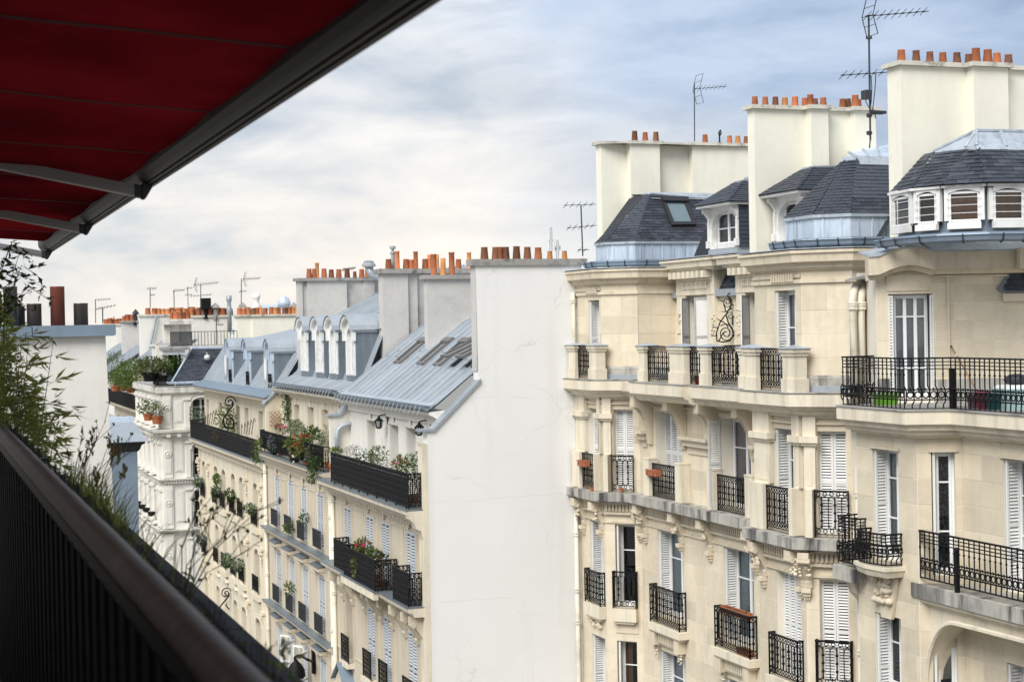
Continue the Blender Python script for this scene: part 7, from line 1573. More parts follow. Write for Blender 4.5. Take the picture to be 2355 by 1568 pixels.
for i in range(9):
    b0 = Vector((.52+r.uniform(-.1, .1), 11.8, 19.7)); e = Vector((.62+r.uniform(-.12, .28), 11.8+r.uniform(-.4, .4), 20.32+r.uniform(-.1, .34))); m_ = (b0+e)/2+Vector((-.05, 0, .1)); q = e+Vector((.14, 0, -.10)); mb.tube([(.52, 11.8, 18.95), b0, m_, e, q], [.006, .005, .004, .003, .0015], 4)
    for k in range(20): u = r.uniform(0, 1); p = m_.lerp(e, u) if k % 3 else e.lerp(q, u); leaf(lf, p, Vector((r.uniform(-1, 1), r.uniform(-1, 1), r.uniform(-.7, .7))).normalized(), .065*r.uniform(.6, 1.3), .35, r, r.randrange(2))
mb.obj('stems', 'stalk', t_); lf.obj('foliage', ['green_leaf', 'dark_leaf'], t_)
# dry seed-head plant
def dry_plant(base, label, tips, seed, name='dry_wildflower', leafy=26):
    t_ = thing(name, base, label, 'plant'); r = random.Random(seed); st_, lf = MB(), MB(); b0 = V(base)
    for e in tips:
        e = V(e); m_ = b0.lerp(e, .5)+Vector((-.03, 0, .03)); st_.tube([b0, m_, e], [.0034, .0024, .0014], 4)
        for k in range(4):
            u = r.uniform(.35, .95); p = m_.lerp(e, u); q = p+Vector((r.uniform(-.05, .10), r.uniform(-.1, .1), r.uniform(.03, .12))); st_.tube([p, q], .0016, 3)
            lf.lathe(q, [(.001, -.005), (.005, .0), (.004, .008), (.001, .012)], 5, False)
            for m2 in range(2): leaf(lf, q, Vector((r.uniform(-1, 1), r.uniform(-1, 1), r.uniform(-.3, 1))).normalized(), .022, .4, r, r.randrange(2))
        for k in range(leafy//6): p = b0.lerp(m_, r.uniform(.2, 1)); leaf(lf, p, Vector((r.uniform(-1, 1), r.uniform(-1, 1), r.uniform(-.2, .6))).normalized(), .035, .35, r, r.randrange(2))
    st_.obj('stems', 'stalk', t_); lf.obj('seed_heads', ['dry_leaf', 'green_leaf'], t_)
dry_plant((.90, 5.9, 18.98), 'dry branching wildflower with brown seed heads leaning over the ledge', [(1.16, 6.0, 19.30), (1.10, 6.1, 19.36), (1.22, 5.95, 19.34), (1.02, 6.2, 19.33), (1.06, 6.0, 19.22), (.99, 5.8, 19.26), (1.14, 5.8, 19.2)], 3)
dry_plant((.84, 9.2, 18.98), 'tall dry seed stalks standing in front of the white neighbouring wall', [(1.02, 9.3, 19.50), (.96, 9.2, 19.40), (1.20, 9.3, 19.36), (1.10, 9.0, 19.40)], 8, leafy=6)
for i, (p, lab, sd, n) in enumerate((((.97, 4.55, 18.98), 'small white daisy-like weed on the black ledge', 1, 60), ((.97, 3.3, 18.98), 'yellowing small weed at the edge of the ledge', 2, 40), ((.98, 2.55, 18.98), 'last green weed low on the ledge near the camera', 3, 36))):
    t_ = thing('weed', p, lab, 'weed'); mb = MB(); leaf_cloud(mb, (p[0], p[1], p[2]+.05), (.05, .12, .07), n, .03, 3, sd); mb.obj('foliage', ['green_leaf', 'dry_leaf', 'pale_leaf'], t_)
    if i == 0: mb = MB(); r = random.Random(2); [leaf(mb, Vector((p[0]+.02, p[1], p[2]+.11)), Vector((r.uniform(-1, 1), r.uniform(-1, 1), r.uniform(0, 1))).normalized(), .02, .7, r) for _ in range(12)]; mb.obj('flowers', 'white_petal', t_)
ms_ = thing('moss_strip', (.8, 5, 18.97), 'dark mossy growth along the foot of the railing', 'moss'); mb = MB(); r = random.Random(6)
for i in range(1500): p = Vector((r.uniform(.80, .955), r.uniform(1.4, 9.5), 18.97)); leaf(mb, p, Vector((r.uniform(-1, 1), r.uniform(-1, 1), r.uniform(.2, 1.4))).normalized(), .035*r.uniform(.4, 1.4), .5, r, r.randrange(2))
mb.obj('foliage', ['dark_leaf', 'dry_leaf'], ms_)
# ================================================================== aerials
def aerial(y, foot, top_, booms, label, r=.02, name='tv_aerial', group='aerials on the roofs'):
    f_, t_ = V(ony(foot, y)), V(ony(top_, y)); o = thing(name, f_, label, 'aerial', group); mb = MB(); mb.tube([f_, t_], r, 6); mb.obj('mast', 'antenna_metal', o)
    for (a, b_, n, el, v_) in booms:
        a, b_ = V(ony(a, y-.05)), V(ony(b_, y-.05)); bm = MB(); bm.tube([a, b_], r*.6, 4)
        for i in range(n):
            p = a.lerp(b_, (i+.3)/n); e = el*(1-.25*i/max(1, n)); d = Vector((.18, -.75, .5)).normalized() if v_ != 'v' else Vector((.1, .1, 1)).normalized(); bm.tube([p-d*e*.5, p+d*e*.5], r*.42, 3); bm.box(p.x-r*.9, p.x+r*.9, p.y-r*.9, p.y+r*.9, p.z-r*.8, p.z+r*.8)
        bm.obj('boom', 'antenna_metal', o)
        if v_ == 'r':
            rm = MB(); u = (b_-a).normalized(); c_ = a+u*.06
            for sg in (1, -1):
                e = c_-u*.10*0+Vector((u.x*.12, 0, sg*.42)); s_ = Vector((0, .22, 0)); rm.tube([c_-s_, e-s_], r*.5, 4); rm.tube([c_+s_, e+s_], r*.5, 4); rm.tube([c_-s_, c_+s_], r*.4, 3); rm.tube([e-s_, e+s_], r*.4, 3); rm.tube([(c_+e)/2-s_, (c_+e)/2+s_], r*.4, 3)
            rm.obj('reflector', 'antenna_metal', o)
    return o
o = aerial(31.0, Zf(291, 880), Zf(280, 96), [(Zf(258, 104), Zf(655, 72), 9, .34, 'r'), (Zf(105, 474), Zf(395, 455), 6, .3, 'h')], 'tallest black aerial mast between the two right-hand chimneys', .022)
mb = MB(); P_ = lambda u, v: V(ony(Zf(u, v), 31.0)); mb.tube([P_(295, 700), P_(388, 706)], .04, 5); mb.tube([P_(295, 712), P_(370, 712)], .03, 5)
for v in (725, 835): mb.tube([P_(272, v), P_(296, v)], .05, 5)
mb.tube([P_(282, 230), P_(282, 246)], .07, 6); q = P_(276, 597); mb.box(q.x-.12, q.x+.02, 30.9, 31.1, q.z-.1, q.z+.1); mb.obj('clamp', 'antenna_metal', o)
mb = MB(); mb.tube([P_(268, 600), P_(262, 640), P_(290, 690), P_(296, 640), P_(300, 560), P_(295, 480)], .010, 4); mb.tube([P_(325, 462), P_(320, 560), P_(305, 690), P_(320, 720), P_(326, 745)], .010, 4); mb.tube([P_(292, 860), P_(285, 930)], .014, 4); mb.obj('cable', 'iron', o)
aerial(42.3, Za(1183, 372), (1597, 192), [((1597, 205), (1672, 199), 8, .3, 'r')], 'thin pole aerial standing on the first cream chimney', .016)
aerial(44.0, Za(182, 1400), Za(165, 945), [(Za(10, 945), Za(300, 935), 5, .3, 'h'), (Za(40, 1148), Za(305, 1124), 5, .3, 'h'), (Za(135, 1345), Za(238, 1342), 2, .25, 'h')], 'black aerial with three crossbars beside the first slate roof', .02)
for x_, yt, lab in ((1267, 522, 'taller slim lattice radio mast behind the blank wall'), (1282, 552, 'shorter slim lattice radio mast behind the blank wall')):
    f_, t_ = V(ony((x_, 600), 160)), V(ony((x_, yt), 160)); o = thing('radio_mast', f_, lab, 'radio mast'); mb = MB()
    for dx in (-.14, .14): mb.tube([f_+Vector((dx, 0, 0)), t_+Vector((dx*.6, 0, 0))], .035, 4)
    n = 9
    for i in range(n): a, b_ = f_.lerp(t_, i/n), f_.lerp(t_, (i+1)/n); mb.tube([a+Vector((-.14, 0, 0)), b_+Vector((.14, 0, 0))], .025, 3)
    mb.obj('lattice', 'steel', o); mb = MB()
    for k in (.45, .7): q = f_.lerp(t_, k); mb.box(q.x-.3, q.x-.2, 159.9, 160.1, q.z-.5, q.z+.5); mb.box(q.x+.2, q.x+.3, 159.9, 160.1, q.z-.4, q.z+.6); mb.brk()
    mb.obj('panel_antenna', 'white_paint', o)
D_ = lambda u, v: Zr(u, v)
aerial(97, D_(905, 750), D_(902, 532), [(D_(840, 538), D_(1065, 515), 9, .45, 'r'), (D_(810, 638), D_(1005, 622), 7, .35, 'h')], 'far aerial with a long boom over the black cowl', .026)
aerial(96, D_(1265, 700), D_(1267, 480), [(D_(1280, 486), D_(1438, 476), 8, .45, 'r'), (D_(1245, 596), D_(1315, 592), 3, .3, 'h')], 'far aerial standing above the right end of the pots', .026)
aerial(110, D_(450, 740), D_(449, 565), [(D_(425, 568), D_(508, 568), 4, .4, 'h'), (D_(449, 628), D_(492, 626), 3, .3, 'h')], 'far aerial with two short crossbars over the slanting pipe', .03)
aerial(110, D_(665, 750), D_(662, 585), [(D_(655, 588), D_(762, 582), 6, .4, 'h')], 'far aerial with one boom next to a tall pale pot', .03)
aerial(110, D_(790, 740), D_(785, 555), [(D_(775, 566), D_(830, 565), 3, .35, 'h'), (D_(760, 625), D_(828, 622), 4, .3, 'h')], 'faint aerial just left of the long-boomed one', .024)
aerial(131, D_(22, 880), D_(22, 740), [(D_(-20, 748), D_(148, 718), 6, .5, 'h')], 'low far aerial directly over the grey cement stack', .03)
aerial(150, Zs(600, 615), Zs(598, 468), [(Zs(595, 470), Zs(697, 464), 6, .5, 'h')], 'tall far aerial just right of the metal flues', .04)
aerial(150, Zs(645, 610), Zs(645, 522), [(Zs(600, 528), Zs(732, 502), 6, .5, 'h')], 'shorter far aerial with a sloping boom right of the flues', .04)
aerial(92, D_(1043, 1070), D_(1042, 812), [(D_(1040, 893), D_(1108, 891), 4, .3, 'h')], 'slim mast fixed behind the roof terrace fence', .028)
aerial(64.5, Zm(560, 400), Zm(560, 345), [(Zm(525, 352), Zm(632, 337), 12, .3, 'h')], 'small aerial among the pots of the stained grey stack', .02)
# ================================================================== lamps and lanterns
def lantern(px, x, label):
    p = V(onx(px, x)); o = thing('wall_lantern', (p.x, p.y, p.z), label, 'lantern', 'wall lanterns'); mb = MB(); mb.lathe((p.x, p.y, p.z-.12), [(.07, 0), (.11, .02), (.13, .22), (.14, .24)], 6, False)
    c_ = MB(); 
    for k in range(6): a = 2*math.pi*k/6; c_.tube([(p.x+.07*math.cos(a), p.y+.07*math.sin(a), p.z-.12), (p.x+.13*math.cos(a), p.y+.13*math.sin(a), p.z+.1)], .012, 4)
    c_.lathe((p.x, p.y, p.z+.1), [(.16, 0), (.05, .1), (.02, .16), (.001, .17)], 6); c_.lathe((p.x, p.y, p.z-.14), [(.03, 0), (.09, .02)], 6); c_.tube([(p.x, p.y, p.z+.26), (p.x+.2, p.y, p.z+.3), (13.8, p.y, p.z+.15)], .022, 5); c_.obj('cage', 'iron', o); mb.obj('lamp_glass', 'glass', o)
    b_ = MB(); b_.prism([(13.79, p.y-.05, p.z), (13.79, p.y+.05, p.z), (13.79, p.y+.08, p.z+.3), (13.79, p.y-.08, p.z+.3)], (-.02, 0, 0)); b_.obj('back_plate', 'iron', o)
lantern(Zn(1155, 440), 13.5, 'black lantern on the white wall above the lavender pots'); lantern(Zn(1517, 500), 13.5, 'black lantern half hidden by the corner of the blank wall')
p = V(onx(Zo(540, 1390), 13.1)); sl_ = thing('street_lamp', p, 'black wall-mounted street lamp on a curved arm among the lower shutters', 'street lamp')
mb = MB(); mb.box(13.08, 13.19, p.y-.1, p.y+.1, p.z-.42, p.z+.42); mb.obj('wall_plate', 'iron', sl_)
mb = MB(); S_ = lambda u, v: V(onx(Zo(u, v), 12.6)); mb.tube([p, S_(500, 1375), S_(450, 1345), S_(410, 1338), S_(388, 1352), S_(385, 1375)], .05, 6); mb.obj('arm', 'iron', sl_)
q = S_(395, 1380); mb = MB(); mb.smooth = True; mb.lathe((q.x, q.y, q.z-.62), [(.30, 0), (.34, .08), (.32, .28), (.2, .48), (.08, .6), (.06, .66)], 14); mb.obj('lamp_head', 'iron', sl_)
# ================================================================== ironwork on the cream house's balcony
def scroll(bld, fn, big=True):
    mb = MB()
    def spi(c, R0, tn, a0, r):
        n = 30; c = V(c); mb.tube([c+Vector((0, 0, 0))+Vector((R0*(1-.85*i/n)*math.cos(a0+tn*6.283*i/n), 0, R0*(1-.85*i/n)*math.sin(a0+tn*6.283*i/n))) for i in range(n+1)], r, 4)
    return mb, spi
mb, spi = scroll(A1, None); y_ = 72.6; S1_ = lambda u, v: V(ony(Zp(u, v), y_))
spi(S1_(938, 240), .27, 1.6, 0, .035); spi(S1_(935, 425), .36, 1.9, 1.0, .035); mb.tube([S1_(970, 240), S1_(968, 270), S1_(930, 320), S1_(885, 380), S1_(882, 420), S1_(905, 465), S1_(970, 470), S1_(970, 400), S1_(942, 375)], .038, 5); mb.obj('scroll_screen', 'iron', A1)
mb, spi = scroll(A1, None); S1_ = lambda u, v: V(ony(Zq(u, v), 72.0)); spi(S1_(440, 800), .25, 1.6, 0, .03); mb.tube([S1_(468, 800), S1_(462, 830), S1_(410, 890), S1_(380, 930)], .034, 5); mb.tube([S1_(445, 890), S1_(440, 905), S1_(470, 940)], .03, 5); mb.obj('scroll_screen', 'iron', A1)
mb = MB()
for (u0, du, v0, v1) in ((720, 18, 330, 440), (1045, 22, 410, 530)):
    for k in range(5): a, b_ = onx(Zp(u0+k*du, v1), 13.3), onx(Zp(u0+k*du+6*k, v0-14*k+30), 13.3); mb.tube([a, b_], .016, 4); mb.tube([b_, V(b_)+Vector((0, -.25, -.14))], .012, 4)
    mb.brk()
mb.obj('spiked_fan', 'iron', A1)
# trellis and ivy on the gable of the dormer house
FGa = FY(63.45); tr_ = MB(); a0, z0 = FGa.px(Zn(172, 465)); a1, z1 = FGa.px(Zn(310, 318))
trl = thing('trellis', FGa.P((a0+a1)/2, .1, z0), 'brown diamond trellis panel at the end of the flower balcony', 'trellis')
for k in range(-7, 8):
    for s_ in (1, -1):
        ca = (a0+a1)/2+k*.17; h = (z1-z0)/2; pts = []
        for t_ in (-h, h):
            a = ca+s_*t_; zz = (z0+z1)/2+t_; pts.append((a, zz))
        (pa, pz), (qa, qz) = pts
        def clip(pa, pz, qa, qz):
            u0, u1 = 0., 1.; d = qa-pa
            for lim, sg in ((a0, 1), (a1, -1)):
                fa, fd = (pa-lim)*sg, d*sg
                if fd == 0: continue
                t_ = -fa/fd
                if fd > 0: u0 = max(u0, t_)
                else: u1 = min(u1, t_)
            return (u0, u1) if u1 > u0 else None
        c_ = clip(pa, pz, qa, qz)
        if c_: tr_.tube([FGa.P(pa+(qa-pa)*c_[0], .03+.012*s_, pz+(qz-pz)*c_[0]), FGa.P(pa+(qa-pa)*c_[1], .03+.012*s_, pz+(qz-pz)*c_[1])], .014, 4)
tr_.obj('lattice', 'wood', trl)
def ivy(p0, p1, w, label, n=220, size=.09, seed=0, mats=('green_leaf', 'dark_leaf'), thick=.1, group=None):
    t_ = thing('ivy', p1, label, 'climbing plant', group); mb = MB(); r = random.Random(seed); p0, p1 = V(p0), V(p1)
    for i in range(n): u = r.random(); p = p0.lerp(p1, u)+Vector((r.gauss(0, thick), r.gauss(0, w*.5), r.gauss(0, .05))); leaf(mb, p, Vector((r.uniform(-1, .2), r.uniform(-1, .6), r.uniform(-1, .2))).normalized(), size*r.uniform(.6, 1.3), .7, r, r.randrange(len(mats)))
    st_ = MB(); st_.tube([p0, (p0+p1)/2+Vector((.02, 0, 0)), p1], .012, 4); st_.obj('stem', 'stalk', t_); mb.obj('foliage', list(mats), t_)
ivy(onx(Zn(336, 165), 13.72), onx(Zn(338, 410), 13.72), .5, 'narrow column of ivy climbing the gable beside the trellis', 420, .09, 1, thick=.1)
ivy(onx(Zn(95, 560), 12.85), onx(Zn(62, 770), 12.85), .35, 'yellowish ivy hanging where the two black balconies meet', 260, .1, 2, ('pale_leaf', 'green_leaf'))
ivy(onx(Zn(595, 730), 12.72), onx(Zn(562, 960), 12.72), .24, 'green trailer hanging down below the flower balcony', 240, .09, 3)
ivy(ony(Zr(670, 1160), 83.9), ony(Zr(665, 1340), 83.9), .0, 'ivy covering the white bay window below the roof terrace', 420, .13, 4, thick=.22)
# ================================================================== flowers and pots on the balconies
def at(px, x): p = onx(px, x); return (float(p[0]), float(p[1]), float(p[2]))
gA, gB, gC = 'plants on the flower balcony', 'plants on the balcony of the blank-walled house', 'baskets on the cream house'
def bal(px, x, z, label, r, n, size, mats=('green_leaf', 'dark_leaf'), fl=None, seed=0, group=gA, pot_='clay', pw=.16, ph=.24, lift=0.0, aspect=.45):
    p = onx(px, x); h = float(p[2])-z       # grow from the floor z to the height seen
    return plant((x, float(p[1]), z), label, 'plant', r, n, size, mats, pot_, fl, seed, group, 'potted_plant', pw, ph, stems=6, aspect=aspect, lift=max(0, h-ph*.92-r[2]*.8))
za = 15.11
bal(Zn(278, 492), 13.3, za, 'pink geraniums at the left end of the flower balcony', (.22, .5, .22), 200, .09, fl=('pink_petal', 16, .06), seed=1)
bal(Zn(415, 482), 13.35, za, 'round clipped green bush rising above the flower balcony rail', (.30, .62, .36), 1700, .065, ('green_leaf', 'pale_leaf', 'dark_leaf'), seed=2, aspect=.3)
bal(Zn(555, 528), 13.35, za, 'broad-leaved green plant right of the clipped bush', (.25, .55, .24), 160, .16, seed=3)
bal(Zn(500, 562), 13.1, za, 'red flowers just behind the rail below the broad-leaved plant', (.15, .5, .14), 120, .09, fl=('red_petal', 14, .06), seed=4)
bal(Zn(610, 575), 13.15, za, 'grey-green feathery herb towards the right end of the flower balcony', (.2, .7, .22), 260, .1, ('grey_leaf', 'pale_leaf', 'green_leaf'), seed=5, aspect=.2)
bal(Zn(700, 555), 13.4, za, 'tall thin grassy plant against the white gable wall', (.2, .5, .34), 160, .2, ('pale_leaf', 'green_leaf'), seed=6, aspect=.12)
def hang(px, x, label, r, n, size, mats, fl=None, seed=0, group=None, basket=True):
    p = at(px, x); t_ = thing('hanging_plant', (p[0], p[1], p[2]-r[2]), label, 'plant', group)
    if basket: mb = MB(); mb.lathe((p[0]+.06, p[1], p[2]-r[2]*1.1), [(.05, 0), (.16, .06), (.2, .2), (.17, .2)], 10); mb.obj('basket', 'iron', t_)
    mb = MB(); leaf_cloud(mb, p, r, n, size, len(mats), seed); mb.obj('foliage', list(mats), t_)
    if fl:
        b_ = MB(); r_ = random.Random(seed)
        for i in range(fl[1]):
            q = V(p)+Vector((-abs(r_.gauss(0, .6))*r[0], r_.gauss(0, .5)*r[1], r_.gauss(.2, .5)*r[2]))
            for j_ in range(5): leaf(b_, q, Vector((r_.uniform(-1, 0), r_.uniform(-1, 1), r_.uniform(-.3, 1))).normalized(), fl[2], .8, r_)
        b_.obj('flowers', fl[0], t_)
hang(Zn(450, 640), 12.86, 'large mass of red flowers spilling over the flower balcony rail', (.18, .65, .38), 420, .11, ('green_leaf', 'pale_leaf'), ('red_petal', 22, .065), 11, gA)
hang(Zn(360, 612), 12.86, 'yellow-green leafy spray hung on the rail left of the red flowers', (.14, .3, .2), 60, .2, ('pale_leaf',), None, 12, gA)
hang(Zn(205, 620), 12.9, 'dusky grey-leaved bush behind the left part of the rail', (.16, .7, .36), 260, .1, ('grey_leaf', 'dark_leaf'), ('lilac_petal', 14, .06), 13, gA)
hang(Zn(540, 740), 12.88, 'dry brownish plant hanging low on the flower balcony rail', (.14, .55, .4), 220, .13, ('dry_leaf', 'grey_leaf', 'green_leaf'), None, 14, gA)
hang(Zn(385, 735), 12.9, 'yellow-leaved small plant at the foot of the rail', (.12, .3, .2), 60, .12, ('pale_leaf', 'dry_leaf'), ('white_petal', 6, .08), 15, gA)
zb_ = 14.96
bal(Zn(760, 680), 13.1, zb_, 'terracotta trough of green seedlings at the left end of the long balcony', (.2, .45, .1), 150, .1, ('green_leaf', 'pale_leaf'), seed=21, group=gB, pw=.2, ph=.5)
bal(Zn(925, 705), 13.2, zb_, 'mound of lavender behind the long black rail', (.3, .75, .25), 500, .09, ('grey_leaf', 'stalk', 'lilac_petal'), seed=22, group=gB, aspect=.15)
bal(Zn(1040, 740), 13.1, zb_, 'white-flowered mound in the middle of the long balcony', (.28, .65, .24), 240, .1, ('green_leaf', 'dark_leaf'), ('white_petal', 60, .07), 23, gB)
bal(Zn(1150, 735), 13.2, zb_, 'small green bush with bamboo canes on the long balcony', (.26, .5, .34), 260, .1, ('green_leaf', 'pale_leaf', 'grey_leaf'), ('white_petal', 6, .06), 24, gB)
bal(Zn(1345, 800), 13.05, zb_, 'pink geraniums near the blank wall', (.2, .45, .2), 120, .12, ('green_leaf', 'pale_leaf'), ('pink_petal', 18, .06), 25, gB)
bal(Zn(1425, 830), 13.1, zb_, 'dark spiky conifer next to the pink geraniums', (.3, .55, .34), 420, .12, ('dark_leaf', 'green_leaf'), None, 26, gB, aspect=.18)
bal(Zn(1485, 800), 13.4, zb_, 'slim dark green plant in the corner by the blank wall', (.12, .2, .34), 120, .12, ('dark_leaf', 'green_leaf'), None, 27, gB, aspect=.3)
for k, (u, v0, v1) in enumerate(((1180, 565, 760), (1212, 575, 800), (1312, 660, 790))):
    a, b_ = V(onx(Zn(u, v1), 13.2)), V(onx(Zn(u+2, v0), 13.2)); o = thing('garden_cane', a, ['tallest thin cane standing in the small green bush', 'second thin cane right of the tallest one', 'lone thin cane beside the pink geraniums'][k], 'cane'); mb = MB(); mb.tube([a, b_], .014, 5); mb.obj('cane', 'curtain', o)
zl = 12.27
gL = 'plants on the lower three-part balcony'
bal(Zo(975, 430), 12.9, zl, 'reddish bushy plant on the lower three-part balcony', (.25, .5, .34), 200, .13, ('green_leaf', 'pale_leaf', 'dry_leaf'), ('pink_petal', 10, .09), 31, gL)
bal(Zo(1065, 500), 12.9, zl, 'dark green plant right of the reddish bush', (.2, .4, .24), 120, .13, ('dark_leaf', 'green_leaf'), None, 32, gL); bal(Zo(1140, 525), 12.85, zl, 'brownish leafy plant near the corner of the lower guard', (.2, .4, .2), 120, .12, ('dark_leaf', 'dry_leaf'), None, 33, gL)
hang(Zo(905, 580), 12.46, 'pale yellow creeper on the outside of the lower guard', (.06, .3, .26), 70, .11, ('pale_leaf',), None, 34, gL, False)
for px, lab, r, m_, fl, sd in ((Zp(655, 955), 'dark hanging basket at the far left arched window', (.3, .8, .36), ('green_leaf', 'grey_leaf'), None, 1), (Zp(815, 1045), 'silver-leaved basket on the second arched window', (.3, .7, .36), ('grey_leaf', 'green_leaf'), None, 2), (Zp(935, 1075), 'green spiky basket on the fourth arched window', (.3, .8, .36), ('green_leaf', 'dark_leaf'), None, 3), (Zp(1125, 1200), 'pale grey trailing basket at the last arched window', (.3, 1.0, .30), ('grey_leaf', 'pale_leaf'), None, 4), (Zq(235, 345), 'dark basket one floor below at the far left', (.3, .7, .40), ('dark_leaf', 'grey_leaf'), None, 5), (Zq(450, 520), 'large silver-leaved basket one floor below', (.35, 1.1, .42), ('grey_leaf', 'green_leaf'), None, 6), (Zq(545, 560), 'silver and yellow-green basket right of the large one', (.35, .9, .40), ('grey_leaf', 'pale_leaf'), None, 7), (Zp(820, 930), 'tall leafy sprig above the silver-leaved basket', (.15, .5, .3), ('green_leaf',), None, 8)):
    hang(px, 12.98, lab, (r[0]*.7, r[1]*.75, r[2]*.72), 220, .12, m_, fl, sd+40, gC, sd != 8)
bal(Zp(905, 400), 13.4, 14.67, 'tall loose bush behind the scroll ironwork of the cream house', (.4, 1.4, .75), 500, .13, ('green_leaf', 'pale_leaf', 'dry_leaf'), None, 51, None)
bal(Zp(645, 370), 13.4, 14.67, 'dark bush at the far end of the ornate black balcony', (.3, 1.2, .45), 260, .14, ('dark_leaf', 'grey_leaf'), None, 52, None)
hang(Zp(820, 545), 12.82, 'rust-coloured spray hooked on the ornate black rail', (.1, 1.0, .2), 60, .12, ('dry_leaf',), None, 53, None, False)
def frontal(px, y, label, r, n, size, mats, fl=None, seed=0, **k):
    p = V(ony(px, y)); return plant((p.x, p.y, p.z), label, 'plant', r, n, size, mats, k.pop('pot_', 'terracotta'), fl, seed, **k)
frontal(Zp(205, 408), 82.75, 'white-flowering bush in a clay pot on the corner ledge', (.5, .4, .42), 260, .16, ('green_leaf', 'pale_leaf'), ('white_petal', 20, .1), 61, pw=.24, ph=.36); frontal(Zp(288, 437), 82.7, 'grassy tuft in a larger clay pot on the corner ledge', (.34, .3, .36), 240, .2, ('pale_leaf', 'grey_leaf', 'green_leaf'), None, 62, pw=.3, ph=.42, aspect=.15)
frontal(Zr(450, 1400), 83.5, 'overgrown yellow-green planter on the corner terrace', (.75, .9, .45), 700, .17, ('pale_leaf', 'green_leaf', 'dry_leaf'), None, 63, pw=.4, ph=.45, pot_='iron'); frontal(Zr(560, 1400), 83.4, 'yellow trailing plant hanging on the corner terrace rail', (.5, .3, .5), 300, .16, ('pale_leaf', 'green_leaf'), None, 64, pw=.3, ph=.3, pot_='iron')
frontal(Zs(725, 1040), 95, 'feathery yellow-green shrub left on the far planted balcony', (.65, 1.5, 1.1), 700, .2, ('pale_leaf', 'green_leaf'), None, 65, pw=.3, ph=.3, aspect=.2); frontal(Zs(820, 1050), 94.2, 'bright green bush trailing over the far planted balcony', (.9, 1.2, .9), 900, .2, ('green_leaf', 'pale_leaf'), None, 66, pw=.3, ph=.3)
frontal(Zs(770, 1040), 97, 'dark green bush between the two lighter ones on the far balcony', (.8, 1, .6), 500, .2, ('dark_leaf', 'green_leaf'), None, 67, pw=.3, ph=.3)
for px, lab, sd in ((Zo(340, 235), 'yellow-green plant pushed through the second window guard', 71), (Zo(465, 155), 'dark green plant behind the third window guard', 72), (Zo(338, 760), 'small bush on the second guard one floor down', 73)): hang(px, 13.02, lab, (.12, .55, .24), 90, .13, ('pale_leaf', 'green_leaf') if sd != 72 else ('dark_leaf', 'green_leaf'), None, sd, 'plants on the shuttered house', False)
# ================================================================== things on the right-hand houses
def trough(fr, a, d, z, L, label, seed, flowers=None, leaves=0):
    t_ = thing('window_box', fr.P(a, d, z), label, 'window box', 'clay window boxes'); mb = MB(); w, h = .085, .16
    for s_ in (-1, 1): mb.hexa([fr.P(a-L/2+.02, d+s_*w*.8+.01, z), fr.P(a+L/2-.02, d+s_*w*.8+.01, z), fr.P(a+L/2-.02, d+s_*w*.8-.01, z), fr.P(a-L/2+.02, d+s_*w*.8-.01, z), fr.P(a-L/2, d+s_*w+.01, z+h), fr.P(a+L/2, d+s_*w+.01, z+h), fr.P(a+L/2, d+s_*w-.01, z+h), fr.P(a-L/2, d+s_*w-.01, z+h)])
    for s_ in (-1, 1): mb.fbox(fr, a+s_*L/2-.012, a+s_*L/2+.012, z, z+h, d-w, d+w)
    mb.fbox(fr, a-L/2+.02, a+L/2-.02, z, z+.02, d-w*.75, d+w*.75); mb.fbox(fr, a-L/2-.012, a+L/2+.012, z+h-.03, z+h, d+w, d+w+.014); mb.obj('box', 'clay', t_); mb = MB(); mb.fbox(fr, a-L/2+.014, a+L/2-.014, z+h-.05, z+h-.035, d-w, d+w); mb.obj('soil', 'soil', t_)
    mb = MB()
    for k in (-.3, .3): mb.tube([fr.P(a+k*L, d-.1, z+h), fr.P(a+k*L, d+.1, z+h*.6), fr.P(a+k*L, d+.1, z-.02), fr.P(a+k*L, d-.1, z-.03)], .006, 4)
    mb.obj('holder', 'iron', t_)
    if leaves: mb = MB(); leaf_cloud(mb, fr.P(a, d, z+h), (.1, L*.5, .05), leaves, .05, 2, seed); mb.obj('foliage', ['dark_leaf', 'dry_leaf'], t_)
trough(FA, -41.2, .28, 16.0, .5, 'empty clay window box on the leftmost guard of the upper row', 1); trough(FM, -38.3, .27, 15.93, .6, 'empty clay window box on the third guard of the upper row', 2)
trough(FM, -34.2, .10, 12.9, 1.3, 'long clay window box along the top of a lower guard', 3, leaves=30); trough(FM, -33.8, .10, 12.03, .5, 'small clay window box standing inside the lower guard', 4, leaves=20)
def bucket(loc, r0, r1, h, mt, label, cat='bucket', name='bucket', handle=True):
    t_ = thing(name, loc, label, cat); mb = MB(); mb.smooth = True; mb.lathe(loc, [(r0, 0), (r1, h), (r1*1.06, h), (r1*1.06, h+.02), (r1*.92, h+.02), (r0*.9, .04)], 16); mb.obj('bucket', mt, t_)
    if handle: mb = MB(); mb.tube([(loc[0]+r1*math.cos(t), loc[1]-.02, loc[2]+h+r1*.5*math.sin(t)) for t in [math.pi*k/8 for k in range(9)]], .006, 4); mb.obj('handle', 'steel', t_)
zf_ = 18.255
def onfloor(px): p = onz(px, zf_); return (float(p[0]), float(p[1]), zf_)
def xyd(u, v, x): p = onx(Zh(u, v), x); return (float(p[0]), float(p[1]), zf_)
bucket(xyd(1240, 1400, 18.45), .075, .10, .26, 'plastic_mauve', 'mauve plastic bucket beside the pink one on the top balcony'); bucket(xyd(1325, 1400, 18.5), .10, .135, .30, 'plastic_pink', 'pink plastic bucket holding a broom on the top balcony'); bucket(xyd(1437, 1410, 18.6), .15, .19, .28, 'plastic_teal', 'wide teal plastic tub on the top balcony', 'tub', 'tub', False)
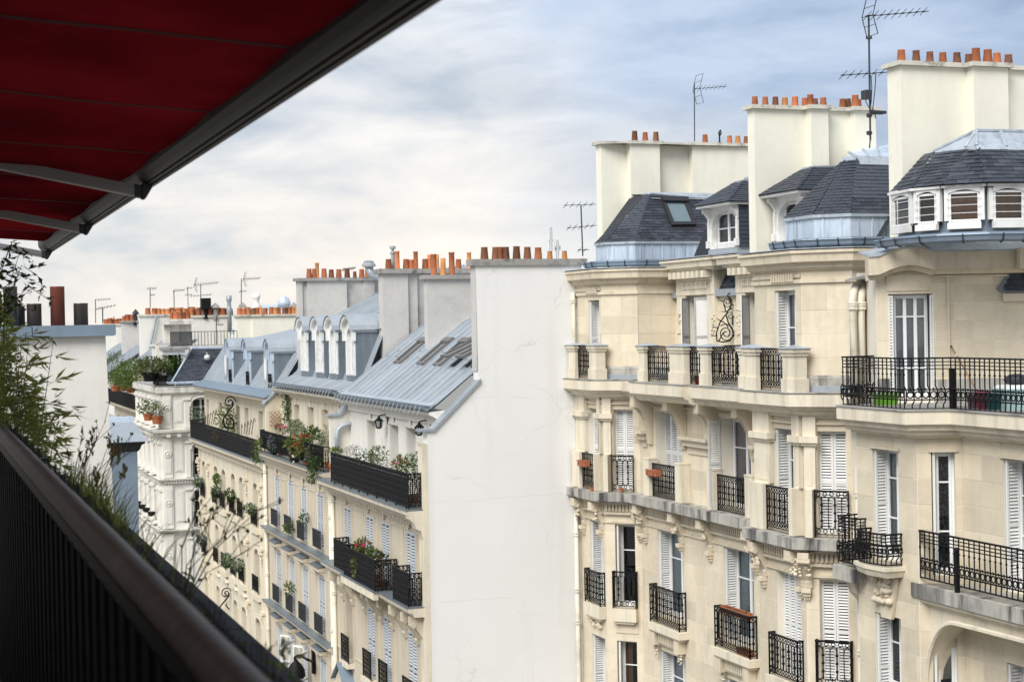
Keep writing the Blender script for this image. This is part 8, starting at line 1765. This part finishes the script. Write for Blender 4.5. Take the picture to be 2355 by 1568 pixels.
def crate(c, sx, sy, h, mt, label, yaw=0.0, lid=None, name='storage_box'):
    t_ = thing(name, c, label, 'storage box'); cu, su = math.cos(yaw), math.sin(yaw); mb = MB()
    P = lambda x, y, z: (c[0]+x*cu-y*su, c[1]+x*su+y*cu, c[2]+z)
    q = lambda s_, z: [P(-sx*s_, -sy*s_, z), P(sx*s_, -sy*s_, z), P(sx*s_, sy*s_, z), P(-sx*s_, sy*s_, z)]
    mb.hexa(q(.88, 0)+q(1, h)); mb.hexa(q(1.06, h)+q(1.06, h+.03)); mb.obj('box', mt, t_)
    if lid: mb = MB(); mb.hexa(q(1.0, h+.03)+q(.8, h+.09)); mb.obj('lid', lid, t_)
crate(xyd(515, 1395, 18.0), .24, .13, .20, 'plastic_green', 'bright green plastic box on the top balcony below the tall window', -.35)
crate(xyd(1620, 1420, 18.9), .36, .26, .36, 'plastic_mint', 'pale mint storage box with a white lid at the end of the top balcony', -.2, 'white_paint')
bg = thing('bag', xyd(1600, 1300, 19.0)[:2]+(18.7,), 'dark crumpled bag lying on the mint storage box', 'bag'); mb = MB(); mb.smooth = True; c_ = xyd(1610, 1300, 19.0); mb.lathe((c_[0], c_[1], 18.70), [(.02, 0), (.2, .02), (.24, .1), (.15, .18), (.05, .2)], 9); mb.obj('bag_body', 'iron_grey', bg)
a, b_ = V(onx(Zh(1300, 1320), 18.5)), V(onx(Zh(1068, 912), 18.5)); b_ = V((b_.x+.35, b_.y, b_.z)); b_ = V(G1.P(G1.A(Zh(1068, 912), .08), .06, G1.Z(Zh(1068, 912), .08)))
o = thing('broom', a, 'wooden broom handle leaning on the stone wall of the top balcony', 'broom'); mb = MB(); mb.tube([a, b_], .014, 8); mb.obj('handle', 'wood', o); u = (b_-a).normalized(); mb = MB(); mb.tube([b_-u*.04, b_+u*.02], .02, 8); mb.obj('cap', 'iron', o); mb = MB(); q = a.lerp(b_, .80); mb.tube([q, q+u*.06], .016, 8); mb.obj('sleeve', 'curtain', o)
# odds and ends behind the dormer balcony
t_ = thing('tarpaulin', (18.6, 33.2, 18.43), 'blue tarpaulin-covered heap behind the dormer balcony guard', 'tarpaulin'); mb = MB(); mb.smooth = True; r = random.Random(3); n = 14
P_ = [[(18.3+.9*i/n-.1, 32.7+.95*j/n, 18.43+max(0, (.62-.5*abs(i/n-.5))*math.sin(math.pi*min(1, max(0, j/n)))**.5*math.sin(math.pi*i/n)**.4+r.uniform(-.03, .03))) for j in range(n+1)] for i in range(n+1)]
for i in range(n):
    for j in range(n): mb.quad(P_[i][j], P_[i+1][j], P_[i+1][j+1], P_[i][j+1])
mb.obj('cloth', 'plastic_blue', t_); mb = MB(); mb.box(18.5, 18.56, 32.72, 32.9, 18.43, 19.1); mb.obj('yellow_strip', 'plastic_yellow', t_)
bucket((17.98, 35.25, 18.435), .05, .065, .18, 'plastic_red', 'small red pot at the foot of a pedestal', 'flower pot', 'flower_pot', False)
for loc, lab in ((C1.P(.55, .16, 15.37), 'small clay pot on a saucer behind the corner guard'), (FA.P(-40.6, .3, 15.37), 'small clay pot by the leftmost bay pedestal')): plant(loc, lab, 'plant', (.06, .06, .06), 24, .04, ('dry_leaf', 'green_leaf'), 'clay', None, 4, pw=.07, ph=.1, stems=3)
